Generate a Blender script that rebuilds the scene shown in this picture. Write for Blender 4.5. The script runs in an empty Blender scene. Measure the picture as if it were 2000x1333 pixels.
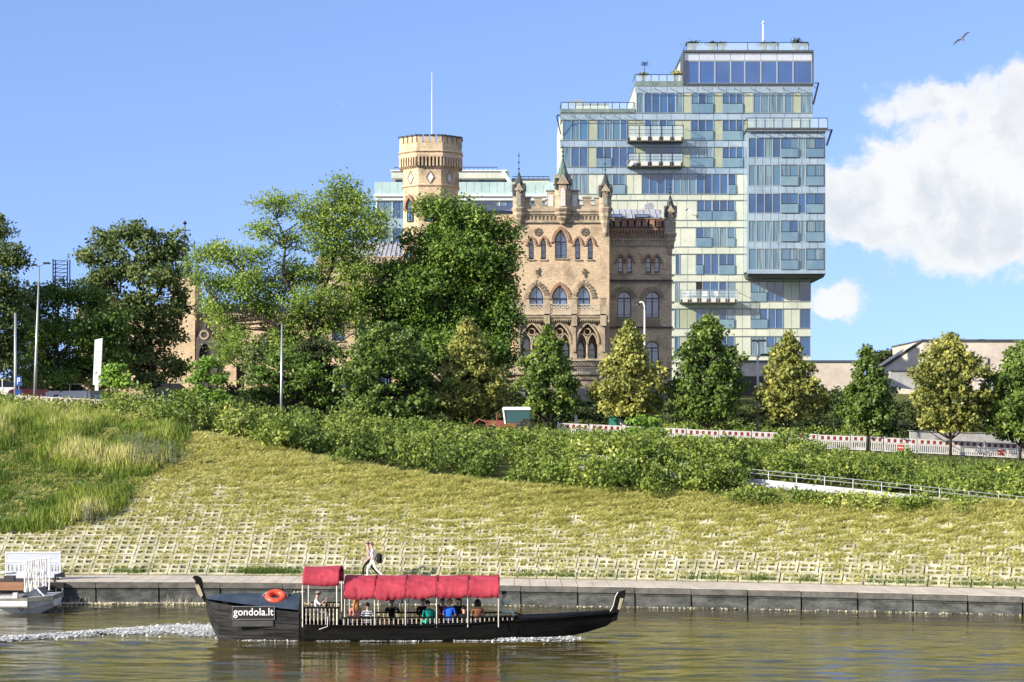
import bpy, bmesh, math, random
import numpy as np
from mathutils import Vector, Matrix, noise
from mathutils.geometry import tessellate_polygon
R = math.radians
SC = bpy.context.scene
COL = SC.collection
F = 4165.0            # focal length in pixels of the 2000 px wide photograph
HZ = 839.0            # pixel row of the horizon
H = 8.0               # camera height above the river

# ---------------------------------------------------------------- camera
cd = bpy.data.cameras.new('camera'); cam = bpy.data.objects.new('camera', cd); COL.objects.link(cam)
cam.location = (0, 0, H); cam.rotation_euler = (R(90), 0, 0)
cd.sensor_width = 36; cd.lens = 36 * F / 2000; cd.shift_y = 0.08625; cd.clip_end = 8000; cd.clip_start = 1
SC.camera = cam
# ---------------------------------------------------------------- light
SUN_EL, SUN_AZ = 22.5, 58.0      # azimuth is measured from straight behind the camera towards the left
SKY_STRENGTH, SUN_STRENGTH, EXPOSURE = 0.15, 5.0, 0.75
tos = Vector((-math.sin(R(SUN_AZ)) * math.cos(R(SUN_EL)), -math.cos(R(SUN_AZ)) * math.cos(R(SUN_EL)), math.sin(R(SUN_EL))))
sl = bpy.data.lights.new('sun', 'SUN'); sl.energy = SUN_STRENGTH; sl.angle = R(0.5); sl.color = (1.0, 0.90, 0.74)
so = bpy.data.objects.new('sun', sl); COL.objects.link(so)
so.rotation_euler = (-tos).to_track_quat('-Z', 'Y').to_euler()
SC.view_settings.view_transform = 'Standard'; SC.view_settings.look = 'None'
SC.view_settings.exposure = EXPOSURE; SC.view_settings.gamma = 1; SC.view_settings.use_curve_mapping = False
SC.cycles.max_bounces = 6; SC.cycles.diffuse_bounces = 2; SC.cycles.transparent_max_bounces = 8
W = bpy.data.worlds.new('World'); SC.world = W; W.use_nodes = True

class NT:
    """small helper for wiring node trees"""
    def __init__(s, tree): s.t = tree; s.n = tree.nodes; s.l = tree.links
    def node(s, ty, **kw):
        n = s.n.new(ty)
        for k, v in kw.items(): setattr(n, k, v)
        return n
    def put(s, sock, v):
        if v is None: return
        if isinstance(v, bpy.types.NodeSocket): s.l.new(v, sock)
        elif isinstance(v, bpy.types.Node): s.l.new(v.outputs[0], sock)
        else:
            if sock.type == 'RGBA' and len(v) == 3: v = (*v, 1)
            sock.default_value = v
    def math(s, op, a, b=None, c=None, clamp=False):
        n = s.node('ShaderNodeMath', operation=op); n.use_clamp = clamp
        s.put(n.inputs[0], a); s.put(n.inputs[1], b)
        if c is not None: s.put(n.inputs[2], c)
        return n.outputs[0]
    def vmath(s, op, a, b=None):
        n = s.node('ShaderNodeVectorMath', operation=op); s.put(n.inputs[0], a); s.put(n.inputs[1], b); return n
    def mix(s, f, a, b, blend='MIX'):
        n = s.node('ShaderNodeMix', data_type='RGBA', blend_type=blend)
        s.put(n.inputs[0], f); s.put(n.inputs[6], a); s.put(n.inputs[7], b); return n.outputs[2]
    def ramp(s, f, lo, hi, smooth=True):
        n = s.node('ShaderNodeMapRange'); n.interpolation_type = 'SMOOTHSTEP' if smooth else 'LINEAR'
        s.put(n.inputs[0], f); n.inputs[1].default_value = lo; n.inputs[2].default_value = hi; return n.outputs[0]
    def noise(s, vec, scale, detail=4, rough=.55, dist=0):
        n = s.node('ShaderNodeTexNoise'); s.put(n.inputs['Vector'], vec)
        n.inputs['Scale'].default_value = scale; n.inputs['Detail'].default_value = detail
        n.inputs['Roughness'].default_value = rough; n.inputs['Distortion'].default_value = dist; return n
    def mapping(s, vec, scale=(1, 1, 1), loc=(0, 0, 0)):
        n = s.node('ShaderNodeMapping'); s.put(n.inputs[0], vec); n.inputs[3].default_value = scale; n.inputs[1].default_value = loc
        return n.outputs[0]

def build_world():
    k = NT(W.node_tree); k.n.clear()
    out = k.node('ShaderNodeOutputWorld'); bg = k.node('ShaderNodeBackground')
    k.l.new(bg.outputs[0], out.inputs[0]); bg.inputs[1].default_value = SKY_STRENGTH
    sky = k.node('ShaderNodeTexSky'); sky.sky_type = 'NISHITA'; sky.sun_disc = False
    sky.sun_elevation = R(SUN_EL); sky.sun_rotation = math.atan2(tos.x, tos.y)
    sky.air_density = 0.95; sky.dust_density = 0.25; sky.ozone_density = 2.2; sky.altitude = 100
    co = k.node('ShaderNodeTexCoord').outputs['Generated']
    sep = k.node('ShaderNodeSeparateXYZ'); k.l.new(co, sep.inputs[0])
    x, y, z = sep.outputs
    ys = k.math('MAXIMUM', y, 0.05)
    u = k.math('DIVIDE', x, ys); v = k.math('DIVIDE', z, ys)
    fwd = k.ramp(y, 0.2, 0.5)
    comb = k.node('ShaderNodeCombineXYZ'); k.l.new(u, comb.inputs[0]); k.l.new(v, comb.inputs[1])
    uv = comb.outputs[0]
    warp = k.noise(uv, 22, 5, .6)
    off = k.vmath('SUBTRACT', warp.outputs['Color'], (0.5, .5, .5)).outputs[0]
    sc_ = k.node('ShaderNodeVectorMath', operation='SCALE'); k.l.new(off, sc_.inputs[0]); sc_.inputs[3].default_value = 0.034
    uvw = k.vmath('ADD', uv, sc_.outputs[0]).outputs[0]
    sw = k.node('ShaderNodeSeparateXYZ'); k.l.new(uvw, sw.inputs[0])
    u2, v2 = sw.outputs[0], sw.outputs[1]
    blobs = [  # px, py, rx, ry, weight
        (1790, 320, 110, 70, 1), (1900, 300, 120, 110, 1.05), (1985, 230, 60, 70, .9), (1700, 400, 110, 75, .95), (1830, 430, 170, 90, 1.1),
        (1960, 420, 110, 110, 1.1), (1640, 420, 70, 60, .8), (1650, 590, 60, 30, .7), (1600, 612, 60, 30, .75), (1670, 622, 50, 24, .6), (1590, 570, 40, 30, .6), (1800, 185, 80, 32, .85), (1850, 205, 50, 24, .5),
        (1745, 222, 45, 24, .6), (1880, 168, 50, 20, .6), (2120, 330, 160, 180, 1.1), (1620, 350, 60, 45, .5), (1975, 170, 40, 25, .5)]
    tot = None
    for px, py, rx, ry, w_ in blobs:
        a = k.math('MULTIPLY', k.math('SUBTRACT', u2, (px - 1000) / F), F / rx)
        b = k.math('MULTIPLY', k.math('SUBTRACT', v2, (HZ - py) / F), F / ry)
        d2 = k.math('ADD', k.math('MULTIPLY', a, a), k.math('MULTIPLY', b, b))
        g = k.math('MULTIPLY', k.math('EXPONENT', k.math('MULTIPLY', d2, -1.0)), w_)
        tot = g if tot is None else k.math('ADD', tot, g)
    fine = k.noise(uvw, 55, 7, .62).outputs[0]
    dens = k.math('ADD', tot, k.math('MULTIPLY', k.math('SUBTRACT', fine, .5), 2.2))
    dens = k.math('MULTIPLY', dens, fwd)
    # scattered fair-weather cumulus over the rest of the sky (reflected by the glass and the river), made denser and brighter to lift the shade
    gv = k.mapping(co, (1, 1, 2.2))
    gn = k.noise(gv, 3.4, 7, .58).outputs[0]
    aside = k.ramp(k.math('ABSOLUTE', k.math('SUBTRACT', x, 0.0)), 0.30, 0.6)
    away = k.math('MAXIMUM', aside, k.math('SUBTRACT', 1.0, k.ramp(y, 0.0, 0.6)))
    gd = k.math('MULTIPLY', k.ramp(gn, .46, .60), away)
    m1 = k.ramp(dens, .38, 1.12)
    m = k.math('MAXIMUM', m1, k.math('MULTIPLY', gd, .9))
    m = k.math('MULTIPLY', m, k.ramp(z, -0.01, 0.02))
    # shading inside the cloud: density seen a little up-left (towards the sun) darkens the base
    sh = k.noise(k.vmath('ADD', uvw, (0.006, -0.009, 0)).outputs[0], 30, 6, .6).outputs[0]
    core = k.ramp(dens, .7, 1.9)
    shade = k.math('MULTIPLY', k.ramp(sh, .38, .66), k.math('ADD', .12, k.math('MULTIPLY', core, .5)), clamp=True)
    s_ = 1.0 / (SKY_STRENGTH * 2 ** EXPOSURE)
    white = tuple(s_ * c for c in (.96, .97, .99)); grey = tuple(s_ * c for c in (.60, .68, .80))
    ccol = k.mix(shade, white, grey)
    # clear, deep air: the sky is read a little higher up than where one looks, which thins the horizon haze
    k.l.new(k.vmath('NORMALIZE', k.vmath('ADD', co, (0, 0, .17)).outputs[0]).outputs[0], sky.inputs[0])
    clear = k.mix(1.0, sky.outputs[0], (.93, .90, 1.08), 'MULTIPLY')
    ccol = k.mix(k.math('MULTIPLY', away, 1.0), ccol, tuple(s_ * c for c in (1.25, 1.2, 1.15)))  # clouds out of view are brightened to add ambient fill in shaded areas
    k.l.new(k.mix(m, clear, ccol), bg.inputs[0])
build_world()

# ---------------------------------------------------------------- materials
MATS = {}
def mat(name, col=(.5, .5, .5), rough=.7, spec=.5, metal=0.0, fn=None, ior=None):
    if name in MATS: return MATS[name]
    m = bpy.data.materials.new(name); m.use_nodes = True
    k = NT(m.node_tree); b = k.n['Principled BSDF']
    b.inputs['Base Color'].default_value = (*col, 1); b.inputs['Roughness'].default_value = rough
    b.inputs['Metallic'].default_value = metal
    b.inputs['Specular IOR Level'].default_value = spec
    if ior: b.inputs['IOR'].default_value = ior
    if fn: fn(k, b)
    MATS[name] = m
    return m
def bump(k, b, h, strength=.4, dist=.02):
    n = k.node('ShaderNodeBump'); n.inputs['Strength'].default_value = strength; n.inputs['Distance'].default_value = dist
    k.put(n.inputs['Height'], h); k.l.new(n.outputs[0], b.inputs['Normal'])
def ocoord(k): return k.node('ShaderNodeNewGeometry').outputs['Position']
def mottled(c1, c2, scale=1.5, bs=.3, scale3=(1, 1, 1), detail=6):
    def fn(k, b):
        p = k.mapping(ocoord(k), scale3)
        n = k.noise(p, scale, detail, .65).outputs[0]
        n2 = k.noise(p, scale * 9, 4, .6).outputs[0]
        f = k.ramp(k.math('ADD', k.math('MULTIPLY', n, .7), k.math('MULTIPLY', n2, .3)), .36, .64)
        k.l.new(k.mix(f, c1, c2), b.inputs['Base Color'])
        if bs: bump(k, b, n2, bs)
    return fn
def brickwork(c1, c2, mortar, dirt, bw=.26, bh=.085):
    def fn(k, b):
        g = k.node('ShaderNodeNewGeometry')
        sp = k.node('ShaderNodeSeparateXYZ'); k.l.new(g.outputs['Position'], sp.inputs[0])
        sn = k.node('ShaderNodeSeparateXYZ'); k.l.new(g.outputs['True Normal'], sn.inputs[0])
        u = k.math('ADD', k.math('MULTIPLY', sp.outputs[0], k.math('MULTIPLY', sn.outputs[1], -1)), k.math('MULTIPLY', sp.outputs[1], sn.outputs[0]))
        cc = k.node('ShaderNodeCombineXYZ'); k.l.new(u, cc.inputs[0]); k.l.new(sp.outputs[2], cc.inputs[1])
        br = k.node('ShaderNodeTexBrick'); k.l.new(cc.outputs[0], br.inputs['Vector'])
        br.inputs['Scale'].default_value = 1; br.inputs['Brick Width'].default_value = bw; br.inputs['Row Height'].default_value = bh
        br.inputs['Mortar Size'].default_value = .012; br.inputs['Mortar Smooth'].default_value = .3
        for i, c in enumerate((c1, c2, mortar)): br.inputs[i + 1].default_value = (*c, 1)
        p = ocoord(k)
        n = k.noise(p, .55, 6, .65).outputs[0]
        nf = k.noise(k.mapping(p, (3, 3, 9)), 1.3, 5, .7).outputs[0]
        c = k.mix(k.ramp(nf, .35, .7), br.outputs[0], tuple(.5 * (a + q) * .62 for a, q in zip(c1, c2)))
        c = k.mix(k.math('MULTIPLY', k.ramp(n, .46, .72), .8), c, dirt)
        k.l.new(c, b.inputs['Base Color']); bump(k, b, k.math('SUBTRACT', nf, br.outputs[1]), .6, .03)
    return fn
def leafy(c1, c2, c3=None, trans=.45):
    """leaf material: every leaf carries its own random 'tint' (its real colour), translucent against the light"""
    def fn(k, b):
        a = k.node('ShaderNodeAttribute', attribute_name='tint')
        f = a.outputs['Fac']
        c = k.mix(k.ramp(f, 0, .8, False), c1, c2)
        if c3: c = k.mix(k.ramp(f, .8, 1.0, False), c, c3)
        k.l.new(c, b.inputs['Base Color'])
        out = k.n['Material Output']
        tr = k.node('ShaderNodeBsdfTranslucent'); k.l.new(c, tr.inputs[0])
        mx = k.node('ShaderNodeMixShader'); mx.inputs[0].default_value = trans
        k.l.new(b.outputs[0], mx.inputs[1]); k.l.new(tr.outputs[0], mx.inputs[2]); k.l.new(mx.outputs[0], out.inputs[0])
    return fn
def M_(name, c, rough=.6, **kw): return mat(name, c, rough, **kw)

brick_y = mat('yellow_brick', rough=.85, spec=.2, fn=brickwork((.79, .61, .40), (.57, .425, .265), (.68, .56, .43), (.22, .175, .125)))
brick_r = mat('red_brick', rough=.85, spec=.2, fn=brickwork((.46, .26, .175), (.34, .19, .125), (.36, .27, .2), (.16, .10, .07)))
stone = mat('carved_stone', rough=.85, spec=.2, fn=mottled((.26, .21, .15), (.48, .40, .29), 1.6, .5))
stone_p = mat('grey_plinth_stone', rough=.85, spec=.2, fn=mottled((.20, .19, .17), (.33, .32, .28), 1.2, .4))
plaster = mat('pale_plaster', (.62, .60, .56), .85, fn=mottled((.50, .48, .44), (.66, .64, .6), 1.8, .1))
zinc = mat('zinc_roof', (.42, .43, .46), .5, metal=.2, fn=mottled((.34, .35, .38), (.48, .49, .52), .8, .05))
darkslate = mat('dark_slate', (.03, .04, .045), .6, fn=mottled((.015, .02, .024), (.07, .09, .09), 2.2, .3))
copper = mat('green_copper', (.08, .13, .11), .55, fn=mottled((.03, .05, .045), (.13, .2, .165), 2.5, .2))
navy = M_('dark_window_frame', (.012, .018, .04), .4)
black = M_('black_gap', (.008, .008, .009), .7)
iron = M_('dark_iron', (.025, .027, .032), .45, metal=.4)
steel = M_('galvanised_steel', (.42, .43, .44), .42, metal=.6)
white_p = M_('white_paint', (.75, .75, .74), .45)
def glassfn(c1, c2, sc=.9):
    def fn(k, b):
        oi = k.node('ShaderNodeObjectInfo'); n = k.noise(k.mapping(ocoord(k), (1, 1, .6)), sc, 4, .6).outputs[0]
        f = k.math('ADD', k.math('MULTIPLY', oi.outputs['Random'], .55), k.math('MULTIPLY', k.ramp(n, .35, .7), .5), clamp=True)
        k.l.new(k.mix(f, c1, c2), b.inputs['Base Color'])
    return fn
def curtainfn(c1, c2, c3):
    def fn(k, b):
        oi = k.node('ShaderNodeObjectInfo')
        p = ocoord(k); n = k.noise(k.mapping(p, (6, 0.2, .15)), 1.6, 4, .65).outputs[0]
        c = k.mix(k.ramp(n, .4, .62), c1, c2)
        k.l.new(k.mix(k.ramp(oi.outputs['Random'], .45, .75), c, c3), b.inputs['Base Color'])
    return fn
g_dark = mat('blue_window_glass', rough=.04, spec=.8, ior=1.62, fn=glassfn((.006, .035, .11), (.025, .11, .27)))
g_pale = mat('curtained_window_glass', rough=.06, spec=.8, ior=1.7, fn=curtainfn((.03, .09, .15), (.18, .28, .32), (.05, .15, .25)))
g_castle = mat('palace_window_glass', rough=.03, spec=.8, ior=1.7, fn=glassfn((.02, .06, .17), (.13, .22, .38), 1.2))
g_teal = mat('frosted_balustrade_glass', rough=.15, spec=.7, ior=1.6, fn=mottled((.32, .45, .43), (.42, .55, .53), .7, 0))
g_dkteal = mat('tinted_balcony_glass', rough=.08, spec=.8, ior=1.7, fn=glassfn((.06, .15, .24), (.15, .26, .31)))
pan_green = mat('sage_wall_panel', rough=.35, fn=mottled((.29, .33, .23), (.37, .40, .30), .25, 0))
pan_cream = mat('cream_wall_panel', rough=.4, fn=mottled((.44, .48, .40), (.58, .60, .50), .35, 0))
pan_blue = mat('pale_blue_spandrel_glass', rough=.12, spec=.7, ior=1.6, fn=mottled((.20, .29, .38), (.31, .40, .48), .5, 0))
dkgrey = mat('dark_grey_metal', (.06, .07, .075), .5)
concrete = mat('weathered_concrete', rough=.9, spec=.2, fn=mottled((.46, .40, .34), (.62, .56, .48), .35, .3))
concrete_g = mat('grey_concrete', rough=.9, spec=.2, fn=mottled((.28, .28, .28), (.42, .42, .41), .8, .3))
quay_m = mat('stained_quay_concrete', rough=.85, spec=.25, fn=mottled((.035, .04, .038), (.125, .13, .125), 1.1, .6, (1, 1, 2.2)))
cope_m = mat('pale_coping_concrete', rough=.85, spec=.2, fn=mottled((.075, .075, .07), (.15, .145, .13), 2.0, .4))
prom_m = mat('promenade_paving', rough=.9, spec=.2, fn=mottled((.46, .41, .33), (.60, .54, .45), 1.4, .3, (1, .25, 1)))
paver_m = mat('grass_paver_concrete', rough=.9, spec=.2, fn=mottled((.27, .26, .16), (.60, .57, .44), 1.1, .5))
asphalt = mat('road_asphalt', rough=.9, spec=.2, fn=mottled((.05, .05, .05), (.085, .083, .08), .8, .3))
pale_pave = mat('pale_plaza_paving', rough=.9, spec=.2, fn=mottled((.50, .47, .42), (.62, .59, .53), .6, .1))

# ---------------------------------------------------------------- mesh helpers
def tag(o, label=None, cat=None, group=None, kind=None):
    if label: o['label'] = label
    if cat: o['category'] = cat
    if group: o['group'] = group
    if kind: o['kind'] = kind
    return o
def empty(name, loc=(0, 0, 0), rz=0, **kw):
    o = bpy.data.objects.new(name, None); COL.objects.link(o); o.location = loc; o.rotation_euler = (0, 0, rz); o.empty_display_size = .3
    return tag(o, **kw)
def link(name, me, m=None, parent=None, loc=(0, 0, 0), rot=None, **kw):
    o = bpy.data.objects.new(name, me); COL.objects.link(o)
    if m is not None and not me.materials: me.materials.append(m)
    o.parent = parent; o.location = loc
    if rot: o.rotation_euler = rot
    return tag(o, **kw)
class MB:
    def __init__(s): s.v = []; s.f = []; s.mi = []; s.cur = 0
    def add(s, vs, fs):
        n = len(s.v); s.v += [tuple(p) for p in vs]; s.f += [tuple(i + n for i in q) for q in fs]; s.mi += [s.cur] * len(fs)
        return s
    def box(s, x0, x1, y0, y1, z0, z1):
        v = [(x0, y0, z0), (x1, y0, z0), (x1, y1, z0), (x0, y1, z0), (x0, y0, z1), (x1, y0, z1), (x1, y1, z1), (x0, y1, z1)]
        return s.add(v, [(0, 3, 2, 1), (4, 5, 6, 7), (0, 1, 5, 4), (1, 2, 6, 5), (2, 3, 7, 6), (3, 0, 4, 7)])
    def obox(s, c, rz, sx, sy, sz):
        """box centred at c in x and y, standing on c.z, turned by rz"""
        ca, sa = math.cos(rz), math.sin(rz); v = []
        for z in (0, sz):
            for x, y in ((-1, -1), (1, -1), (1, 1), (-1, 1)):
                a, b_ = x * sx / 2, y * sy / 2
                v.append((c[0] + a * ca - b_ * sa, c[1] + a * sa + b_ * ca, c[2] + z))
        return s.add(v, [(0, 3, 2, 1), (4, 5, 6, 7), (0, 1, 5, 4), (1, 2, 6, 5), (2, 3, 7, 6), (3, 0, 4, 7)])
    def prism(s, pts, y0, y1):
        """outline of (x, z) points, counter-clockwise seen from -Y, extruded from y0 (front) to y1"""
        n = len(pts)
        v = [(x, y0, z) for x, z in pts] + [(x, y1, z) for x, z in pts]
        fs = [(i, (i + 1) % n, (i + 1) % n + n, i + n) for i in range(n)]
        fs = [q[::-1] for q in fs]
        tr = tessellate_polygon([[Vector((x, z, 0)) for x, z in pts]])
        for a, b_, c in tr:
            A, B, C_ = pts[a], pts[b_], pts[c]
            if (B[0] - A[0]) * (C_[1] - A[1]) - (B[1] - A[1]) * (C_[0] - A[0]) < 0: b_, c = c, b_
            fs.append((a, b_, c)); fs.append((a + n, c + n, b_ + n))
        return s.add(v, fs)
    def tube(s, pts, rad, n=6, cap=True):
        pts = [Vector(p) for p in pts]
        if not isinstance(rad, (list, tuple)): rad = [rad] * len(pts)
        vs = []; prev = None
        for i, p in enumerate(pts):
            d = (pts[min(i + 1, len(pts) - 1)] - pts[max(i - 1, 0)]).normalized()
            if prev is None:
                a = Vector((0, 0, 1)) if abs(d.z) < .9 else Vector((1, 0, 0)); prev = d.cross(a).normalized()
            t = prev - d * prev.dot(d)
            if t.length < 1e-5: t = d.orthogonal()
            t.normalize(); prev = t; b_ = d.cross(t)
            for j in range(n):
                a = 2 * math.pi * j / n
                vs.append(p + (t * math.cos(a) + b_ * math.sin(a)) * rad[i])
        fs = []
        for i in range(len(pts) - 1):
            for j in range(n): fs.append((i * n + j, i * n + (j + 1) % n, (i + 1) * n + (j + 1) % n, (i + 1) * n + j))
        if cap: fs.append(tuple(range(n))[::-1]); fs.append(tuple((len(pts) - 1) * n + j for j in range(n)))
        return s.add(vs, fs)
    def lathe(s, c, prof, n=10, ph=0):
        vs = []; fs = []
        for r, z in prof:
            for j in range(n):
                a = 2 * math.pi * j / n + ph; vs.append((c[0] + r * math.cos(a), c[1] + r * math.sin(a), c[2] + z))
        for i in range(len(prof) - 1):
            for j in range(n): fs.append((i * n + j, i * n + (j + 1) % n, (i + 1) * n + (j + 1) % n, (i + 1) * n + j))
        fs.append(tuple(range(n))[::-1]); fs.append(tuple((len(prof) - 1) * n + j for j in range(n)))
        return s.add(vs, fs)
    def mesh(s, name, mats, smooth=False):
        me = bpy.data.meshes.new(name); me.from_pydata(s.v, [], s.f)
        for m in (mats if isinstance(mats, (list, tuple)) else [mats]): me.materials.append(m)
        if any(s.mi): me.polygons.foreach_set('material_index', s.mi)
        if smooth: me.polygons.foreach_set('use_smooth', [True] * len(s.f))
        me.update(); return me
    def build(s, name, mats, parent=None, loc=(0, 0, 0), rot=None, smooth=False, **kw):
        return link(name, s.mesh(name, mats, smooth), None, parent, loc, rot, **kw)
def fastmesh(name, V, k, m, tint=None, smooth=False):
    """mesh from an (N,k,3) array of separate k-gons"""
    N = len(V); me = bpy.data.meshes.new(name)
    me.vertices.add(N * k); me.vertices.foreach_set('co', np.ascontiguousarray(V, dtype=np.float32).ravel())
    me.loops.add(N * k); me.loops.foreach_set('vertex_index', np.arange(N * k, dtype=np.int32))
    me.polygons.add(N); me.polygons.foreach_set('loop_start', np.arange(0, N * k, k, dtype=np.int32))
    me.update(calc_edges=True)
    if tint is not None:
        a = me.attributes.new('tint', 'FLOAT', 'FACE'); a.data.foreach_set('value', np.asarray(tint, dtype=np.float32))
    me.materials.append(m); me.validate(); return me
def gridmesh(name, P, m, smooth=True):
    """mesh from an (ny,nx,3) array"""
    ny, nx = P.shape[:2]; me = bpy.data.meshes.new(name)
    i = np.arange((ny - 1) * (nx - 1)); r = i // (nx - 1); c = i % (nx - 1)
    a = r * nx + c; Q = np.stack([a, a + 1, a + nx + 1, a + nx], 1).astype(np.int32)
    me.vertices.add(ny * nx); me.vertices.foreach_set('co', P.astype(np.float32).ravel())
    me.loops.add(Q.size); me.loops.foreach_set('vertex_index', Q.ravel())
    me.polygons.add(len(Q)); me.polygons.foreach_set('loop_start', np.arange(0, Q.size, 4, dtype=np.int32))
    me.update(calc_edges=True); me.polygons.foreach_set('use_smooth', np.full(len(Q), smooth)); me.materials.append(m); return me
def unit(a): return a / np.maximum(np.linalg.norm(a, axis=-1, keepdims=True), 1e-9)
def leaf_quads(C, size, N, rng, w=.62):
    t = unit(np.cross(N, rng.normal(size=C.shape))); b = np.cross(N, t); s = size[:, None]
    f = N * s * .12
    return np.stack([C - t * s * .5, C + b * s * w * .5 + f, C + t * s * .5, C - b * s * w * .5 + f], 1)
def blade_tris(C, h, wd, lean, rng):
    a = rng.uniform(0, 2 * math.pi, len(C)); b = np.stack([np.cos(a), np.sin(a), 0 * a], 1) * wd[:, None]
    la = rng.uniform(0, 2 * math.pi, len(C)); tip = np.stack([np.cos(la) * lean, np.sin(la) * lean, np.sqrt(np.clip(1 - lean ** 2, .05, 1))], 1) * h[:, None]
    return np.stack([C - b, C + b, C + tip], 1)
class Pl:
    """a vertical plane at distance d: converts photograph pixels into metres there"""
    def __init__(s, d): s.d = d; s.k = d / F
    def x(s, px): return (px - 1000) * s.k
    def z(s, py): return H + (HZ - py) * s.k
    def m(s, n): return n * s.k

# ---------------------------------------------------------------- terrain
_q = np.polyfit([-23.5, -14.5, 5.5, 22], [98.0, 97.7, 95.7, 91.5], 2)
def quay(X):
    X = np.asarray(X, float); Xc = np.clip(X, -32, 30); y = np.polyval(_q, Xc)
    return y + np.where(X > 30, (X - 30) * -.34, 0) * (X < 120) + np.where(X >= 120, -30.6, 0)
def qtop(X): return np.interp(X, [-30, -14.5, 5.5, 22, 40], [1.02, 1.01, .935, .84, .8])
def slope_top(X): return np.interp(X, [-60, -26.4, -16.4, -5.3, 5.2, 11.4, 26, 45, 130], [118, 116.2, 115.4, 110.6, 107.4, 105.8, 101.8, 96, 70])
RX, RY, RZ = [-40, 0, 4, 11.25, 17.9, 25, 36, 130], [118, 113.2, 112, 109, 106.5, 104, 100, 74], [9, 6.5, 6.2, 5.59, 4.96, 4.23, 3.3, 3.0]
def ramp_y(X): return np.interp(X, RX, RY)
def ramp_z(X): return np.interp(X, RX, RZ)
def fence_y(X): return np.interp(X, [-60, -34, 33, 60], [143, 141, 133, 129])
def fence_z(X): return np.interp(X, [-60, -33, -27, 3.3, 13, 22.7, 32, 60], [9.5, 9.22, 8.9, 7.35, 6.9, 6.5, 6.05, 5.3])
def ground(X, Y):
    X = np.asarray(X, float); Y = np.asarray(Y, float); X, Y = np.broadcast_arrays(X, Y)
    q = quay(X); zt = qtop(X); B = q + 4.2; T = slope_top(X); zs = zt + .5 * (T - B)
    Fy = fence_y(X); Fz = fence_z(X)
    on = np.clip((X - 2) / 2, 0, 1)
    ry = ramp_y(X); rz = ramp_z(X)
    ry = np.where(on > 0, ry, T + .3 * (Fy - T)); lin = lambda yy: zs + (Fz - zs) * (yy - T) / (Fy - T)
    z3 = on * (rz - .38) + (1 - on) * lin(ry); z4 = on * (rz - .1) + (1 - on) * lin(ry + .3); z5 = on * (rz - .1) + (1 - on) * lin(ry + 2.3)
    za = np.interp(X, [-50, -10, 12, 60], [10.6, 10.2, 9.9, 9.9]); zc = np.interp(X, [-50, 60], [11.3, 11.9])
    ks = [(q + .4, zt - .06), (B, zt), (T, zs), (ry, z3), (ry + .3, z4), (ry + 2.3, z5), (Fy, Fz), (Fy + 13, Fz + .15), (174 + 0 * X, za), (200 + 0 * X, zc),
          (260 + 0 * X, 13 + 0 * X), (3500 + 0 * X, 13 + 0 * X)]
    z = np.array(ks[0][1], float)
    for (y0, z0), (y1, z1) in zip(ks, ks[1:]):
        t = np.clip((Y - y0) / (y1 - y0), 0, 1); z = np.where(Y >= y0, z0 + (z1 - z0) * t, z)
    return z
def gz(x, y): return float(ground(x, y))
def onpx(px, d): return (px - 1000) * d / F
def hit(px, py, y0=95):
    """where the sight line through a pixel meets the ground"""
    d = np.linspace(y0, 240, 6000); X = (px - 1000) * d / F; Z = H + (HZ - py) * d / F
    g = ground(X, d); i = np.argmax((Z - g) < 0); return float(X[i]), float(d[i]), float(g[i])
# ================================================================ THE SETTING
rng = np.random.default_rng(7)
def spaced(parts): return np.concatenate([np.arange(a, b, s) for a, b, s in parts])
# ground
gx = spaced([(-3000, -400, 260), (-400, -80, 20), (-80, -36, 2), (-36, 36, .5), (36, 90, 2), (90, 420, 20), (420, 3001, 260)])
rows = []
tt = np.concatenate([np.linspace(0, 1, 5)])
q_ = quay(gx); B_ = q_ + 4.2; T_ = slope_top(gx); Fy_ = fence_y(gx)
def yrow(f): return f
ry_ = np.where(gx > 2, ramp_y(gx), T_ + .3 * (Fy_ - T_))
keys = [q_ + .4, B_, T_, ry_, ry_ + .3, ry_ + 2.3, Fy_, Fy_ + 13]; seg = [2, 26, 8, 1, 2, 16, 6]
for (a, b), n in zip(zip(keys, keys[1:]), seg):
    for i in range(n): rows.append(a + (b - a) * i / n)
for yy in list(np.linspace(0, 1, 14)): rows.append((Fy_ + 13) + (200 - Fy_ - 13) * yy)
for yy in (230, 260, 400, 900, 2000, 3400): rows.append(0 * gx + yy)
YY = np.stack(rows); XX = np.broadcast_to(gx, YY.shape)
ZZ = ground(XX, YY)
bumpz = np.array([[noise.fractal((x * .35, y * .35, 0), 1, 2, 4) if abs(x) < 60 and 95 < y < 210 else 0 for x, y in zip(a, b)] for a, b in zip(XX, YY)])
inslope = (YY > B_ + .3) & (YY < T_ - .3)
ZZ = ZZ + bumpz * np.where(inslope, .03, np.where((YY > T_ + .3) & (YY < Fy_ - 1) | (YY > Fy_ + 15), .18, 0)) * (np.abs(XX) < 60)
def groundfn(k, b):
    p = ocoord(k)
    n = k.noise(k.mapping(p, (1, 1, 2)), .9, 7, .65).outputs[0]; n2 = k.noise(k.mapping(p, (1, .5, 1)), 9, 5, .7).outputs[0]
    n3 = k.noise(p, .09, 3, .5).outputs[0]
    c = k.mix(k.ramp(n2, .35, .65), (.07, .08, .022), (.27, .26, .08))
    c = k.mix(k.ramp(n, .42, .62), c, (.05, .075, .02))
    c = k.mix(k.math('MULTIPLY', k.ramp(n3, .45, .6), .5), c, (.13, .14, .04))
    k.l.new(c, b.inputs['Base Color']); bump(k, b, n2, .9, .08)
gm = mat('dry_mown_grass_ground', rough=.95, spec=.1, fn=groundfn)
ground_ob = link('ground', gridmesh('ground', np.stack([XX, YY, ZZ], -1), gm), kind='structure', label='grassy river bank rising from the quay up to the street and buildings')
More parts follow.
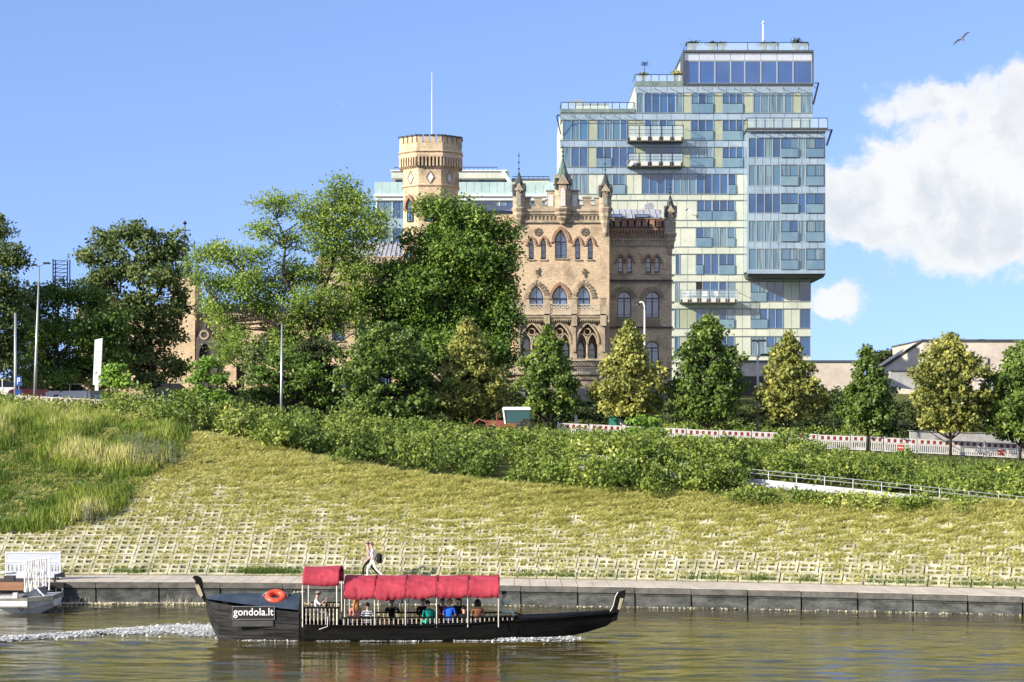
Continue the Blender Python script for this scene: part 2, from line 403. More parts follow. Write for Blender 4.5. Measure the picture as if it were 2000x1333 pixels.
# river
wx = spaced([(-1500, -120, 120), (-120, -34, 8), (-34, 34.01, .22), (34.5, 130, 8), (130, 1501, 120)])
wy = spaced([(-600, 0, 60), (0, 60, 4), (60, 99.5, .12), (99.5, 112, 4)])
XX, YY = np.meshgrid(wx, wy); ZZ = np.zeros_like(XX)
fade = np.clip((34 - np.abs(XX)) / 4, 0, 1) * np.clip((YY - 61) / 4, 0, 1)
wr = np.random.default_rng(3)
for i in range(54):
    lam = 10 ** wr.uniform(-.34, .5); ang = wr.normal(R(86), R(20)); kx, ky = math.cos(ang) * 2 * math.pi / lam, math.sin(ang) * 2 * math.pi / lam
    amp = .0021 * lam ** .8; ph = wr.uniform(0, 6.28)
    mod = .6 + .4 * np.sin(XX * wr.uniform(.05, .25) + YY * wr.uniform(.05, .3) + wr.uniform(0, 6))
    ZZ += amp * mod * np.sin(kx * XX + ky * YY + ph)
# bow wave and wake trailing to the left of the boat
bx0, by0 = 2.0, 81.2
wake = np.exp(-((YY - (by0 - 1.4 - (XX + 12) * -.035)) / .9) ** 2) * np.clip((-9 - XX) / 2, 0, 1)
ZZ += wake * .05 * np.sin(XX * 3.1 + np.sin(YY * 2.2) * 1.5)
for sgn in (-1,):
    dd = (bx0 + 2.0 - XX); line = by0 - 1.0 - .16 * np.clip(dd, 0, 99)
    ZZ += .045 * np.exp(-((YY - line) / .45) ** 2) * (dd > 0) * np.exp(-dd / 26)
ZZ *= fade
def waterfn(k, b):
    p = ocoord(k)
    n1 = k.noise(k.mapping(p, (.38, 1.15, 1)), 2.6, 5, .6, .6).outputs[0]
    n2 = k.noise(k.mapping(p, (.5, 1.3, 1)), 11, 3, .6).outputs[0]
    n3 = k.noise(p, .25, 3, .5).outputs[0]
    h = k.math('ADD', k.math('MULTIPLY', n1, .75), k.math('MULTIPLY', n2, .22))
    bn = k.node('ShaderNodeBump'); bn.inputs['Distance'].default_value = .022
    k.l.new(h, bn.inputs['Height']); k.l.new(k.math('ADD', .45, k.math('MULTIPLY', k.ramp(n3, .35, .65), .5)), bn.inputs['Strength'])
    k.l.new(bn.outputs[0], b.inputs['Normal'])
    k.l.new(k.mix(k.ramp(n3, .3, .7), (.080, .062, .011), (.040, .034, .007)), b.inputs['Base Color'])
wm = mat('river_water', rough=.035, spec=.5, ior=1.333, fn=waterfn)
link('river_water', gridmesh('river_water', np.stack([XX, YY, ZZ], -1), wm), kind='structure', label='murky olive green river with ripples and golden reflections')
mb = MB(); mb.box(-1500, 1500, -600, 60, -3.05, -3.0)
mb.build('river_bed', mat('river_mud', (.05, .045, .02), .95), kind='structure')

# quay wall of concrete blocks, with coping stones, and the promenade
px_j = [-2] + [108 - 110, 108, 187, 310, 430, 552, 670, 785, 900, 1017, 1128, 1240, 1350, 1460, 1565, 1675, 1783, 1890, 1997, 2105]
px_j = sorted(set([-220, -112] + px_j[1:] + [2215]))
def quay_pt(px):
    x = (px - 1000) * 96 / F
    for _ in range(4): x = (px - 1000) * float(quay(x)) / F
    return x, float(quay(x))
quay_root = empty('quay_wall', (0, 0, 0), label='stained concrete block quay wall with pale coping above the river', cat='quay wall')
pts_j = [quay_pt(p) for p in px_j]
for i in range(len(pts_j) - 1):
    (xa, ya), (xb, yb) = pts_j[i], pts_j[i + 1]
    L = math.hypot(xb - xa, yb - ya); rz = math.atan2(yb - ya, xb - xa); za, zb = float(qtop(xa)), float(qtop(xb)); zt = (za + zb) / 2
    jit = random.Random(i).uniform(-.02, .02)
    mb = MB(); g = .035
    prof = [(0.06, -1.5), (0.06, zt - .42), (.02, zt - .36), (.02, zt - .30)]
    v = []; nx = L / 2 - g
    for x in (-nx, nx): v += [(x, y + jit, z) for y, z in prof] + [(x, .7, prof[-1][1]), (x, .7, -1.5)]
    mb.add(v, [(k, k + 1, k + 7, k + 6)[::-1] for k in range(5)] + [(0, 6, 11, 5)[::-1], (0, 1, 2, 3, 4, 5), (6, 7, 8, 9, 10, 11)[::-1]])
    mb.build('wall_block', quay_m, quay_root, ((xa + xb) / 2, (ya + yb) / 2, 0), (0, 0, rz))
    mb = MB(); mb.box(-L / 2 + .015, L / 2 - .015, -.06, .75, zt - .285, zt - .02)
    mb.build('coping_block', cope_m, quay_root, ((xa + xb) / 2, (ya + yb) / 2 + jit, 0), (0, 0, rz))
# dark backing seen through the block joints
mb = MB()
for (xa, ya), (xb, yb) in zip(pts_j, pts_j[1:]):
    mb.add([(xa, ya + .3, -1.5), (xb, yb + .3, -1.5), (xb, yb + .3, float(qtop(xb)) - .06), (xa, ya + .3, float(qtop(xa)) - .06)], [(0, 1, 2, 3)])
mb.build('joint_backing', mat('dark_joint_filler', (.02, .02, .018), .9), quay_root)
# promenade: one strip of paving, drawn on with real slabs cut by shallow joints
prom = empty('promenade', (0, 0, 0), kind='structure', label='pale paved walkway along the top of the quay wall')
proto = None
for i, px in enumerate(np.arange(-150, 2180, 31.2)):
    x, yq = quay_pt(px); x2, y2 = quay_pt(px + 31.2)
    mb = MB(); za, zb = float(qtop(x)), float(qtop(x2)); g = .012
    y0a, y0b = yq - .04, y2 - .04
    for (ya_, yb_, w) in ((0, 4.22, 0),):
        v = [(x + g, y0a + ya_, za - .05), (x2 - g, y0b + ya_, zb - .05), (x2 - g, y0b + yb_, zb - .05), (x + g, y0a + yb_, za - .05)]
        v += [(a, b, c + .05) for a, b, c in v]
        mb.add(v, [(0, 3, 2, 1), (4, 5, 6, 7), (0, 1, 5, 4), (1, 2, 6, 5), (2, 3, 7, 6), (3, 0, 4, 7)])
    mb.build('paving_slab', prom_m, prom)

# road, kerbs, plaza
rd = []
rx = np.arange(-200, 201, 4.0)
for dy in (1.2, 12.4): rd.append(np.stack([rx, fence_y(rx) + dy, ground(rx, fence_y(rx) + dy) + .06], -1))
link('road', gridmesh('road', np.stack(rd), asphalt, False), kind='structure', label='asphalt street behind the barriers')
for nm, d0, d1, h in (('kerb', .9, 1.2, .16), ('kerb', 12.4, 12.7, .18)):
    rws = []
    for dy, dz in ((d0, -.05), (d0, h), (d1, h), (d1, -.05)): rws.append(np.stack([rx, fence_y(rx) + dy, ground(rx, fence_y(rx) + (d0 + d1) / 2) + dz], -1))
    link(nm, gridmesh(nm, np.stack(rws), concrete_g, False), kind='structure', label='concrete kerb edging the street')
xx = np.linspace(-80, -17, 22); rws = [np.stack([xx, fence_y(xx) + 12.9 + t * (181 - fence_y(xx) - 12.9), ground(xx, fence_y(xx) + 12.9 + t * (181 - fence_y(xx) - 12.9)) + .25 * (t < 1.1)], -1) for t in np.linspace(0, 1, 12)]
link('plaza_pavement', gridmesh('plaza_pavement', np.stack(rws), pale_pave, False), kind='structure', label='sunlit pale pavement in front of the old brick buildings')

# ramp wall with steel railing (climbs from right to left between the hedges)
ramp = empty('ramp_wall', (0, 0, 0), label='white concrete ramp wall climbing between the hedges on the right', cat='wall')
rampx = np.arange(3.6, 42, 1.35); ramp_white = mat('white_ramp_concrete', rough=.85, fn=mottled((.38, .40, .42), (.58, .60, .62), 1.5, .2))
for a, b in zip(rampx, rampx[1:]):
    ya, yb, za, zb = float(ramp_y(a)), float(ramp_y(b)), float(ramp_z(a)), float(ramp_z(b)); g = .01
    v = [(a + g, ya - .02, za - .9), (b - g, yb - .02, zb - .9), (b - g, yb + .25, zb - .9), (a + g, ya + .25, za - .9)]
    v += [(v[0][0], v[0][1], za), (v[1][0], v[1][1], zb), (v[2][0], v[2][1], zb), (v[3][0], v[3][1], za)]
    mb = MB(); mb.add(v, [(0, 3, 2, 1), (4, 5, 6, 7), (0, 1, 5, 4), (1, 2, 6, 5), (2, 3, 7, 6), (3, 0, 4, 7)]); mb.build('wall_panel', ramp_white, ramp)
rail = empty('ramp_railing', (3.6, 112, 6.2), label='grey steel handrail with short posts on top of the white ramp wall', cat='railing')
rail.location = (0, 0, 0)
for a in rampx:
    mb = MB(); mb.tube([(0, 0, 0), (0, 0, .46)], .028, 6); mb.build('post', steel, rail, (a, float(ramp_y(a)) + .12, float(ramp_z(a)) - .02))
for dz in (.46, .27):
    mb = MB(); mb.tube([(a, float(ramp_y(a)) + .12, float(ramp_z(a)) + dz) for a in rampx], .022, 6); mb.build('handrail' if dz > .4 else 'middle_rail', steel, rail)
mb = MB(); xs = np.arange(3.6, 42, 1.5)
P = np.stack([np.stack([xs, ramp_y(xs) + dy, ramp_z(xs) - .08], -1) for dy in (.27, 2.3)])
link('ramp_path', gridmesh('ramp_path', P, pale_pave, False), kind='structure')

# grass pavers on the lower slope: slabs with four holes each
PW, PL = .93, .93
def paver_mesh():
    me = MB(); h = .05
    xs = [-.45, -.33, -.06, .06, .33, .45]; ys = [0.01, .13, .40, .52, .79, .91]
    # frame of bars around 2 x 2 holes
    for i in (0, 2, 4): me.box(xs[i], xs[i + 1], ys[0], ys[5], -.08, h)
    for a, b in ((1, 2), (3, 4)):
        for j in (0, 2, 4): me.box(xs[a], xs[b], ys[j], ys[j + 1], -.08, h)
    return me
pm = paver_mesh(); pmesh = pm.mesh('paver', paver_m)
PV = np.array(pm.v); PF = pm.f
rest = MB(); npv = 0
xg = np.arange(-27.2, 28.5, PW)
rr = random.Random(4)
slots = []
for j in range(0, 15):
    for x in xg: slots.append((j, x))
for j, x in slots:
    B0 = float(quay(x) + 4.2); T0 = float(slope_top(x)); slope = math.atan(.5)
    s0 = j * PL + .02; y = B0 + s0 * math.cos(slope)
    if s0 * math.cos(slope) > (T0 - B0) * .72: continue
    dy = float(quay(x + .5) - quay(x - .5)); rz = math.atan(dy)
    z = gz(x, y + .03) + rr.uniform(-.012, .012); 
    if j < 5:
        o = link('paver', pmesh, None, ground_ob, (x, y, z), (slope + rr.uniform(-.012, .012), 0, 0))
        o.rotation_euler = (Matrix.Rotation(rz, 4, 'Z') @ Matrix.Rotation(slope, 4, 'X')).to_euler()
        o.rotation_euler.x += rr.uniform(-.01, .01); npv += 1
    else:
        Mx = Matrix.Translation((x, y, z - .01 * (j - 4) * .6 + rr.uniform(-.01, .01))) @ Matrix.Rotation(rz, 4, 'Z') @ Matrix.Rotation(slope, 4, 'X')
        rest.add([Mx @ Vector(v) for v in PV], PF)
rest.build('upper_pavers', paver_m, ground_ob, kind='stuff')

# ---- vegetation on the bank
mown_m = mat('mown_hay_grass', rough=.8, spec=.15, fn=leafy((.46, .46, .13), (.80, .76, .33), (.17, .22, .05), .35))
tall_m = mat('tall_grass_blades', rough=.6, spec=.25, fn=leafy((.10, .18, .025), (.34, .40, .07), (.66, .62, .28), .28))
N = 560000
X = rng.uniform(-30, 32, N); t = rng.uniform(0, 1, N) ** .92
B_ = quay(X) + 4.2; T_ = slope_top(X); Y = B_ + .05 + t * (T_ + .8 - B_)
# the cover is thick near the top and thins towards the quay, in patches; mown rows run along the bank
nz = np.array([noise.noise((a * .35, b * .9, 0)) for a, b in zip(X, Y)]); nz2 = np.array([noise.noise((a * 1.1, b * 4.2, 4)) + .6 * noise.noise((a * 3, b * 8, 8)) for a, b in zip(X, Y)])
cover = np.clip((t - .10 - .02 * (X + 5) / 30) * 3.0, 0, 1) + nz * .55 + .22
hx = np.mod(X, PW) ; sd = (Y - B_ - .02) / math.cos(math.atan(.5)); hy = np.mod(sd, PL)
gxm = np.mod(X + 27.2 + PW / 2, PW) - PW / 2
inhole = (((np.abs(gxm) > .07) & (np.abs(gxm) < .32))) & (((hy > .13) & (hy < .40)) | ((hy > .52) & (hy < .79)))
keep = rng.uniform(0, 1, N) < np.where(inhole, .62 + .4 * np.clip(cover, 0, 1), np.clip(cover, .05, 1)) * (.26 + 1.3 * np.clip(nz2 + .42 + .3 * np.clip(t - .3, 0, 1), 0, 1))
X, Y, t, nz, nz2, inhole = X[keep], Y[keep], t[keep], nz[keep], nz2[keep], inhole[keep]; Z = ground(X, Y) + np.where(inhole & (t < .5), -.01, .03)
C = np.stack([X, Y, Z], -1); n = len(C)
hgt = rng.uniform(.09, .21, n) * np.clip(.85 + 1.5 * nz2, .35, 1.9) * (1 + .6 * np.clip(t * 1.6 - .3, 0, 1)); V = blade_tris(C, hgt, rng.uniform(.02, .055, n), rng.uniform(.7, .99, n), rng)
tint = np.clip(rng.uniform(0, .7, n) - .5 * nz2 + .55 * nz + np.where(nz < -.25, .3, 0) + .25 * (t < .12), 0, 1)
link('mown_grass', fastmesh('mown_grass', V, 3, mown_m, tint), kind='stuff', label='short dry yellow green mown grass over the bank slope')
# tufts of fresh green along the foot of the slope
N = 8000; cx_ = rng.uniform(-24, 26, 150); X = cx_[rng.integers(0, 60, N)] + rng.normal(0, .35, N)
main = rng.uniform(0, 1, N) < .35; X = np.where(main, onpx(520, 101) + rng.normal(0, .9, N), X)
Y = quay(X) + 4.25 + np.abs(rng.normal(0, .22, N)); C = np.stack([X, Y, ground(X, Y)], -1)
V = blade_tris(C, rng.uniform(.08, .3, N), rng.uniform(.015, .035, N), rng.uniform(.1, .7, N), rng)
link('verge_weeds', fastmesh('verge_weeds', V, 3, mat('fresh_weed_leaves', rough=.6, fn=leafy((.07, .14, .02), (.16, .24, .04))), rng.uniform(0, 1, N)), kind='stuff', label='fresh green weeds sprouting along the back of the promenade')
# tall unmown grass on the left
poly = [hit(*p)[:2] for p in ((-60, 1046), (95, 1044), (150, 1025), (230, 1010), (250, 975), (290, 935), (330, 905), (365, 872))]
poly += [(onpx(400, 128), 128), (onpx(230, 137), 137), (onpx(-90, 139), 139)]
def inside(P, X, Y):
    r = np.zeros(len(X), bool); j = len(P) - 1
    for i in range(len(P)):
        xi, yi = P[i]; xj, yj = P[j]
        c = ((yi > Y) != (yj > Y)) & (X < (xj - xi) * (Y - yi) / (yj - yi + 1e-9) + xi); r ^= c; j = i
    return r
N = 210000; px_ = np.array(poly); X = rng.uniform(px_[:, 0].min(), px_[:, 0].max(), N); Y = rng.uniform(px_[:, 1].min(), px_[:, 1].max(), N)
X += rng.normal(0, .12, N); k_ = inside(poly, X + rng.normal(0, .18, N), Y); X, Y = X[k_], Y[k_]; n = len(X)
nz = np.array([noise.fractal((a * .22, b * .35, 9), 1, 2, 3) for a, b in zip(X, Y)]); nb = np.array([noise.noise((a * .9, b * .9, 2)) for a, b in zip(X, Y)])
C = np.stack([X, Y, ground(X, Y)], -1); hh = np.clip(.62 + nz * .75 + nb * .5, .22, 1.5) * rng.uniform(.5, 1.1, n)
la = rng.uniform(0, .5, n); V = blade_tris(C, hh, rng.uniform(.015, .045, n), la, rng)
lift = rng.uniform(0, .35, n) * hh; V[:, :2, 2] += lift[:, None]
link('tall_grass', fastmesh('tall_grass', V, 3, tall_m, np.clip(.36 + nz * 1.1 + rng.normal(0, .2, n), 0, 1)), kind='stuff', label='tall unmown green and yellow grass on the bank at left')
# grey-green mugwort clumps at the edge of the tall grass
mug_m = mat('silvery_mugwort_leaves', rough=.7, fn=leafy((.14, .17, .10), (.28, .31, .19), None, .3))
def stems(px, py, w, hgt, n, name, m_, lab, cat='weed clump', d=None):
    x, y, z = hit(px, py) if d is None else (onpx(px, d), d, gz(onpx(px, d), d))
    r = np.random.default_rng(int(px * 7 + py)); V = []
    bx = r.normal(0, w / 2.2, n); by = r.normal(0, w / 2.6, n)
    for i in range(n):
        h_ = hgt * r.uniform(.65, 1.1); lx, ly = r.normal(0, .12, 2) * h_; m2 = int(26 * h_ / .8)
        tt_ = np.linspace(.1, 1, m2); Cc = np.stack([bx[i] + lx * tt_, by[i] + ly * tt_, h_ * tt_], 1)
        V.append(leaf_quads(Cc + r.normal(0, .035, Cc.shape), r.uniform(.07, .15, m2) * (1.15 - tt_ * .6), unit(r.normal(size=Cc.shape)), r, .35))
        V.append(leaf_quads(Cc[::2] * [1, 1, .95], np.full(len(Cc[::2]), .14), unit(r.normal(size=Cc[::2].shape) * [1, 1, .1]), r, .16))
    V = np.concatenate(V)
    return link(name, fastmesh(name, V, 4, m_, r.uniform(0, 1, len(V))), loc=(x, y, z - .03), label=lab, cat=cat)
stems(305, 905, 1.6, 1.25, 70, 'mugwort_plant', mug_m, 'tall silvery green mugwort clump at the upper corner of the tall grass')
stems(262, 880, 1.3, 1.0, 44, 'mugwort_plant', mug_m, 'smaller silvery mugwort clump left of the tall one by the hedge')
stems(178, 1022, .8, .95, 34, 'mugwort_plant', mug_m, 'pale feathery weed clump at the lower tip of the tall grass')

# bushes: a mass of separate leaf sprays on short stems
def bush_mass(name, region, n_bush, rad, hgt, leaf, per, m_, lab, seed, h_of=None, cmin=None):
    r = np.random.default_rng(seed); V = []; tint = []
    k = 0
    while k < n_bush:
        px = r.uniform(region[0], region[1]); f = r.uniform(0, 1)
        if noise.noise((px * .021, f * 3.1, seed * 1.7)) < -.30: k += 1; continue
        lo, hi = region[2](px), region[3](px)
        if hi - lo < .5: continue
        d = lo + f * (hi - lo); x = onpx(px, d); z = gz(x, d); k += 1
        R_ = r.uniform(*rad); h_ = r.uniform(*hgt) * r.choice([.75, .95, 1.0, 1.2]) * (h_of(px, f) if h_of else 1); base = r.uniform(0, .3) + np.clip(.28 + .75 * noise.noise((x * .16, d * .3, seed)), 0, .6)
        ns = int(15 * (R_ / .9) ** 2) + 6
        th = r.uniform(0, 2 * np.pi, ns); q = r.uniform(0, 1, ns) ** .35; zz = r.uniform(.1, 1, ns) ** .8
        env = np.sqrt(np.clip(1 - (zz - .35) ** 2 / .6, .1, 1))
        cc = np.stack([np.cos(th) * q * R_ * env, np.sin(th) * q * R_ * env, zz * h_], 1)
        for c in cc:
            m2 = int(per * .62 * r.uniform(.6, 1.3)); sp = r.uniform(.12, .24)
            L = c + r.normal(0, 1, (m2, 3)) * [sp, sp, sp * .65]; L[:, 2] = np.clip(L[:, 2], .03, None)
            nn = unit(r.normal(size=L.shape) * .8 + [-.3, -.4, .55])
            V.append(leaf_quads(L + [x, d, z], r.uniform(.6, 1.3, m2) * leaf * 1.35, nn, r, .55)); tint.append(np.clip(base + r.normal(.05, .14) + r.normal(.05, .09, m2), 0, 1))
    V = np.concatenate(V)
    return link(name, fastmesh(name, V, 4, m_, np.concatenate(tint)), kind='stuff', label=lab)
hedge_m = mat('hedge_leaves', rough=.5, spec=.3, fn=leafy((.05, .095, .015), (.19, .26, .04), (.40, .43, .11), .16))
hedge_g = mat('bramble_leaves', rough=.5, spec=.3, fn=leafy((.06, .11, .018), (.23, .30, .045), (.48, .50, .14), .18))
dark_m = mat('dark_shrub_leaves', rough=.6, spec=.25, fn=leafy((.015, .03, .01), (.06, .085, .02), (.16, .18, .05), .15))  # darker leaf tone for undergrowth, background trees and pots
ix = np.interp
def T_d(px): return float(slope_top((px - 1000) * .0264))
def F_d(px): return float(fence_y((px - 1000) * .0327))
bush_mass('hedge_shrubbery', (205, 1150, lambda p: T_d(p) + ix(p, [200, 400], [3.5, .7]), lambda p: F_d(p) - ix(p, [200, 500, 1000, 1150], [1.0, 1.0, 1.5, 2.6])), 330, (.7, 1.25), (.9, 1.75), .17, 22, hedge_m,
          'dense green bushes covering the bank above the mown grass', 11, lambda px, f: (.95 + .28 * math.sin(px / 27) * math.sin(px / 70 + f * 6)) * ix(px, [200, 420, 900, 1150], [1.25, 1.05, 1.0, .8]) * ix(f, [0, .3, .6, 1], [.9, 1.05, .9, ix(px, [300, 480], [.95, .42])]))
bush_mass('hedge_shrubbery', (1140, 1435, lambda p: T_d(p) + .3, lambda p: F_d(p) - 13), 125, (.7, 1.2), (.9, 1.6), .17, 22, hedge_g,
          'bright leafy bushes spilling over the ramp in the middle', 12)
bush_mass('hedge_shrubbery', (1130, 1900, lambda p: float(ramp_y((p - 1000) * .0262)) + 3.1, lambda p: F_d(p) - ix(p, [1100, 1500, 1600, 1850], [2.5, 2.0, 5.0, 12])), 210, (.7, 1.15), (1.0, 1.55), .17, 22, hedge_m,
          'dense green hedge between the ramp railing and the street barriers', 13, lambda px, f: (.85 + .35 * math.sin(px / 23) * math.sin(px / 61 + f * 5)) * ix(px, [1100, 1430, 1500, 1700, 1900], [.8, .85, 1.05, .85, .6]) * ix(f, [0, .5, 1], [1, .95, ix(px, [1430, 1500], [.4, .8])]))
bush_mass('hedge_shrubbery', (1850, 2090, lambda p: float(ramp_y((p - 1000) * .0262)) + 3.1, lambda p: F_d(p) - ix(p, [1850, 2000], [11, 11.5])), 60, (.6, 1.0), (.6, 1.1), .17, 22, hedge_g,
          'lower yellow green hedge above the ramp at far right', 14)
bush_mass('low_hedge_shrubbery', (1410, 1900, lambda p: T_d(p) - .3, lambda p: float(ramp_y((p - 1000) * .0262)) - 1.3), 95, (.4, .7), (.32, .55), .12, 20, hedge_g,
          'low ragged green hedge at the foot of the white ramp wall', 15, lambda px, f: ix(px, [1400, 1500, 1750, 1900], [1.1, .8, .8, .45]) * (1 - .35 * f))
def shoots(region, n, hgt, m_, lab, seed):
    # upright leafy shoots that break up the top of the bushes
    r = np.random.default_rng(seed); V = []; tint = []
    for i in range(n):
        px = r.uniform(region[0], region[1]); lo, hi = region[2](px), region[3](px); d = r.uniform(lo, hi); x = onpx(px, d); z = gz(x, d); m2 = int(r.uniform(18, 32)); h_ = r.uniform(*hgt) * ix(d - lo, [0, hi - lo], [1, .62])
        lx, ly = r.normal(0, .16, 2) * h_; t_ = np.linspace(.35, 1, m2); Cc = np.stack([x + lx * t_, d + ly * t_, z + h_ * t_], 1); o_ = r.normal(0, .13, Cc.shape) * (1.25 - t_)[:, None]
        V.append(leaf_quads(Cc + o_, r.uniform(.12, .26, m2) * (1.3 - t_ * .7), unit(r.normal(size=Cc.shape) * .8 + [-.3, -.4, .3]), r, .42)); tint.append(np.clip(r.uniform(.1, .85) + r.normal(0, .1, m2), 0, 1))
    V = np.concatenate(V); return link('hedge_shoots', fastmesh('hedge_shoots', V, 4, m_, np.concatenate(tint)), kind='stuff', label=lab)
shoots((210, 1150, lambda p: T_d(p) + ix(p, [200, 400], [3.5, .6]), lambda p: F_d(p) - 2), 560, (1.3, 2.2), hedge_g, 'upright leafy shoots rising out of the hedge at left and centre', 31)
shoots((1140, 1900, lambda p: float(ramp_y((p - 1000) * .0262)) + 3.0, lambda p: F_d(p) - ix(p, [1100, 1500, 1600, 1850], [4, 4.0, 6.0, 12])), 330, (1.1, 1.8), hedge_g, 'upright leafy shoots rising out of the hedge above the ramp', 32)
shoots((1140, 1420, lambda p: T_d(p) + .4, lambda p: F_d(p) - 15), 170, (1.2, 1.9), hedge_g, 'upright leafy shoots among the bushes over the ramp', 33)
bush_mass('street_weeds', (-40, 240, lambda p: F_d(p) - 11, lambda p: F_d(p) - .9), 95, (.5, .95), (.5, 1.05), .13, 22, hedge_g, 'weeds and low bushes in front of the barriers at upper left', 16)
bush_mass('street_weeds', (1230, 1700, lambda p: F_d(p) + 13.5, lambda p: F_d(p) + 18), 80, (.5, 1.0), (.5, 1.2), .15, 20, hedge_g, 'yellowish weeds on the verge behind the street', 17)
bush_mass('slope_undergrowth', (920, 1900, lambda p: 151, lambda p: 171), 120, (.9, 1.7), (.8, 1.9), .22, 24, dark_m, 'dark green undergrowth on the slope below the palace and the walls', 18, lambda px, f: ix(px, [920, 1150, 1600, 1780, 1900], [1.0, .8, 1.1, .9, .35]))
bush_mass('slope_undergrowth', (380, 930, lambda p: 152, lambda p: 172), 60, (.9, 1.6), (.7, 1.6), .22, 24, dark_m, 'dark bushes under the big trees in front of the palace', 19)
# low grass on the shaded lawn behind the hedges and on the slope behind the street
N = 70000; X = rng.uniform(-30, 36, N); Y = rng.uniform(150, 176, N); sel = X > -18; X, Y = X[sel], Y[sel]
X2 = rng.uniform(14, 36, 30000); Y2 = fence_y(X2) - rng.uniform(.3, 13, 30000); X = np.r_[X, X2]; Y = np.r_[Y, Y2]; C = np.stack([X, Y, ground(X, Y)], -1)
V = blade_tris(C, rng.uniform(.1, .5, len(C)) * np.where(Y > 148, 1.3, .5), rng.uniform(.03, .07, len(C)), rng.uniform(.1, .7, len(C)), rng)
link('lawn_grass', fastmesh('lawn_grass', V, 3, mat('lawn_blades', rough=.7, fn=leafy((.05, .09, .02), (.13, .17, .04), (.28, .28, .11), .35)), rng.uniform(0, 1, len(C))), kind='stuff', label='rough grass beside the street and on the slope behind it')
# flecks of foam and debris along the foot of the quay
N = 5200; px_ = np.where(rng.uniform(0, 1, N) < .7, rng.uniform(108, 640, N), rng.uniform(640, 2020, N)); X = onpx(px_, 97); Y = quay(X) - np.abs(rng.normal(.04, .22, N)) - .03
keep = (px_ < 640) | (np.abs(Y - quay(X)) < .14); X, Y = X[keep], Y[keep]
C = np.stack([X, Y, rng.uniform(.0, .05, len(X))], -1); V = leaf_quads(C, rng.uniform(.05, .14, len(C)), unit(rng.normal(size=C.shape) * .5 + [0, -.3, 1]), rng, .8)
link('floating_debris', fastmesh('floating_debris', V, 4, mat('pale_scum', rough=.8, fn=leafy((.40, .36, .22), (.62, .58, .42), None, .1)), rng.uniform(0, 1, len(C))), kind='stuff', label='pale scum and flecks floating along the foot of the quay')
for px, sd_ in ((155, 1), (345, 2)):
    r = np.random.default_rng(sd_); x, y = quay_pt(px); V = blade_tris(np.stack([r.normal(0, .5, 26), r.uniform(-.12, -.02, 26), np.zeros(26)], 1), r.uniform(.15, .5, 26), np.full(26, .014), r.uniform(.1, .5, 26), r)
    link('dry_reeds', fastmesh('dry_reeds', V, 3, mat('dry_reed', (.55, .5, .36), .8)), loc=(x, y - .02, 0), kind='stuff', label='a few dry reed stalks at the foot of the quay')
# ================================================================ TREES
bark = mat('dark_bark', rough=.95, spec=.1, fn=mottled((.025, .02, .015), (.075, .06, .045), 5, .6, (1, 1, .3)))
linden_m = mat('linden_leaves', rough=.45, spec=.35, fn=leafy((.06, .11, .018), (.24, .33, .06), (.74, .72, .26), .24))
linden_y = mat('blossoming_linden_leaves', rough=.45, spec=.35, fn=leafy((.07, .10, .018), (.46, .46, .11), (.84, .78, .32), .25))
locust_m = mat('locust_leaves', rough=.5, spec=.3, fn=leafy((.08, .15, .03), (.28, .40, .07), (.50, .58, .14), .38))
dense_m = mat('dense_tree_leaves', rough=.5, spec=.3, fn=leafy((.04, .09, .015), (.15, .25, .035), (.36, .45, .08), .22))
greyg_m = mat('grey_green_leaves', rough=.55, spec=.3, fn=leafy((.05, .085, .022), (.20, .26, .075), (.44, .46, .19), .25))
young_m = mat('young_light_leaves', rough=.5, spec=.3, fn=leafy((.12, .24, .03), (.26, .42, .06), (.42, .54, .12), .35))

LEAF_N, LEAF_S = 1.0, 1.55
def curve_pts(a, b, sag, n, r):
    a, b = Vector(a), Vector(b); out = []
    j = Vector((r.uniform(-1, 1), r.uniform(-1, 1), r.uniform(-.3, .6))) * (b - a).length * .09
    for i in range(n + 1):
        t = i / n; out.append(a.lerp(b, t) + j * math.sin(math.pi * t) + Vector((0, 0, -sag * math.sin(math.pi * t))))
    return out
def limbs(mb, forks, cl, r, r0, frac=.35, twig=.02):
    """forks: list of polyline stems [(point, radius)...]; cl: clump centres to be reached by thin branches from the nearest stem point"""
    nodes = []
    for st in forks:
        mb.tube([p for p, _ in st], [q for _, q in st], 7, True)
        for (p, a), (p2, b) in zip(st, st[1:]):
            for t in (0, .25, .5, .75): nodes.append((Vector(p).lerp(Vector(p2), t), a + (b - a) * t))
    for c in cl:
        if r.random() > frac: continue
        c = Vector(c); best = None
        for p, q in nodes:
            if p.z > c.z + .2: continue
            d = (c - p).length + .8 * max(0, .6 * (c.xy - p.xy).length - (c.z - p.z))
            if best is None or d < best[0]: best = (d, p, q)
        if best is None or best[0] < .3: continue
        L = best[0]; q = min(best[2] * .7, .012 + L * .016)
        mb.tube(curve_pts(best[1], c, .02 * L, 4, r), [q, q * .8, q * .6, q * .45, twig * .6], 5, False)

def sprays(cl, r, per, spread, flat, leaf, up, bright, w=.6, droop=0):
    """leaf sprays around clump centres; bright(c) gives the mean tint of a clump"""
    V = []; T = []
    for c in cl:
        m = max(4, int(per * LEAF_N * r.uniform(.6, 1.35))); s = spread * r.uniform(.75, 1.25)
        off = r.normal(0, 1, (m, 3)) * [s, s, s * flat]; off[:, 2] -= droop * (off[:, 0] ** 2 + off[:, 1] ** 2)
        L = np.asarray(c) + off
        nn = unit(r.normal(size=L.shape) * .75 + np.asarray(up) * .6 + [-.3, -.42, .05] + unit(off) * .3)
        V.append(leaf_quads(L, leaf * LEAF_S * r.uniform(.6, 1.3, m), nn, r, w)); T.append(np.clip(bright(c) + r.normal(0, .12) + r.normal(0, .09, m), 0, 1))
    return np.concatenate(V), np.concatenate(T)

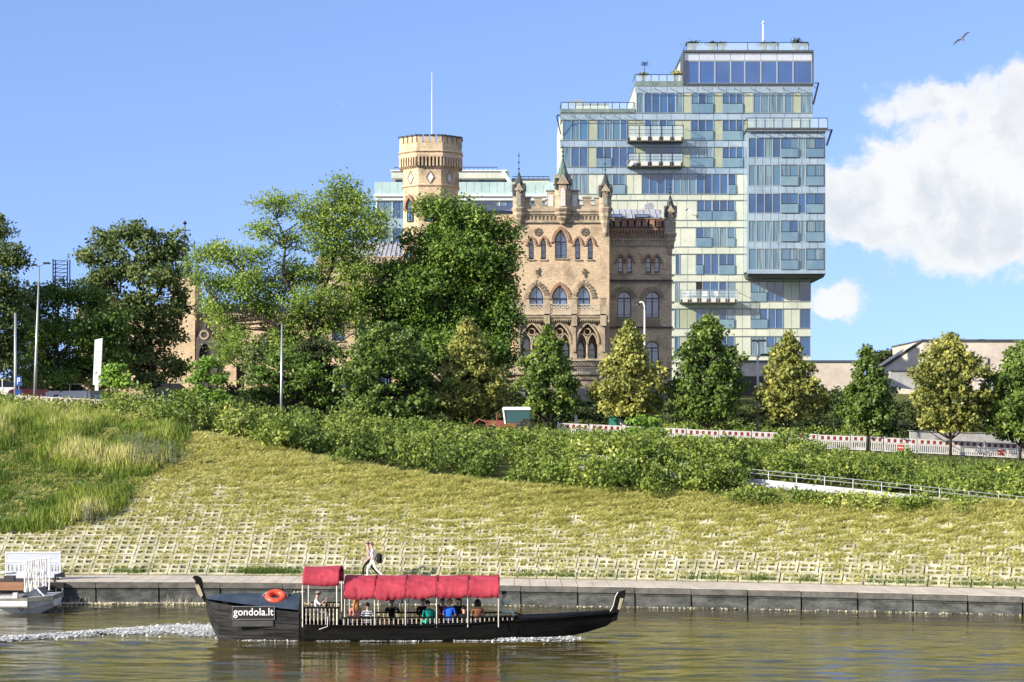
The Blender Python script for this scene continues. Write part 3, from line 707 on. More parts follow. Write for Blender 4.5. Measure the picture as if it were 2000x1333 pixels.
def linden(px, d, wpx, ytop, ybot, label, seed, m=linden_m, per=26, dens=1.0, shape='cone', bloom=.3, ybase=None):
    """street lime tree: straight trunk and an egg or cone shaped crown built of leaf sprays on short limbs"""
    r = np.random.default_rng(seed); k = d / F
    x = onpx(px, d); z0 = gz(x, d); zt, zb = H + (HZ - ytop) * k - z0, H + (HZ - ybot) * k - z0; R0 = wpx * k / 2 * .95
    root = empty('linden_tree', (x, d, z0), label=label, cat='tree', group='lime trees planted along the street')
    hgt = zt - zb
    def rad(t):
        if shape == 'cone': return R0 * np.interp(t, [0, .12, .28, .5, .75, .92, 1], [.66, .95, 1, .76, .42, .17, .04])
        if shape == 'egg': return R0 * np.interp(t, [0, .12, .35, .6, .85, 1], [.6, .9, 1, .88, .5, .12])
        return R0 * np.interp(t, [0, .1, .4, .7, .9, 1], [.7, .95, 1, .85, .55, .2])
    n = int(dens * 22 * hgt * R0 ** 1.0 * 1.9); cl = []
    lob = r.uniform(0, 6.28, 3)
    while len(cl) < n:
        t = r.uniform(0, 1); R_ = rad(t)
        if r.uniform(0, R0) > R_ + .12 * R0: continue
        a = r.uniform(0, 2 * np.pi); q = r.uniform(.15, 1) ** .45
        if noise.noise((a * 1.6 + 3 * seed, t * 9, q * 2)) < -.28: continue
        lump = 1 + .16 * np.sin(3 * a + lob[0] + 7 * t) + .16 * np.sin(5 * a + lob[1] - 17 * t) + .10 * np.sin(23 * t + lob[2]) + .30 * noise.noise((a * 1.3 + seed, t * 6, seed * .7))
        R_ = R_ * q * lump; cl.append((R_ * np.cos(a), R_ * np.sin(a), zb + hgt * t * 1.0 - .1))
    def bright(c): return bloom * (.55 + .9 * noise.noise((c[0] * .9 + seed, c[1] * .9, c[2] * .7))) + .14
    V, T = sprays(cl, r, per, .15, .8, .15, (0, -.1, .45), bright, .72)
    link('crown', fastmesh('linden_crown', V, 4, m, T), parent=root)
    mb = MB(); py_r = random.Random(seed)
    stem = [((0, 0, -.1), .11), ((.02, 0, zb * .6), .085), ((-.03, .02, zb + hgt * .3), .065), ((.02, 0, zb + hgt * .7), .035), ((0, 0, zt - .25), .012)]
    limbs(mb, [stem], cl, py_r, .1, .22)
    mb.build('trunk', bark, root, smooth=True)
    return root
K_ = 'lime tree'
linden(757, 137, 214, 632, 812, 'broad rounded dark green lime tree, the widest of the street row', 101, per=24, shape='round', dens=1.1, bloom=.18, m=linden_m)
linden(912, 138.5, 142, 622, 806, 'lime tree with a yellow blossoming top beside the broad rounded one', 102, m=linden_y, bloom=.5, shape='cone')
linden(1070, 138.5, 128, 634, 802, 'slim grey green lime tree in front of the palace loggia', 103, bloom=.42, shape='cone')
linden(1228, 137.2, 148, 628, 806, 'bright yellow lime tree in front of the palace right wing, by the curved lamp', 104, m=linden_y, bloom=.62, shape='cone')
linden(1383, 136.6, 140, 616, 815, 'tall dark green lime tree at the foot of the glass tower beside the double lamp', 105, bloom=.25, shape='egg')
linden(1540, 136.5, 134, 648, 815, 'yellow crowned lime tree just right of the double street lamp', 106, m=linden_y, bloom=.5, shape='cone')
linden(1694, 134.2, 100, 676, 832, 'small dark lime tree in front of the long low concrete wall', 107, bloom=.15, shape='cone')
linden(1856, 133, 158, 652, 836, 'yellow green lime tree in front of the slanted concrete building', 108, m=linden_y, bloom=.42, shape='egg')
linden(1992, 132.5, 140, 668, 852, 'lime tree cut by the right edge of the photo, in front of the grey wall', 109, bloom=.4, shape='egg')
# thin branch with yellow leaves reaching left on the tree before the slanted building is part of its crown

def lobed_tree(name, label, px, d, lobes, m, seed, stems_px, trunk_r, per=26, leaf=.2, dens=1.0, flat=.28, spread=.36, shell=.5, depth=1.0, tint=.25, cat='tree', frac=.5, droop=.08, w=.5, group=None, up=(0, -.1, .8), tall=1.0):
    """tree from photograph-sized lobes (px, py, rx, ry[, depth offset]); stems_px are polylines [(px, py, radius, depth offset)]"""
    r = np.random.default_rng(seed); k = d / F; x = onpx(px, d); z0 = gz(x, d)
    root = empty(name, (x, d, z0), label=label, cat=cat, group=group)
    L = lambda a, b, dy=0: ((a - px) * k, dy, H + (HZ - b) * k - z0)
    cl = []; val = []
    for i, lo in enumerate(lobes):
        lx, ly, rx, ry = lo[:4]; dy = lo[4] if len(lo) > 4 else r.uniform(-1, 1) * rx * k * .7 * depth
        c = np.array(L(lx, ly, dy)); rad = np.array([rx * k, max(rx * k * .9 * depth, .5), ry * k * tall])
        n = int(dens * 15 * (rad[0] * rad[1] * rad[2]) ** .66) + 5
        u = unit(r.normal(size=(n, 3))); q = r.uniform(0, 1, n)[:, None] ** shell
        cl += list(c + u * q * rad); val += [r.uniform(-.14, .14)] * n
    vmap = {tuple(np.round(c, 4)): v for c, v in zip(cl, val)}
    V, T = sprays(cl, r, per, spread, flat, leaf, up, lambda c: tint + vmap[tuple(np.round(c, 4))] + r.normal(0, .07), w, droop)
    link('crown', fastmesh(name + '_crown', V, 4, m, T), parent=root)
    mb = MB(); forks = [[(L(a, b, dy), q) for a, b, q, dy in st] for st in stems_px]
    g = forks[0][0]; forks[0][0] = ((g[0][0], g[0][1], -.2), g[1])
    limbs(mb, forks, cl, random.Random(seed), trunk_r, frac)
    mb.build('trunk', bark, root, smooth=True)
    return root

A = [(668, 372, 40, 26), (650, 398, 52, 30), (700, 405, 40, 26), (615, 428, 40, 34), (545, 396, 48, 22), (420, 490, 30, 16), (385, 505, 16, 18), (430, 560, 40, 22), (500, 560, 40, 22), (590, 620, 50, 22), (470, 680, 50, 24), (560, 690, 60, 26), (430, 610, 30, 20), (660, 600, 40, 26), (515, 450, 36, 18), (705, 452, 52, 32), (738, 442, 28, 28), (655, 500, 52, 30), (575, 530, 52, 24),
     (440, 500, 46, 20), (398, 538, 20, 26), (480, 545, 46, 20), (412, 590, 26, 22), (605, 585, 60, 26), (515, 605, 52, 24), (452, 640, 34, 18), (565, 655, 66, 24), (690, 562, 36, 30),
     (640, 635, 44, 24), (505, 500, 40, 16), (560, 470, 30, 16), (620, 470, 30, 22), (700, 520, 40, 22), (480, 590, 40, 20), (690, 610, 34, 26), (540, 560, 40, 20), (610, 545, 40, 20), (660, 440, 46, 26)]
lobed_tree('locust_tree', 'tall airy locust tree with layered feathery foliage left of the brick tower', 612, 160, A, locust_m, 201,
           [[(618, 760, .34, 0), (612, 660, .30, 0), (622, 590, .24, 0), (648, 520, .17, 0), (660, 450, .10, 0), (668, 375, .03, 0)],
            [(612, 660, .22, 0), (590, 600, .16, -.6), (555, 540, .12, -.8), (560, 470, .08, -.6), (535, 415, .03, -.4)],
            [(590, 600, .13, -.6), (520, 570, .10, -1), (455, 515, .06, -1), (420, 490, .02, -1)], [(622, 590, .14, 0), (672, 535, .10, .6), (715, 470, .06, .8), (745, 435, .02, .8)],
            [(600, 680, .14, 0), (530, 630, .09, -1), (460, 610, .05, -1.2), (415, 585, .02, -1.2)]], .34, per=30, leaf=.15, dens=1.5, flat=.5, spread=.42, tint=.62, frac=.2, tall=1.35)
B = [(850, 415, 40, 26), (905, 425, 56, 30), (955, 448, 44, 28), (994, 480, 22, 32), (830, 470, 46, 28), (900, 490, 76, 34), (770, 528, 44, 24), (735, 575, 44, 20), (815, 560, 66, 30),
     (925, 560, 72, 36), (980, 560, 34, 40), (860, 620, 100, 36), (965, 625, 52, 40), (770, 630, 56, 28), (900, 680, 86, 28), (715, 590, 24, 24), (950, 510, 60, 28), (860, 520, 60, 30),
     (830, 690, 60, 26), (970, 690, 40, 30), (800, 600, 60, 26), (985, 605, 24, 34), (900, 590, 90, 40, 1.5), (850, 650, 90, 36, 2), (940, 650, 60, 36, 2)]
lobed_tree('broadleaf_tree', 'large dense dark green tree hiding the middle of the palace beside its tower', 872, 162, B, dense_m, 202,
           [[(880, 790, .42, 0), (876, 700, .36, 0), (870, 620, .28, 0), (880, 540, .2, 0), (900, 470, .12, 0), (905, 410, .04, 0)],
            [(870, 620, .2, 0), (820, 570, .13, -.8), (775, 530, .07, -1), (740, 560, .03, -1)], [(876, 660, .2, 0), (930, 590, .14, -.6), (975, 540, .08, -.8), (1000, 490, .03, -.8)],
            [(880, 540, .14, 0), (930, 490, .09, .6), (965, 450, .04, .6)]], .42, per=34, leaf=.19, dens=1.75, flat=.6, spread=.42, tall=1.3, shell=.42, tint=.52, frac=.15)
Cc_ = [(210, 470, 34, 30), (268, 462, 46, 32), (335, 480, 30, 34), (228, 525, 56, 34), (310, 540, 54, 38), (352, 590, 22, 50), (190, 560, 42, 34), (262, 600, 66, 36), (322, 645, 44, 42),
       (205, 635, 52, 40), (280, 700, 70, 34), (340, 720, 30, 26), (176, 500, 24, 20), (245, 660, 50, 36), (310, 500, 36, 30), (290, 745, 40, 16)]
lobed_tree('broadleaf_tree', 'tall grey green tree with an open ragged crown left of the slender church spire', 292, 166, Cc_, greyg_m, 203,
           [[(300, 775, .32, 0), (295, 700, .28, 0), (285, 620, .22, 0), (270, 540, .14, 0), (262, 450, .03, 0)], [(285, 620, .16, 0), (320, 550, .10, .5), (335, 480, .03, .5)],
            [(290, 660, .16, 0), (235, 590, .10, -.6), (200, 520, .06, -.8), (180, 480, .02, -.8)]], .32, per=27, leaf=.2, dens=1.55, flat=.55, spread=.34, tint=.38, frac=.25, w=.6)
D_ = [(60, 590, 36, 30), (112, 572, 46, 28), (172, 580, 42, 30), (90, 640, 62, 38), (172, 650, 54, 42), (60, 690, 44, 34), (150, 710, 74, 32), (210, 700, 40, 36), (110, 735, 50, 22), (230, 640, 34, 40), (60, 735, 30, 18), (215, 745, 36, 16)]
lobed_tree('broadleaf_tree', 'broad dark green tree behind the tall lamp post, its lower crown in shade', 106, 160, D_, dense_m, 204,
           [[(105, 790, .26, 0), (108, 730, .22, 0), (112, 650, .15, 0), (115, 570, .05, 0)], [(108, 700, .15, 0), (160, 650, .09, 0), (190, 590, .03, 0)], [(108, 710, .13, 0), (70, 650, .08, 0), (55, 600, .03, 0)]],
           .26, per=30, leaf=.19, dens=1.9, flat=.5, spread=.36, tint=.32, frac=.2)
E_ = [(-14, 445, 30, 30), (18, 505, 40, 30), (-10, 560, 56, 40), (25, 600, 34, 40), (-20, 640, 56, 50), (10, 700, 44, 44), (-50, 500, 50, 60), (-60, 700, 50, 50), (30, 660, 24, 30)]
lobed_tree('broadleaf_tree', 'dark tree cut by the left edge of the photo', -20, 156, E_, greyg_m, 205,
           [[(-18, 785, .3, 0), (-16, 700, .26, 0), (-12, 600, .18, 0), (-5, 480, .05, 0)]], .3, per=30, leaf=.2, dens=1.9, flat=.5, spread=.36, tint=.28, frac=.2)
def small_tree(name, label, px, d, lobes, m, seed, yb, rad=.06, **kw):
    top = min(l[1] for l in lobes)
    return lobed_tree(name, label, px, d, lobes, m, seed, [[(px, yb, rad, 0), (px + 2, (yb + top) / 2, rad * .7, 0), (lobes[0][0], top, rad * .2, 0)]], rad, **{**dict(per=26, leaf=.17, dens=1.8, flat=.35, spread=.26, tint=.45, frac=.5), **kw})
small_tree('ash_sapling', 'bright light green sapling left of the airy locust tree', 405, 144, [(405, 708, 22, 18), (388, 740, 24, 18), (425, 735, 24, 20), (400, 770, 32, 20), (430, 780, 22, 16), (378, 780, 18, 18)], young_m, 211, 810)
small_tree('maple_sapling', 'small bright green maple beside the white totem sign', 228, 146, [(228, 725, 24, 12), (212, 745, 20, 12), (244, 748, 18, 12)], young_m, 212, 795, leaf=.22)
small_tree('broadleaf_tree', 'fresh green bushy tree behind the plain lamp post', 560, 147, [(560, 705, 44, 22), (520, 735, 34, 26), (600, 730, 40, 26), (560, 765, 56, 26), (500, 770, 30, 22), (620, 775, 30, 24)], dense_m, 213, 810, .1, tint=.5)
small_tree('broadleaf_tree', 'dark tree between the plain lamp post and the broad lime tree', 632, 150, [(628, 690, 44, 34), (650, 730, 40, 34), (610, 740, 44, 34), (640, 780, 46, 24), (600, 690, 24, 30)], dark_m, 214, 815, .12, tint=.4)
small_tree('young_tree', 'thin pale green young tree on the lawn before the arched brick gate', 496, 152, [(496, 690, 16, 18), (488, 715, 20, 18), (505, 725, 20, 18), (494, 745, 18, 12)], greyg_m, 215, 795, .04, tint=.5, dens=1.2)
small_tree('ash_sapling', 'bright feathery sapling growing out of the hedge in front of the green container', 1258, 127, [(1258, 825, 26, 12), (1240, 845, 22, 12), (1276, 845, 20, 12), (1256, 862, 26, 14)], young_m, 216, 885, .04, leaf=.16, dens=2.4)
small_tree('broadleaf_tree', 'distant dark tree rising behind the low concrete wall', 1768, 215, [(1768, 690, 30, 16), (1745, 708, 24, 14), (1790, 700, 24, 18), (1770, 715, 34, 14), (1715, 700, 22, 16)], dark_m, 217, 745, .12, leaf=.28, spread=.4)
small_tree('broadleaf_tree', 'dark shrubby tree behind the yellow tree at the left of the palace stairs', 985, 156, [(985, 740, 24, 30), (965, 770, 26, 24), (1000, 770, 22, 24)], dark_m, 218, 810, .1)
# ================================================================ BUILDINGS
def outline(w, h, shape, n=7):
    """window outline, counter-clockwise, foot centred on the origin"""
    x = w / 2
    if shape == 'rect': return [(-x, 0), (x, 0), (x, h), (-x, h)]
    pts = [(-x, 0), (x, 0)]
    if shape == 'round':
        for i in range(2 * n + 1):
            a = math.pi * i / (2 * n); pts.append((x * math.cos(a), h - x + x * math.sin(a)))
    else:
        rise = min(.95 * w if w > .8 else 1.15 * w, h * .6); zs = h - rise
        R_ = [(-x + w * math.cos(a), zs + rise / .866 * math.sin(a)) for a in [R(60) * i / n for i in range(n + 1)]]
        pts += R_ + [(-px_, pz) for px_, pz in R_[-2::-1]]
    return pts
def inset(pts, t):
    """outline moved inwards by t (outwards when t is negative)"""
    n = len(pts); out = []
    for i in range(n):
        a, b, c = Vector(pts[i - 1]), Vector(pts[i]), Vector(pts[(i + 1) % n])
        d1, d2 = (b - a).normalized(), (c - b).normalized()
        n1, n2 = Vector((-d1.y, d1.x)), Vector((-d2.y, d2.x)); m = n1 + n2
        m = m.normalized() * (t / max(.35, m.normalized().dot(n1))) if m.length > .1 else n1 * t
        out.append((b.x + m.x, b.y + m.y))
    return out
def ring(mb, o, i, y0, y1, closed=True):
    n = len(o); v = [(x, y0, z) for x, z in o] + [(x, y0, z) for x, z in i] + [(x, y1, z) for x, z in o] + [(x, y1, z) for x, z in i]
    fs = []
    for a in range(n if closed else n - 1):
        b = (a + 1) % n
        fs += [(a, b, b + n, a + n), (a, a + 2 * n, b + 2 * n, b), (a + n, b + n, b + 3 * n, a + 3 * n)]
    mb.add(v, fs)
def wall_mesh(mb, outer, holes, y0, reveal=.32, depth=None):
    """front wall face with openings, their reveals, and outer edges running back to depth"""
    loops = [outer] + holes; allp = [p for l in loops for p in l]
    tr = tessellate_polygon([[Vector((x, z, 0)) for x, z in l] for l in loops])
    fs = []
    for a, b, c in tr:
        A, B, C_ = allp[a], allp[b], allp[c]
        if (B[0] - A[0]) * (C_[1] - A[1]) - (B[1] - A[1]) * (C_[0] - A[0]) < 0: b, c = c, b
        fs.append((a, b, c))
    mb.add([(x, y0, z) for x, z in allp], fs)
    for l in holes:
        n = len(l); mb.add([(x, y0, z) for x, z in l] + [(x, y0 + reveal, z) for x, z in l], [(i, (i + 1) % n, (i + 1) % n + n, i + n) for i in range(n)])
    if depth:
        n = len(outer); mb.add([(x, y0, z) for x, z in outer] + [(x, y0 + depth, z) for x, z in outer], [(i, i + n, (i + 1) % n + n, (i + 1) % n) for i in range(n)])
_wc = {}
def castle_window(root, x, z, w, h, y, shape, hood=None, sill=True, mull=True):
    """window = frame mesh with a pane child; hood: 'red' plain red brick arch, 'fan' alternating voussoirs"""
    key = (round(w, 2), round(h, 2), shape, mull)
    if key not in _wc:
        o = outline(w, h, shape); fr = MB(); t = .075 if w > .7 else .055
        ring(fr, o, inset(o, t), 0, .09)
        rise = w / 2 if shape == 'round' else (min(.95 * w if w > .8 else 1.15 * w, h * .6) if shape == 'point' else h * .3)
        zt = h - rise
        if mull and w > .7:
            fr.box(-.05, .05, .005, .085, t * .5, zt); fr.box(-.02, .02, .012, .08, zt, h - t)
            fr.box(-w / 2 + t, w / 2 - t, .002, .088, zt - .05, zt + .05)
            for sx in (-1, 1): fr.box(min(sx * .05, sx * (w / 2 - t)), max(sx * .05, sx * (w / 2 - t)), .02, .07, zt * .83, zt * .83 + .035); fr.box(min(sx * .05, sx * (w / 2 - t)), max(sx * .05, sx * (w / 2 - t)), .02, .07, zt * .16, zt * .16 + .03)
        else:
            fr.box(-w / 2 + t * .6, w / 2 - t * .6, .01, .08, zt - .03, zt + .03); fr.box(-w / 2 + t * .6, w / 2 - t * .6, .01, .08, zt * .45, zt * .45 + .04)
            fr.box(-w / 2 + t * .6, w / 2 - t * .6, .01, .08, t * .5, .16)
        pn = MB(); pn.prism(inset(o, .03), .045, .06)
        _wc[key] = (fr.mesh('window', navy), pn.mesh('pane', g_castle))
    a, b = _wc[key]
    o = link('window', a, None, root, (x, y + .2, z)); link('pane', b, None, o)
    if sill:
        s = MB(); s.box(-w / 2 - .1, w / 2 + .1, -.32, -.0, -.1, 0); s.build('sill', stone, o)
    if hood:
        ol = outline(w, h, shape, 9); hd = MB()
        top = [p for p in ol[2:]]
        t1, t0 = (.10, .44) if hood == 'fan' else (.06, .20 if w < .7 else .30)
        full = ol; oo = inset(full, -t0); ii = inset(full, -t1); oo, ii = oo[2:], ii[2:]
        if hood == 'red':
            ring(hd, ii, oo, -.32, -.17, False); hd.box(oo[0][0] - .05, oo[0][0] + .12, -.32, -.17, oo[0][1] - .1, oo[0][1]); hd.box(oo[-1][0] - .12, oo[-1][0] + .05, -.32, -.17, oo[-1][1] - .1, oo[-1][1])
            hd.build('brick_arch', brick_r, o)
        else:
            # separate wedge bricks, every other one proud, following the arch
            P0 = [Vector(p) for p in ii]; P1 = [Vector(p) for p in oo]
            def at(P, s):
                s *= len(P) - 1; i = min(int(s), len(P) - 2); return P[i].lerp(P[i + 1], s - i)
            n = 22; bm1 = MB()
            for i in range(n):
                a0, a1 = i / n, (i + .62) / n
                q = [at(P0, a0), at(P1, a0), at(P1, a1), at(P0, a1)][::-1]
                bm1.prism([(p.x, p.y) for p in q], -.36 if i % 2 else -.30, -.19)
            bm1.build('brick_arch', stone, o)
    return o

def castle():
    P = Pl(180.0); x, z, m = P.x, P.z, P.m
    root = empty('brick_palace', (x(1000), 183, gz(x(1000), 183) - .3), label='yellow brick neo gothic palace with battlements, pinnacles and an octagonal tower', cat='palace')
    bx, by, bz = root.location
    def L(px): return x(px) - bx
    def Z(py): return z(py) - bz
    y0 = 180 - by                                    # central block front
    def win(c, yb, yt, wpx, y, shape, hood=None, **kw): return castle_window(root, L(c), Z(yb), m(wpx), Z(yt) - Z(yb), y, shape, hood, **kw)
    def hole(c, yb, yt, wpx, shape): return [(a + L(c), b + Z(yb)) for a, b in outline(m(wpx), Z(yt) - Z(yb), shape)]
    # ---- central block
    ups = [(1095.5, 505, 451, 23, 'point', 'red'), (1037.5, 507, 467, 10, 'point', 'red'), (1061.5, 507, 467, 10, 'point', 'red'), (1128.5, 507, 467, 10, 'point', 'red'), (1153, 507, 467, 10, 'point', 'red')]
    mids = [(1047.5, 600, 559, 27, 'point', 'fan'), (1093.5, 600, 559, 29, 'point', 'red'), (1139.5, 600, 559, 27, 'point', 'fan')]
    low = [(1028, 705, 645, 15, 'point', None), (1050, 705, 645, 15, 'point', None), (1083, 705, 668, 15, 'point', None), (1105, 705, 668, 15, 'point', None), (1134, 705, 668, 14, 'point', None), (1156, 705, 668, 14, 'point', None)]
    mb = MB(); zt = Z(416)
    wall_mesh(mb, [(L(1003), Z(792)), (L(1190), Z(792)), (L(1190), zt), (L(1003), zt)], [hole(*w[:5]) for w in ups + mids + low], y0, .34, 9.5)
    mb.box(L(1003) + .02, L(1190) - .02, y0 + .36, y0 + 9.4, Z(792), zt - .02)
    mb.build('central_block', brick_y, root)
    for w in ups + mids + low: win(w[0], w[1], w[2], w[3], y0, w[4], w[5], sill=w[2] < 600)
    yb = y0 - .18
    mb = MB()   # cornice mouldings and frieze with sunk squares
    mb.box(L(1001), L(1192), y0 - .34, y0 + .5, Z(414), Z(409.5)); mb.box(L(1002), L(1191), y0 - .24, y0 + .4, Z(419.5), Z(414.01)); mb.box(L(1002), L(1191), y0 - .2, y0 + .3, Z(435.5), Z(432))
    mb.box(L(1002), L(1191), y0 - .12, y0 + .3, Z(432), Z(430.5)); mb.box(L(1002), L(1191), y0 - .12, y0 + .3, Z(422.5), Z(419.5))
    k = 1004
    while k < 1190: mb.box(L(k), L(k + 2.6), y0 - .12, y0 - .001, Z(430.5), Z(422.5)); k += 7.6
    mb.build('cornice', stone, root)
    mb = MB()
    for zc in (542, 618): pass
    # parapet between turrets with crenels and stepped copings
    def par(x0, x1, zb, zt_, dy=.0): fr.box(L(x0), L(x1), y0 - .1 + dy, y0 + .45 + dy, Z(zb), Z(zt_)); cap.box(L(x0) - .07, L(x1) + .07, y0 - .18 + dy, y0 + .53 + dy, Z(zt_), Z(zt_ - 2.2))
    for s in (lambda a, b: (a, b), lambda a, b: (2199 - 1 - b, 2198 - a)):
        fr = MB(); cap = MB()
        for a, b, zt_ in ((1023, 1036, 388), (1044, 1058.5, 387), (1066, 1068, 392)):
            u, v = s(a, b); par(min(u, v), max(u, v), 409.5, zt_)
        for a, b in ((1036, 1044), (1058.5, 1066)):
            u, v = s(a, b); fr.box(L(min(u, v)), L(max(u, v)), y0 - .1, y0 + .45, Z(409.5), Z(402)); cap.box(L(min(u, v)), L(max(u, v)), y0 - .15, y0 + .5, Z(402), Z(400.6))
        u, v = s(1068, 1083.5); par(min(u, v), max(u, v), 409.5, 374, -.04)
        pn = MB(); pn.box(L(min(u, v)) + .12, L(max(u, v)) - .12, y0 - .17, y0 - .13, Z(404), Z(381)); pn.build('plaster_panel', plaster, root)
        fr.build('parapet', stone, root); cap.build('parapet_coping', stone_p, root)
    # ---- turrets
    def turret(cx, half, ytop, ybody, ycor, yend, yfin, y, crown, niche=True, sub='turret'):
        h = m(half); Y = y
        t = MB(); ang = R(45)
        cc = (L(cx), Y + h * .55, 0); r_ = h * 1.12
        t.lathe((cc[0], cc[1], 0), [(r_ * 1.10, Z(ycor)), (r_ * 1.22, Z(ycor - 3)), (r_, Z(ycor - 5)), (r_, Z(ybody + 26)), (r_ * 1.07, Z(ybody + 24)), (r_, Z(ybody + 22)), (r_, Z(ybody))], 8, R(22.5))
        n = (yend - ycor)
        t.lathe((cc[0], cc[1], 0), [(.05, Z(yend)), (r_ * .38, Z(yend - .12 * n)), (r_ * .42, Z(yend - .3 * n)), (r_ * .75, Z(yend - .5 * n)), (r_ * .72, Z(yend - .6 * n)), (r_ * 1.0, Z(yend - .75 * n)), (r_ * .98, Z(yend - .88 * n)), (r_ * 1.2, Z(ycor) + .001)], 8, R(22.5))
        o = t.build(sub, stone, root)
        sp = MB(); sp.lathe((cc[0], cc[1], 0), [(r_ * 1.12, Z(ybody)), (r_ * .62, Z(ybody - .42 * (ybody - ytop))), (.03, Z(ytop))], 8, R(22.5))
        sp.build('spire', crown, o)
        # gables on four sides and corner pinnacles
        g = MB(); gh = (ybody - ytop) * .36
        for a in range(4):
            ca, sa = math.cos(a * math.pi / 2), math.sin(a * math.pi / 2)
            tri = [(-r_ * .72, Z(ybody + 2)), (r_ * .72, Z(ybody + 2)), (0, Z(ybody - gh))]; g2 = MB(); g2.prism(tri, -r_ * 1.12, -r_ * .3)
            g.add([(cc[0] + vx * ca - vy * sa, cc[1] + vx * sa + vy * ca, vz) for vx, vy, vz in g2.v], g2.f)
        g.build('gable', stone, o)
        for a in range(4):
            c4 = MB()
            an = math.pi / 4 + a * math.pi / 2; q = (cc[0] + r_ * 1.05 * math.cos(an), cc[1] + r_ * 1.05 * math.sin(an), 0)
            c4.lathe(q, [(.14, Z(ybody + 12)), (.15, Z(ybody + 1)), (.18, Z(ybody)), (.16, Z(ybody - 9)), (.19, Z(ybody - 9.5)), (.12, Z(ybody - 10))], 6)
            c4.build('corner_pinnacle', darkslate, o)
        fn = MB()
        fn.tube([(cc[0], cc[1], Z(ytop) - .1), (cc[0], cc[1], Z(yfin))], .02, 5); zz = Z(ytop)
        H_ = Z(yfin) - zz
        for f, r1 in ((.12, .07), (.45, .06), (.8, .05)): fn.lathe((cc[0], cc[1], zz + H_ * f), [(.02, -.1), (r1 * 1.4, 0), (.02, .1)], 6)
        fn.build('finial', iron, o)
        if niche:
            nw = h * .62; nh = Z(ybody + 8) - Z(ycor - 7); p_ = MB(); ol = [(a + cc[0], b + Z(ycor - 7)) for a, b in outline(nw, nh, 'point')]
            p_.prism(ol, cc[1] - r_ * 1.0 - .03, cc[1] - r_ * .8); p_.build('niche_panel', plaster if half > 13 else stone_p, o)
        rn = MB(); a = [i * math.pi / 5 for i in range(10)]; q = h * .3
        o1 = [(cc[0] + q * math.cos(t_), Z(ybody + (0 if half > 13 else 3)) + q * math.sin(t_)) for t_ in a]; i1 = [(cc[0] + q * .65 * math.cos(t_), Z(ybody + (0 if half > 13 else 3)) + q * .65 * math.sin(t_)) for t_ in a]
        ring(rn, o1, i1, cc[1] - r_ * 1.2, cc[1] - r_ * .9); 
        if half <= 13: rn.build('roundel', stone, o)
    turret(1013.5, 11.5, 335, 372, 411, 449, 297, y0 - .35, darkslate)
    turret(1099, 15.0, 309, 360, 412, 441, 283, y0 - .55, copper)
    turret(1182, 11.5, 337, 374, 411, 461, 300, y0 - .35, darkslate)
    # rosettes and relief ornaments
    for c in (1051, 1142.5):
        ro = MB(); cx, cz = L(c), Z(453.5)
        for i in range(8):
            a = i * math.pi / 4; q = (cx + .25 * math.cos(a), 0, cz + .25 * math.sin(a)); pts = [(q[0] + .12 * math.cos(b), q[2] + .12 * math.sin(b)) for b in [j * math.pi / 3 for j in range(6)]]
            ro.prism(pts, y0 - .07, y0 - .001)
        ro.prism([(cx + .08 * math.cos(b), cz + .08 * math.sin(b)) for b in [j * math.pi / 4 for j in range(8)]], y0 - .1, y0 - .001)
        ro.build('rosette', mat('sooty_relief', (.13, .11, .08), .9), root)
        ro = MB(); r_ = random.Random(c); cz = Z(533)
        for i in range(16):
            a = r_.uniform(0, 6.28); q = r_.uniform(.0, .28); s_ = r_.uniform(.05, .11); ux, uz = L(c) + q * math.cos(a) * .8, cz + q * 1.5 * math.sin(a)
            ro.prism([(ux + s_ * math.cos(b), uz + s_ * math.sin(b)) for b in [j * math.pi / 2.5 for j in range(5)]], y0 - .05 - r_.uniform(0, .08), y0 - .001)
        ro.build('relief_ornament', mat('sooty_relief', (.13, .11, .08), .9), root)
    # ---- loggia with balcony
    yl = y0 - 2.6; lg = MB()
    arch = [(1038, 40), (1091.5, 40), (1145, 40)]
    holes = []
    for c, w_ in arch:
        # pointed arch opening split into two lancets and a round eye by stone tracery
        full = [(a + L(c), b + Z(703)) for a, b in outline(m(w_), Z(636) - Z(703), 'point')]; holes.append(full)
    quats = []
    for c in (1020, 1057.5, 1073, 1110, 1126, 1163.5):
        cx, cz = L(c), Z(637); pts = []
        for i in range(16):
            a = i * math.pi / 8; q = .2 if i % 4 == 0 else (.12 if i % 2 else .09); pts.append((cx + q * math.cos(a), cz + q * math.sin(a)))
        quats.append(pts)
    wall_mesh(lg, [(L(1008), Z(706)), (L(1184), Z(706)), (L(1184), Z(627)), (L(1008), Z(627))], holes + quats, yl, .5, 2.5)
    lg.box(L(1008) + .01, L(1184) - .01, yl + .02, y0, Z(628.5), Z(627.01))
    lg.build('loggia', stone, root)
    for c, w_ in arch:
        t = MB(); W_ = m(w_); hb = Z(703); cx = L(c)
        fo = [(a + cx, b + hb) for a, b in outline(W_, Z(636) - Z(703), 'point', 9)]
        ring(t, inset(fo, -.14)[2:], fo[2:], yl - .12, yl + .1, False)
        hw = W_ / 2 - .1
        for sx in (-1, 1):
            sub = [(a + cx + sx * W_ / 4, b + hb) for a, b in outline(hw, (Z(636) - Z(703)) * .72, 'point')]
            ring(t, inset(sub, -.07)[2:], inset(sub, .03)[2:], yl + .05, yl + .3, False)
        r1 = m(7.2); zc = Z(651); a = [i * math.pi / 8 for i in range(16)]
        ring(t, [(cx + r1 * math.cos(q), zc + r1 * math.sin(q)) for q in a], [(cx + r1 * .72 * math.cos(q), zc + r1 * .72 * math.sin(q)) for q in a], yl + .05, yl + .3)
        t.lathe((cx, yl + .18, 0), [(.16, hb), (.1, hb + .15), (.09, hb + 1.6), (.16, hb + 1.75), (.16, hb + 1.85)], 8)
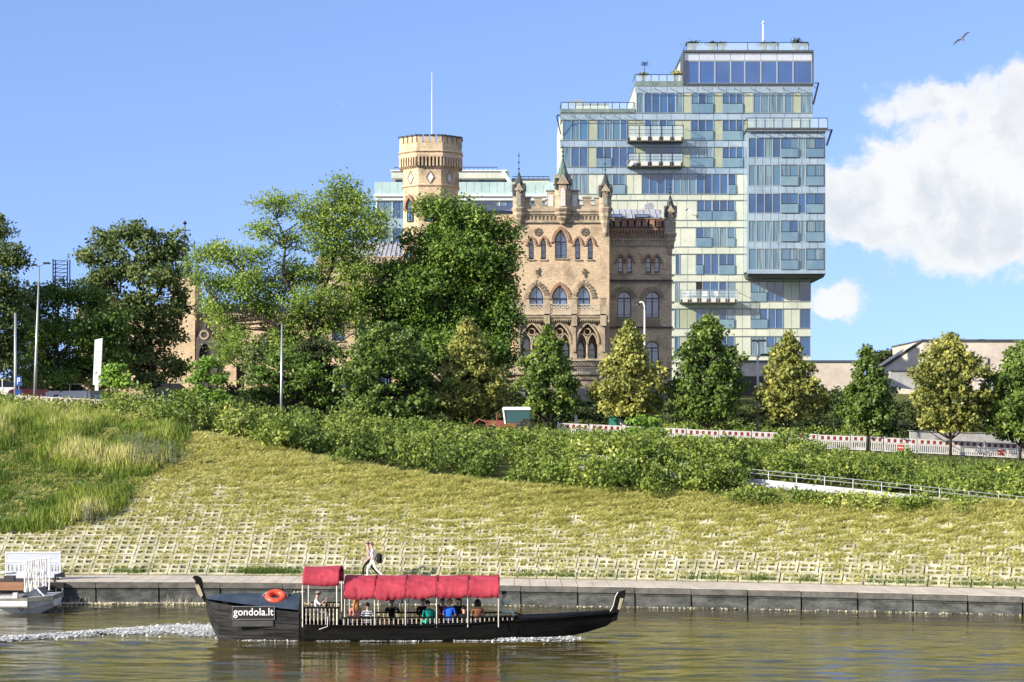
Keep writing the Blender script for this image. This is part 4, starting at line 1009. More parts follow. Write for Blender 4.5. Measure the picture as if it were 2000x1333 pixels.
        t.build('tracery', stone, root)
    for c in (1012.5, 1067, 1119.5, 1175.5):
        bal = MB()
        bal.box(L(c) - .24, L(c) + .24, yl - .42, yl + .2, Z(640), Z(588)); bal.box(L(c) - .31, L(c) + .31, yl - .49, yl + .27, Z(588), Z(585)); bal.box(L(c) - .18, L(c) + .18, yl - .35, yl + .1, Z(585), Z(583))
        bal.box(L(c) - .14, L(c) + .14, yl - .2, yl, Z(690), Z(640.05))
        bal.build('balcony_pier', stone, root)
    cor = MB()
    for i, (a, b, p_) in enumerate(((620, 617.5, .42), (624, 620, .34), (628, 624, .22))): cor.box(L(1006) - .1 + i * .02, L(1184) + .1 - i * .02, yl - p_, yl + .1, Z(a), Z(b))
    k = 1009
    while k < 1183: cor.box(L(k), L(k + 1.8), yl - .30, yl - .05, Z(631.5), Z(628.01)); k += 4.2
    cor.build('balcony_cornice', stone, root)
    def pierced(a, b, zt_, zb_, y, nm):
        q = MB(); q.box(L(a), L(b), y - .1, y + .1, Z(zt_ + 1.8), Z(zt_)); q.box(L(a), L(b), y - .1, y + .1, Z(zb_), Z(zb_ - 2)); q.box(L(a), L(b), y - .08, y + .08, Z((zt_ + zb_) / 2 + 2.8), Z((zt_ + zb_) / 2 + 1.4))
        wpx = 7.0; n = max(2, int((b - a) / wpx)); s = (b - a) / n; top, bot = Z(zt_ + 1.8), Z((zt_ + zb_) / 2 + 1.4)
        for i in range(n):
            c = L(a + (i + .5) * s); rr_ = min(m(s) * .5, (top - bot) * .5); an = [j * math.pi / 5 for j in range(10)]; zc = (top + bot) / 2
            ring(q, [(c + rr_ * math.cos(t), zc + rr_ * math.sin(t)) for t in an], [(c + rr_ * .62 * math.cos(t), zc + rr_ * .62 * math.sin(t)) for t in an], y - .05, y + .05)
        lo, hi = Z(zb_ - 2), Z((zt_ + zb_) / 2 + 2.8)
        n2 = 2 * n
        for i in range(n2): c = L(a + (i + .5) * (b - a) / n2); q.box(c - .035, c + .035, y - .05, y + .05, lo, hi)
        q.build(nm, mat('pale_balustrade_stone', rough=.85, fn=mottled((.36, .33, .27), (.55, .51, .43), 2, .3)), root)
    for a, b in ((1018, 1061.5), (1072.5, 1114), (1125, 1169.5)): pierced(a, b, 598, 617.5, yl - .2, 'balustrade')
    # stair terrace and plinth below
    yt = yl - 1.5
    pierced(997, 1186, 707, 732, yt - .2, 'balustrade')
    pl = MB(); pl.box(L(995), L(1188), yt - .5, y0 + 3, Z(735), Z(732)); pl.box(L(997), L(1187), yt - .3, y0 + 3, Z(744), Z(735.01)); pl.box(L(999), L(1186), yt - .1, y0 + 3, Z(760), Z(744.01))
    pl.build('terrace', stone, root)
    pl = MB(); pl.box(L(940), L(1192), yt - .6, y0 + 3, Z(800), Z(760.01)); pl.box(L(1192.01), L(1324), y0 + 3.4, y0 + 8, Z(800), Z(762)); pl.box(L(1192.01), L(1322), y0 + 3.6, y0 + 8, Z(761.99), Z(757))
    pl.build('stone_plinth', stone_p, root)
    # ---- right wing
    y1 = y0 + 3.9
    rw = [(1224, 616, 563.6, 28, 'round', 'fan'), (1280, 616, 563.6, 28, 'round', 'fan'), (1224, 718, 663, 27, 'round', None), (1279.5, 718, 663, 27, 'round', None)]
    rs = [(1216.5, 527, 494, 10), (1234.3, 527, 494, 10), (1272.2, 527, 494, 10), (1289.5, 527, 494, 10)]
    mb = MB(); wall_mesh(mb, [(L(1190.01), Z(800)), (L(1319), Z(800)), (L(1319), Z(436)), (L(1190.01), Z(436))], [hole(*w[:5]) for w in rw] + [hole(*w, 'point') for w in rs], y1, .34, 8)
    mb.box(L(1190) + .03, L(1319) - .03, y1 + .36, y1 + 7.9, Z(800), Z(437)); mb.build('right_wing', brick_y, root)
    for w in rw: win(w[0], w[1], w[2], w[3], y1, w[4], w[5])
    for w in rs: win(w[0], w[1], w[2], w[3], y1, 'point', 'red')
    mb = MB()
    mb.box(L(1190.5), L(1322), y1 - .3, y1 + .5, Z(437.5), Z(434.5)); mb.box(L(1190.5), L(1321), y1 - .2, y1 + .5, Z(543), Z(540.5)); mb.box(L(1190.5), L(1321), y1 - .22, y1 + .5, Z(637), Z(634)); mb.box(L(1190.5), L(1321), y1 - .2, y1 + .4, Z(720), Z(717))
    mb.build('dark_string_course', mat('dark_moulding', (.075, .065, .055), .8), root)
    mb = MB(); k = 1193
    while k < 1305: mb.box(L(k), L(k + 2.2), y1 - .26, y1 - .001, Z(456), Z(441)); mb.box(L(k) - .05, L(k + 2.2) + .05, y1 - .28, y1 - .001, Z(445), Z(441)); k += 6.1
    mb.box(L(1192), L(1306), y1 - .24, y1 - .001, Z(441), Z(437.6)); mb.build('corbel_table', brick_r, root)
    mb = MB(); k = 1193.5
    mb.box(L(1191.5), L(1308), y1 - .12, y1 - .001, Z(461.5), Z(459)); mb.box(L(1191.5), L(1308), y1 - .12, y1 - .001, Z(473), Z(471))
    while k < 1308: mb.box(L(k), L(k + 2.4), y1 - .12, y1 - .001, Z(471), Z(461.5)); k += 6.9
    k = 1193
    while k < 1318: mb.box(L(k), L(k + 1.2), y1 - .08, y1 - .001, Z(548), Z(543.2)); k += 2.6
    mb.build('frieze', stone, root)
    for c in (1224, 1280):
        mb = MB(); mb.box(L(c - 17), L(c + 17), y1 - .14, y1 - .001, Z(632), Z(630)); k = c - 15
        while k < c + 15: mb.box(L(k), L(k + 1.3), y1 - .1, y1 - .001, Z(630), Z(620.5)); k += 2.7
        mb.build('apron_panel', stone, root)
    for i in range(9):
        a = 1191 + i * 13.9; mb = MB(); mb.box(L(a), L(min(a + 10.0, 1305)), y1 - .22, y1 + .3, Z(434.5), Z(420)); mb.box(L(a) - .06, L(min(a + 10, 1305)) + .06, y1 - .28, y1 + .36, Z(420), Z(418))
        mb.build('merlon', brick_r, root)
    mb = MB(); mb.box(L(1192), L(1306), y1 + .05, y1 + .3, Z(434.4), Z(422)); mb.build('parapet_back', M_('dark_brick', (.05, .04, .035), .9), root)  # dark backing behind the slots between the merlons
    turret(1315.5, 10.5, 370, 405, 452, 492, 346, y1 - .3, darkslate, sub='turret')
    mb = MB(); px_ = 1189; mb.tube([(L(1196), y1 - .3, Z(424)), (L(1196), y1 - .3, Z(432)), (L(px_), y1 - .3, Z(450)), (L(px_), y1 - .3, Z(632)), (L(px_ + 3.5), y1 - .3, Z(640)), (L(px_), y1 - .3, Z(650)), (L(px_), y1 - .3, Z(760))], .09, 6)
    mb.build('downpipe', iron, root)
    # ---- roofs of zinc sheets with raised seams
    def seam_roof(a0, a1, b0, b1, ytop, ybot, y, run, n, skip=()):
        """sheets between ridge (b0..b1) and eave (a0..a1)"""
        for i in range(n):
            t0, t1 = i / n, (i + 1) / n; e0, e1 = L(a0) + (L(a1) - L(a0)) * t0, L(a0) + (L(a1) - L(a0)) * t1; r0, r1 = L(b0) + (L(b1) - L(b0)) * t0, L(b0) + (L(b1) - L(b0)) * t1
            s = MB(); g = .02
            s.add([(e0 + g, y, Z(ybot)), (e1 - g, y, Z(ybot)), (r1 - g, y + run, Z(ytop)), (r0 + g, y + run, Z(ytop))], [(0, 1, 2, 3)])
            s.tube([(e0, y - .02, Z(ybot) + .03), (r0, y + run - .02, Z(ytop) + .03)], .04, 4)
            s.build('roof_sheet', zinc, root)
    def skylight(c, yy, w_, h_, y, t, run, span):
        q = MB(); yo = y + run * t; q.prism([(L(c - w_), Z(yy + h_)), (L(c + w_), Z(yy + h_)), (L(c + w_), Z(yy)), (L(c - w_), Z(yy))], yo - .35, yo + .4)
        o = q.build('skylight', navy, root); g = MB(); g.box(L(c - w_) + .06, L(c + w_) - .06, yo - .38, yo - .36, Z(yy + h_) + .05, Z(yy) - .05); g.build('pane', g_castle, o)
    seam_roof(1192, 1303, 1192, 1300, 391, 418.5, y1 + .8, 3.0, 9)
    mb = MB(); mb.box(L(1191), L(1304), y1 + 3.7, y1 + 7.5, Z(437), Z(391.2)); mb.box(L(1191), L(1304), y1 + .5, y1 + 3.7, Z(437), Z(421)); mb.build('attic', zinc, root)
    skylight(1209, 407, 12.5, 7, y1 + .8, .2, 3, 0); skylight(1261, 407, 14.5, 7, y1 + .8, .2, 3, 0)
    def louvre(c, a, b, w_, y):
        q = MB(); n = 5
        for i in range(n): t = i / n; zz = Z(b + (a - b) * t); q.box(L(c - w_ + (4 if i == n - 1 else 0)), L(c + w_ - (4 if i == n - 1 else 0)), y, y + .9, zz, zz + .1)
        q.box(L(c - w_ + 3), L(c + w_ - 3), y + .1, y + .8, Z(b), Z(a)); q.build('roof_vent', zinc, root)
    louvre(1280, 376.5, 391, 9.5, y1 + 4); louvre(948, 374.5, 388.5, 20, y1 + 4)
    # ---- left wing (between tree and central block) and long left range
    y2 = y0 + 3.0
    lw = [(978, 600, 556, 26, 'round', 'fan'), (940, 600, 556, 26, 'round', 'fan'), (978, 715, 668, 24, 'round', None), (940, 715, 668, 24, 'round', None), (700, 663, 624, 25, 'round', 'fan'), (655, 663, 624, 25, 'round', 'fan'), (745, 663, 624, 25, 'round', 'fan'),
          (657, 589, 553, 21, 'round', None), (700, 589, 553, 21, 'round', None), (745, 589, 553, 21, 'round', None), (657, 770, 715, 24, 'round', None), (700, 770, 715, 24, 'round', None), (745, 770, 715, 24, 'round', None)]
    mb = MB(); wall_mesh(mb, [(L(612), Z(792)), (L(1002.9), Z(792)), (L(1002.9), Z(412)), (L(900), Z(412)), (L(900), Z(505)), (L(612), Z(505))], [hole(*w[:5]) for w in lw], y2, .34, 8)
    mb.box(L(612) + .03, L(1002.8), y2 + .36, y2 + 8, Z(792), Z(506)); mb.box(L(900) + .03, L(1002.8), y2 + .36, y2 + 8, Z(505.9), Z(413)); mb.build('left_range', brick_y, root)
    for w in lw: win(w[0], w[1], w[2], w[3], y2, w[4], w[5])
    for i in range(27):
        a = 613 + i * 10.6
        if a > 888: break
        mb = MB(); mb.box(L(a), L(a + 7.4), y2 - .14, y2 + .3, Z(504.99), Z(498)); mb.box(L(a) - .04, L(a + 7.4) + .04, y2 - .2, y2 + .34, Z(498), Z(496)); mb.build('merlon', brick_y, root)
    mb = MB(); mb.box(L(611), L(900), y2 - .22, y2 - .001, Z(509), Z(506)); mb.box(L(611), L(900), y2 - .2, y2 - .001, Z(524), Z(521.5)); k = 613
    while k < 898: mb.box(L(k), L(k + 3), y2 - .2, y2 - .001, Z(516), Z(509)); k += 6.4
    mb.build('frieze', stone, root)
    mb = MB(); mb.box(L(611), L(1002), y2 - .2, y2 - .001, Z(606.5), Z(604)); mb.box(L(611), L(1002), y2 - .18, y2 - .001, Z(540), Z(538)); mb.build('dark_string_course', mat('dark_moulding', (.075, .065, .055), .8), root)
    mb = MB(); mb.box(L(612), L(783), y2 - .02, y2 - .01, Z(700), Z(606.5)); 
    seam_roof(660, 783, 672, 783, 458, 503, y2 + .5, 4.2, 13); seam_roof(612, 660, 655, 672, 458, 503, y2 + .5, 4.2, 4); seam_roof(905, 1003, 912, 1003, 387, 408, y2 + .6, 2.6, 8)
    mb = MB(); mb.box(L(672), L(783), y2 + 4.8, y2 + 8, Z(505), Z(458.2)); mb.box(L(908), L(1003), y2 + 3.3, y2 + 8, Z(412), Z(387.2)); mb.build('attic', zinc, root)
    mb = MB(); mb.box(L(905), L(1003), y2 + .3, y2 + .5, Z(420), Z(404)); mb.build('attic_window_band', navy, root)
    skylight(983, 405, 14, 8, y2 + .6, .1, 2.6, 0); skylight(945, 405, 10, 8, y2 + .6, .1, 2.6, 0)
    for c in (940, 978): win(c, 448, 424, 15, y2 - .1, 'rect', None, sill=False)
    # ---- octagonal tower
    tw = MB(); cx = L(838.5); s = m(44.5); ap = 1.2071 * s; ycn = y0 + 1.0 + ap; ph = R(22.5)
    def rr(sc): return s * sc * 1.3066
    tw.lathe((cx, ycn, 0), [(rr(1), Z(792)), (rr(1), Z(474)), (rr(1.05), Z(472)), (rr(1.05), Z(470)), (rr(1), Z(468)), (rr(1), Z(362)), (rr(1.06), Z(360)), (rr(1.06), Z(357.5)), (rr(1.0), Z(356)), (rr(1.0), Z(325)), (rr(1.05), Z(323)), (rr(1.04), Z(305)), (rr(1.16), Z(304)), (rr(1.16), Z(299)), (rr(1.12), Z(296)), (rr(1.19), Z(293)), (rr(1.14), Z(290)), (rr(1.14), Z(276)), (rr(.9), Z(275.9)), (rr(.9), Z(279))], 8, ph)
    t = tw.build('tower', brick_y, root)
    bd = MB(); bd.lathe((cx, ycn, 0), [(rr(1.052), Z(321.5)), (rr(1.052), Z(305.5))], 8, ph); bd.build('corbel_shade_band', M_('painted_corbel_shade', (.10, .08, .055), .9), t)  # dark band that paints in the shade between the corbels
    co = MB(); sl_ = MB(); dm = MB(); mer = MB(); capm = MB()
    for f in range(8):
        a = -math.pi / 2 + f * math.pi / 4; n = Vector((math.cos(a), math.sin(a), 0)); tg = Vector((-math.sin(a), math.cos(a), 0))
        def at_(u, r_): return Vector((cx, ycn, 0)) + n * r_ + tg * u
        S = s * 1.15
        for j in range(7):
            u = (-.5 + (j + .5) / 7) * S * .98; q = at_(u, ap * 1.1); co.obox((q.x, q.y, Z(322)), a + math.pi / 2, S / 7 * .48, ap * .13, Z(304) - Z(322)); 
        for j in range(4):
            e = .5 * S; w_ = S / 4 * .74; u = (-.5 + (j + .5) / 4) * S; q = at_(u, ap * 1.14 - .15); mer.obox((q.x, q.y, Z(276)), a + math.pi / 2, w_, .34, Z(263.5) - Z(276))
            capm.obox((q.x, q.y, Z(263.5)), a + math.pi / 2, w_ + .03, .5, .13)
        # diamond and lancet
        for q0, shape in ((ap + .05, 'd'),):
            dw, dh = m(7.2), m(12); C0 = at_(0, ap)
            pts = [C0 + tg * sx * dw + Vector((0, 0, sz * dh)) for sx, sz in ((-1, 0), (0, -1), (1, 0), (0, 1))]
            z0_ = Z(343.5); base = len(dm.v)
            dm.add([(p.x + n.x * .02, p.y + n.y * .02, p.z + z0_) for p in pts], [(0, 1, 2, 3)])
            e_ = [C0 + tg * sx * dw * 1.18 + Vector((0, 0, sz * dh * 1.18)) for sx, sz in ((-1, 0), (0, -1), (1, 0), (0, 1))]
            rg = []
            for off in (0.0, .09):
                for pp in (pts, e_): rg += [(p.x + n.x * off, p.y + n.y * off, p.z + z0_) for p in pp]
            fs = []
            for i in range(4):
                k2 = (i + 1) % 4; fs += [(8 + i, 8 + k2, 12 + k2, 12 + i), (12 + i, 12 + k2, 4 + k2, 4 + i), (8 + i, i, k2, 8 + k2)]
            sl_.add(rg, fs)
        if f in (0, 1, 7):
            for yb_, yt_ in ((430, 385), (520, 482)):
                piv = at_(0, ap); rot = a + math.pi / 2
                w = castle_window(root, piv.x, Z(yb_), m(17), Z(yt_) - Z(yb_), piv.y, 'point', 'red', sill=False)
                w.location = (piv.x + n.x * .12, piv.y + n.y * .12, Z(yb_)); w.rotation_euler = (0, 0, rot)
                for ch in w.children:
                    if ch.name.startswith('brick_arch'): ch.location = (0, .18, 0)
    co.build('corbel_ring', brick_y, t); dm.build('diamond_panel', plaster, t, kind='stuff'); sl_.build('diamond_surround', stone, t, kind='stuff'); mer.build('merlon_ring', brick_y, t); capm.build('tower_coping', darkslate, t)
    rf = MB(); rf.lathe((cx, ycn, 0), [(rr(1.0), Z(277)), (rr(.5), Z(268)), (.05, Z(264))], 8, ph); rf.build('tower_roof', zinc, t)
    ms = MB(); ms.tube([(cx + .1, ycn, Z(270)), (cx + .1, ycn, Z(200)), (cx + .1, ycn, Z(130))], [.06, .045, .02], 6); ms.lathe((cx + .1, ycn, Z(130)), [(.02, 0), (.05, .05), (.02, .1)], 6); ms.build('flag_mast', white_p, root)
    return root
castle()

# ---------------------------------------------------------------- glass apartment tower
def apartments():
    P = Pl(235.0); m = P.m; root = empty('apartment_tower', (P.x(1350), 240, gz(P.x(1350), 240)), label='stepped glass apartment tower behind the palace with cantilevered right block', cat='apartment building')
    bx, by, bz = root.location; L = lambda a: P.x(a) - bx; Z = lambda b: P.z(b) - bz; y0 = 235 - by
    yb_box = y0 - 3.2
    def vol(nm, a, b, zt, zb, y, dep, mt, parent=root): q = MB(); q.box(L(a), L(b), y, y + dep, Z(zb), Z(zt)); return q.build(nm, mt, parent)
    core = pan_cream
    vol('wall', 1094, 1584, 223, 790, y0 + .35, 16, core); vol('wall', 1240.5, 1588, 167, 222.9, y0 + .35, 15, core); vol('wall', 1336, 1587, 103, 166.9, y0 + .5, 13, core)
    vol('wall', 1453, 1604, 266, 534, yb_box + .2, 12, pan_blue)
    r = random.Random(5); mc = {}
    def plate(nm, a, b, zt, zb, y, mt, th=.12, g=.02, parent=root):
        w, h = L(b) - L(a), Z(zt) - Z(zb); key = (nm, round(w, 2), round(h, 2), mt.name, th)
        if key not in mc: q = MB(); q.box(-w / 2 + g, w / 2 - g, -th, 0, g, h - g); mc[key] = q.mesh(nm, mt)
        return link(nm, mc[key], None, parent, ((L(a) + L(b)) / 2, y, Z(zb)))
    def window(a, b, zt, zb, y, mt, n=None, door=False, rail_=None):
        w, h = L(b) - L(a), Z(zt) - Z(zb); n = n or max(1, round((b - a) / 15)); key = ('w', round(w, 2), round(h, 2), n, door)
        if key not in mc:
            q = MB(); q.box(-w / 2, w / 2, -.17, 0, 0, .06); q.box(-w / 2, w / 2, -.17, 0, h - .06, h)
            for i in range(n + 1): xx = -w / 2 + w * i / n; xx = min(max(xx, -w / 2 + .03), w / 2 - .03); q.box(xx - .03, xx + .03, -.17, 0, .06, h - .06)
            if door:
                for i in range(n):
                    if i % 2 == 0: xx = -w / 2 + w * i / n; q.box(xx + .03, xx + w / n - .03, -.165, -.02, h * .46, h * .46 + .07)
            mc[key] = q.mesh('window', mat('pale_window_frame', (.32, .38, .42), .4) if not door else mat('grey_window_frame', (.12, .15, .18), .4))
        o = link('window', mc[key], None, root, ((L(a) + L(b)) / 2, y, Z(zb)))
        for i in range(n):
            k2 = ('p', round(w / n, 2), round(h, 2)); 
            mm = mt if not isinstance(mt, (list, tuple)) else mt[r.random() < .4]
            k2 += (mm.name,)
            if k2 not in mc: q = MB(); q.box(-w / n / 2 + .031, w / n / 2 - .031, -.09, -.05, .061, h - .061); mc[k2] = q.mesh('pane', mm)
            p_ = link('pane', mc[k2], None, o, (-w / 2 + w * (i + .5) / n, r.uniform(-.012, .012), 0)); p_.rotation_euler = (r.uniform(-.004, .004), 0, r.uniform(-.006, .006))
        return o
    def juliet(a, b, zt, zb, y):
        w, h = L(b) - L(a), Z(zt) - Z(zb); key = ('j', round(w, 2), round(h, 2))
        if key not in mc: q = MB(); q.box(-w / 2, w / 2, -.05, 0, 0, h); mc[key] = q.mesh('balustrade_glass', g_dkteal); q = MB(); q.tube([(-w / 2, -.03, h + .03), (w / 2, -.03, h + .03)], .04, 4); mc[key + (1,)] = q.mesh('handrail', iron)
        o = link('balustrade_glass', mc[key], None, root, ((L(a) + L(b)) / 2, y, Z(zb))); link('handrail', mc[key + (1,)], None, o)
    yf = y0
    def spandrels(a, b, zt, zb, y, mt, step=28):
        n = max(1, round((b - a) / step))
        for i in range(n): plate('spandrel_panel', a + (b - a) * i / n, a + (b - a) * (i + 1) / n, zt, zb, y, mt)
    g, c = g_dark, g_pale; mx = (g_dark, g_pale)
    SP = ((221, 234), (274, 287), (327, 339.5), (379.5, 391), (430.5, 444), (482.5, 496), (536.5, 550), (589.5, 603), (642, 657), (695.5, 708))
    rowsY = {'A': (181, 221), 'B': (234, 274), 'C': (287, 327), 'D': (339.5, 379.5), 'E': (391, 430.5), 'F': (444, 482.5), 'G': (496, 536.5), 'H': (550, 589.5), 'I': (603, 642), 'J': (657, 695.5), 'K': (708, 744)}
    R_ = {  # each row: (from px, to px, kind); g dark glass, c curtained glass, m mixed, p sage panel, w cream panel; capital letter adds a glass guard
        'A': [(1243, 1258, 'c'), (1258, 1320, 'g'), (1320, 1334, 'c'), (1334, 1350, 'p'), (1350, 1394, 'M'), (1394, 1411, 'p'), (1411, 1452, 'M'), (1452, 1471, 'p'), (1471, 1548, 'c'), (1548, 1564, 'p'), (1564, 1586, 'c')],
        'B': [(1099, 1149, 'c'), (1149, 1166, 'p'), (1166, 1212, 'c'), (1212, 1225, 'g'), (1225, 1259, 'p'), (1259, 1317, 'm'), (1317, 1349, 'p'), (1349, 1394, 'M'), (1394, 1411, 'p'), (1411, 1452, 'G'), (1452, 1472, 'p'), (1472, 1546, 'c'), (1546, 1562, 'p'), (1562, 1586, 'c')],
        'C': [(1099, 1148, 'm'), (1148, 1164, 'p'), (1164, 1195, 'G'), (1195, 1240, 'g'), (1240, 1260, 'p'), (1260, 1332, 'g'), (1332, 1347, 'p'), (1347, 1394, 'C'), (1394, 1411, 'p'), (1411, 1452, 'G')],
        'D': [(1099, 1148, 'c'), (1148, 1184, 'w'), (1184, 1222, 'M'), (1222, 1253, 'w'), (1253, 1315, 'g'), (1315, 1360, 'c'), (1360, 1422, 'g'), (1422, 1438, 'G'), (1438, 1453, 'w')],
        'E': [(1099, 1130, 'c'), (1130, 1361, 'w'), (1361, 1391, 'G'), (1391, 1436, 'G'), (1436, 1453, 'w')],
        'F': [(1320, 1330, 'w'), (1330, 1359, 'w'), (1359, 1391, 'M'), (1391, 1420, 'c'), (1420, 1436, 'M'), (1436, 1453, 'w')],
        'G': [(1319, 1328, 'g'), (1328, 1359, 'w'), (1359, 1374, 'M'), (1374, 1404, 'g'), (1404, 1436, 'G'), (1436, 1453, 'w')],
        'H': [(1318, 1326, 'c'), (1326, 1360, 'w'), (1372, 1404, 'g'), (1404, 1420, 'g'), (1420, 1435, 'c'), (1435, 1466, 'w'), (1466, 1498, 'M'), (1498, 1530, 'g'), (1530, 1562, 'w'), (1562, 1584, 'g')],
        'I': [(1317, 1326, 'c'), (1326, 1359, 'p'), (1359, 1387, 'g'), (1387, 1404, 'p'), (1404, 1435, 'M'), (1435, 1466, 'w'), (1466, 1500, 'M'), (1500, 1530, 'g'), (1530, 1562, 'w'), (1562, 1584, 'g')],
        'J': [(1317, 1326, 'g'), (1326, 1359, 'p'), (1359, 1404, 'w'), (1404, 1435, 'M'), (1435, 1466, 'w'), (1466, 1496, 'c'), (1496, 1530, 'M'), (1530, 1562, 'w'), (1562, 1584, 'g')],
        'K': [(1317, 1359, 'w'), (1359, 1404, 'g'), (1404, 1466, 'w'), (1466, 1530, 'g'), (1530, 1584, 'w')]}
    for key, segs in R_.items():
        zt, zb = rowsY[key]
        for a, b, ty in segs:
            lo = ty.lower()
            if lo in 'pw':
                n = max(1, round((b - a) / 20))
                for i in range(n): plate('wall_panel', a + (b - a) * i / n, a + (b - a) * (i + 1) / n, zt, zb, y0 + .3, pan_green if lo == 'p' else pan_cream, .1)
            else:
                window(a, b, zt, zb, y0 + .3, {'g': g, 'c': c, 'm': mx}[lo])
                if ty != lo: juliet(a + 1, b - 1, zt + (zb - zt) * .55, zb, y0 + .08)
    q = MB(); q.box(L(1360.5), L(1371.5), y0 + .2, y0 + .33, Z(589), Z(550.5)); q.build('open_doorway', black, root)
    for i, (a, b) in enumerate(SP):
        lo = {0: 1228}.get(i, 1094); hi = 1588 if i < 2 else (1453 if i < 6 else 1584); mt = pan_blue if i < 3 else pan_cream
        if i >= 3:
            lo = 1094 if i < 5 else 1317
        spandrels(lo, hi, a, b, y0 + .28, mt)
    # cream slab line inside the pale bands
    q = MB()
    for i, (a, b) in enumerate(SP): q.box(L(1094), L(1588 if i < 2 else 1584), y0 + .1, y0 + .34, Z(a) - .03, Z(a) + .05); q.box(L(1094), L(1588 if i < 2 else 1584), y0 + .1, y0 + .34, Z(b) - .05, Z(b) + .03)
    q.build('slab_edges', mat('slab_edge_metal', (.16, .20, .20), .5), root)
    # box block
    bands = [(316, 329), (370.5, 384), (423, 436.5), (478, 490.5)]; rws = [(277, 316), (329, 370.5), (384, 423), (436.5, 478), (490.5, 532)]
    for i, (a, b) in enumerate(rws):
        mt = [mx, c, g, c, c][i]
        window(1455, 1518, a, b, yb_box + .15, mt, 4); window(1518, 1551, a, b, yb_box + .15, mt if i != 3 else mx, 2, True); window(1551, 1566, a, b, yb_box + .15, mt, 1); window(1566, 1600, a, b, yb_box + .15, mt, 2, True)
        for u, v in ((1518, 1551), (1567, 1600)): juliet(u, v, a + (b - a) * .55, b - 1, yb_box - .12)
        s = MB(); s.box(L(1604), L(1604) + .05, yb_box + .5, yb_box + 5, Z(b), Z(a)); s.build('side_glass', g_pale, root)
    for a, b in bands: spandrels(1453, 1604, a, b, yb_box + .13, pan_blue, 15)
    spandrels(1453, 1604, 266, 277, yb_box + .13, pan_blue, 15)
    q = MB(); q.box(L(1452.5), L(1604.5), yb_box - .05, yb_box + .3, Z(539), Z(532)); q.build('box_sill_band', pan_blue, root)
    q = MB(); q.add([(L(1453), yb_box, Z(539)), (L(1604.5), yb_box, Z(539)), (L(1604.5), y0 + 8, Z(539)), (L(1453), y0 + 8, Z(539)), (L(1456), yb_box + .4, Z(546)), (L(1601), yb_box + .4, Z(546)), (L(1601), y0 + 8, Z(546)), (L(1456), y0 + 8, Z(546))],
                    [(0, 3, 2, 1), (4, 5, 6, 7), (0, 1, 5, 4), (1, 2, 6, 5), (2, 3, 7, 6), (3, 0, 4, 7)][:0] + [(0, 1, 5, 4), (1, 2, 6, 5), (4, 5, 6, 7), (3, 0, 4, 7)]); q.build('box_underside', dkgrey, root)
    # roof terraces
    def terrace(a, b, yr, ys, y, n, lab=None, glass=True):
        q = MB(); zt, zb = Z(yr), Z(ys)
        q.tube([(L(a), y, zt), (L(b), y, zt)], .035, 4)
        for i in range(n + 1): xx = L(a) + (L(b) - L(a)) * i / n; q.tube([(xx, y, zb), (xx, y, zt)], .03, 4)
        q.tube([(L(a), y, zt), (L(a), y + 5, zt)], .035, 4); q.tube([(L(b), y, zt), (L(b), y + 5, zt)], .035, 4)
        o = q.build('terrace_railing', iron, root)
        if glass:
            gl = MB()
            for i in range(n): x0, x1 = L(a) + (L(b) - L(a)) * i / n + .06, L(a) + (L(b) - L(a)) * (i + 1) / n - .06; gl.box(x0, x1, y - .01, y + .01, zb, zt - .1)
            gl.build('railing_glass', clearish, o)
    clearish = bpy.data.materials.new('clear_railing_glass'); clearish.use_nodes = True
    k = NT(clearish.node_tree); b_ = k.n['Principled BSDF']; b_.inputs['Base Color'].default_value = (.5, .62, .66, 1); b_.inputs['Roughness'].default_value = .08; b_.inputs['Alpha'].default_value = .32
    globals()['clearish'] = clearish
    vol('parapet', 1095, 1240, 212.5, 222.8, y0 + .1, 14, mat('dark_glass_parapet', rough=.3, fn=mottled((.10, .14, .13), (.2, .26, .24), 1.5, 0))); terrace(1096, 1239, 199.5, 212.5, y0 + .3, 10)
    vol('roof_hut', 1128, 1193, 191, 212, y0 + 5, 5, pan_cream); vol('roof_hut_cap', 1127, 1194, 189.5, 191, y0 + 4.8, 5.4, dkgrey)
    spandrels(1094, 1240, 222.8, 234, y0 + .25, pan_blue)
    spandrels(1240, 1335, 168, 181, y0 + .25, pan_blue); spandrels(1335, 1588, 167, 181, y0 + .25, pan_blue)
    vol('parapet', 1240, 1335, 158.5, 167.9, y0 + .1, 13, MATS['dark_glass_parapet']); terrace(1241, 1334, 145, 158.5, y0 + .3, 6)
    vol('roof_edge', 1334, 1589, 98.5, 103, y0 - .1, 14, dkgrey); vol('roof_edge', 1334, 1337, 103, 165, y0 - .1, 4, dkgrey); vol('roof_edge', 1586.5, 1589, 103, 165, y0 - .1, 14, dkgrey); vol('roof_edge', 1334, 1589, 163, 166.5, y0 - .05, 4, dkgrey)
    pxs = [1337, 1366, 1396.5, 1427.5, 1455, 1486.5, 1518, 1549.5, 1586.5]
    for a, b in zip(pxs, pxs[1:]):
        window(a, b, 119, 163, y0 + .35, g_deep, 1); plate('spandrel_panel', a, b, 103.5, 118.5, y0 + .3, pan_sky)
    terrace(1342, 1580, 82, 98.5, y0 + .4, 4)
    spandrels(1453, 1607, 258, 266, yb_box - .2, pan_blue, 30); terrace(1452.5, 1607, 240, 259, yb_box - .3, 9)
    q = MB(); q.box(L(1452), L(1608), yb_box - .5, yb_box + 2.9, Z(262.5), Z(259)); q.build('terrace_slab', dkgrey, root)
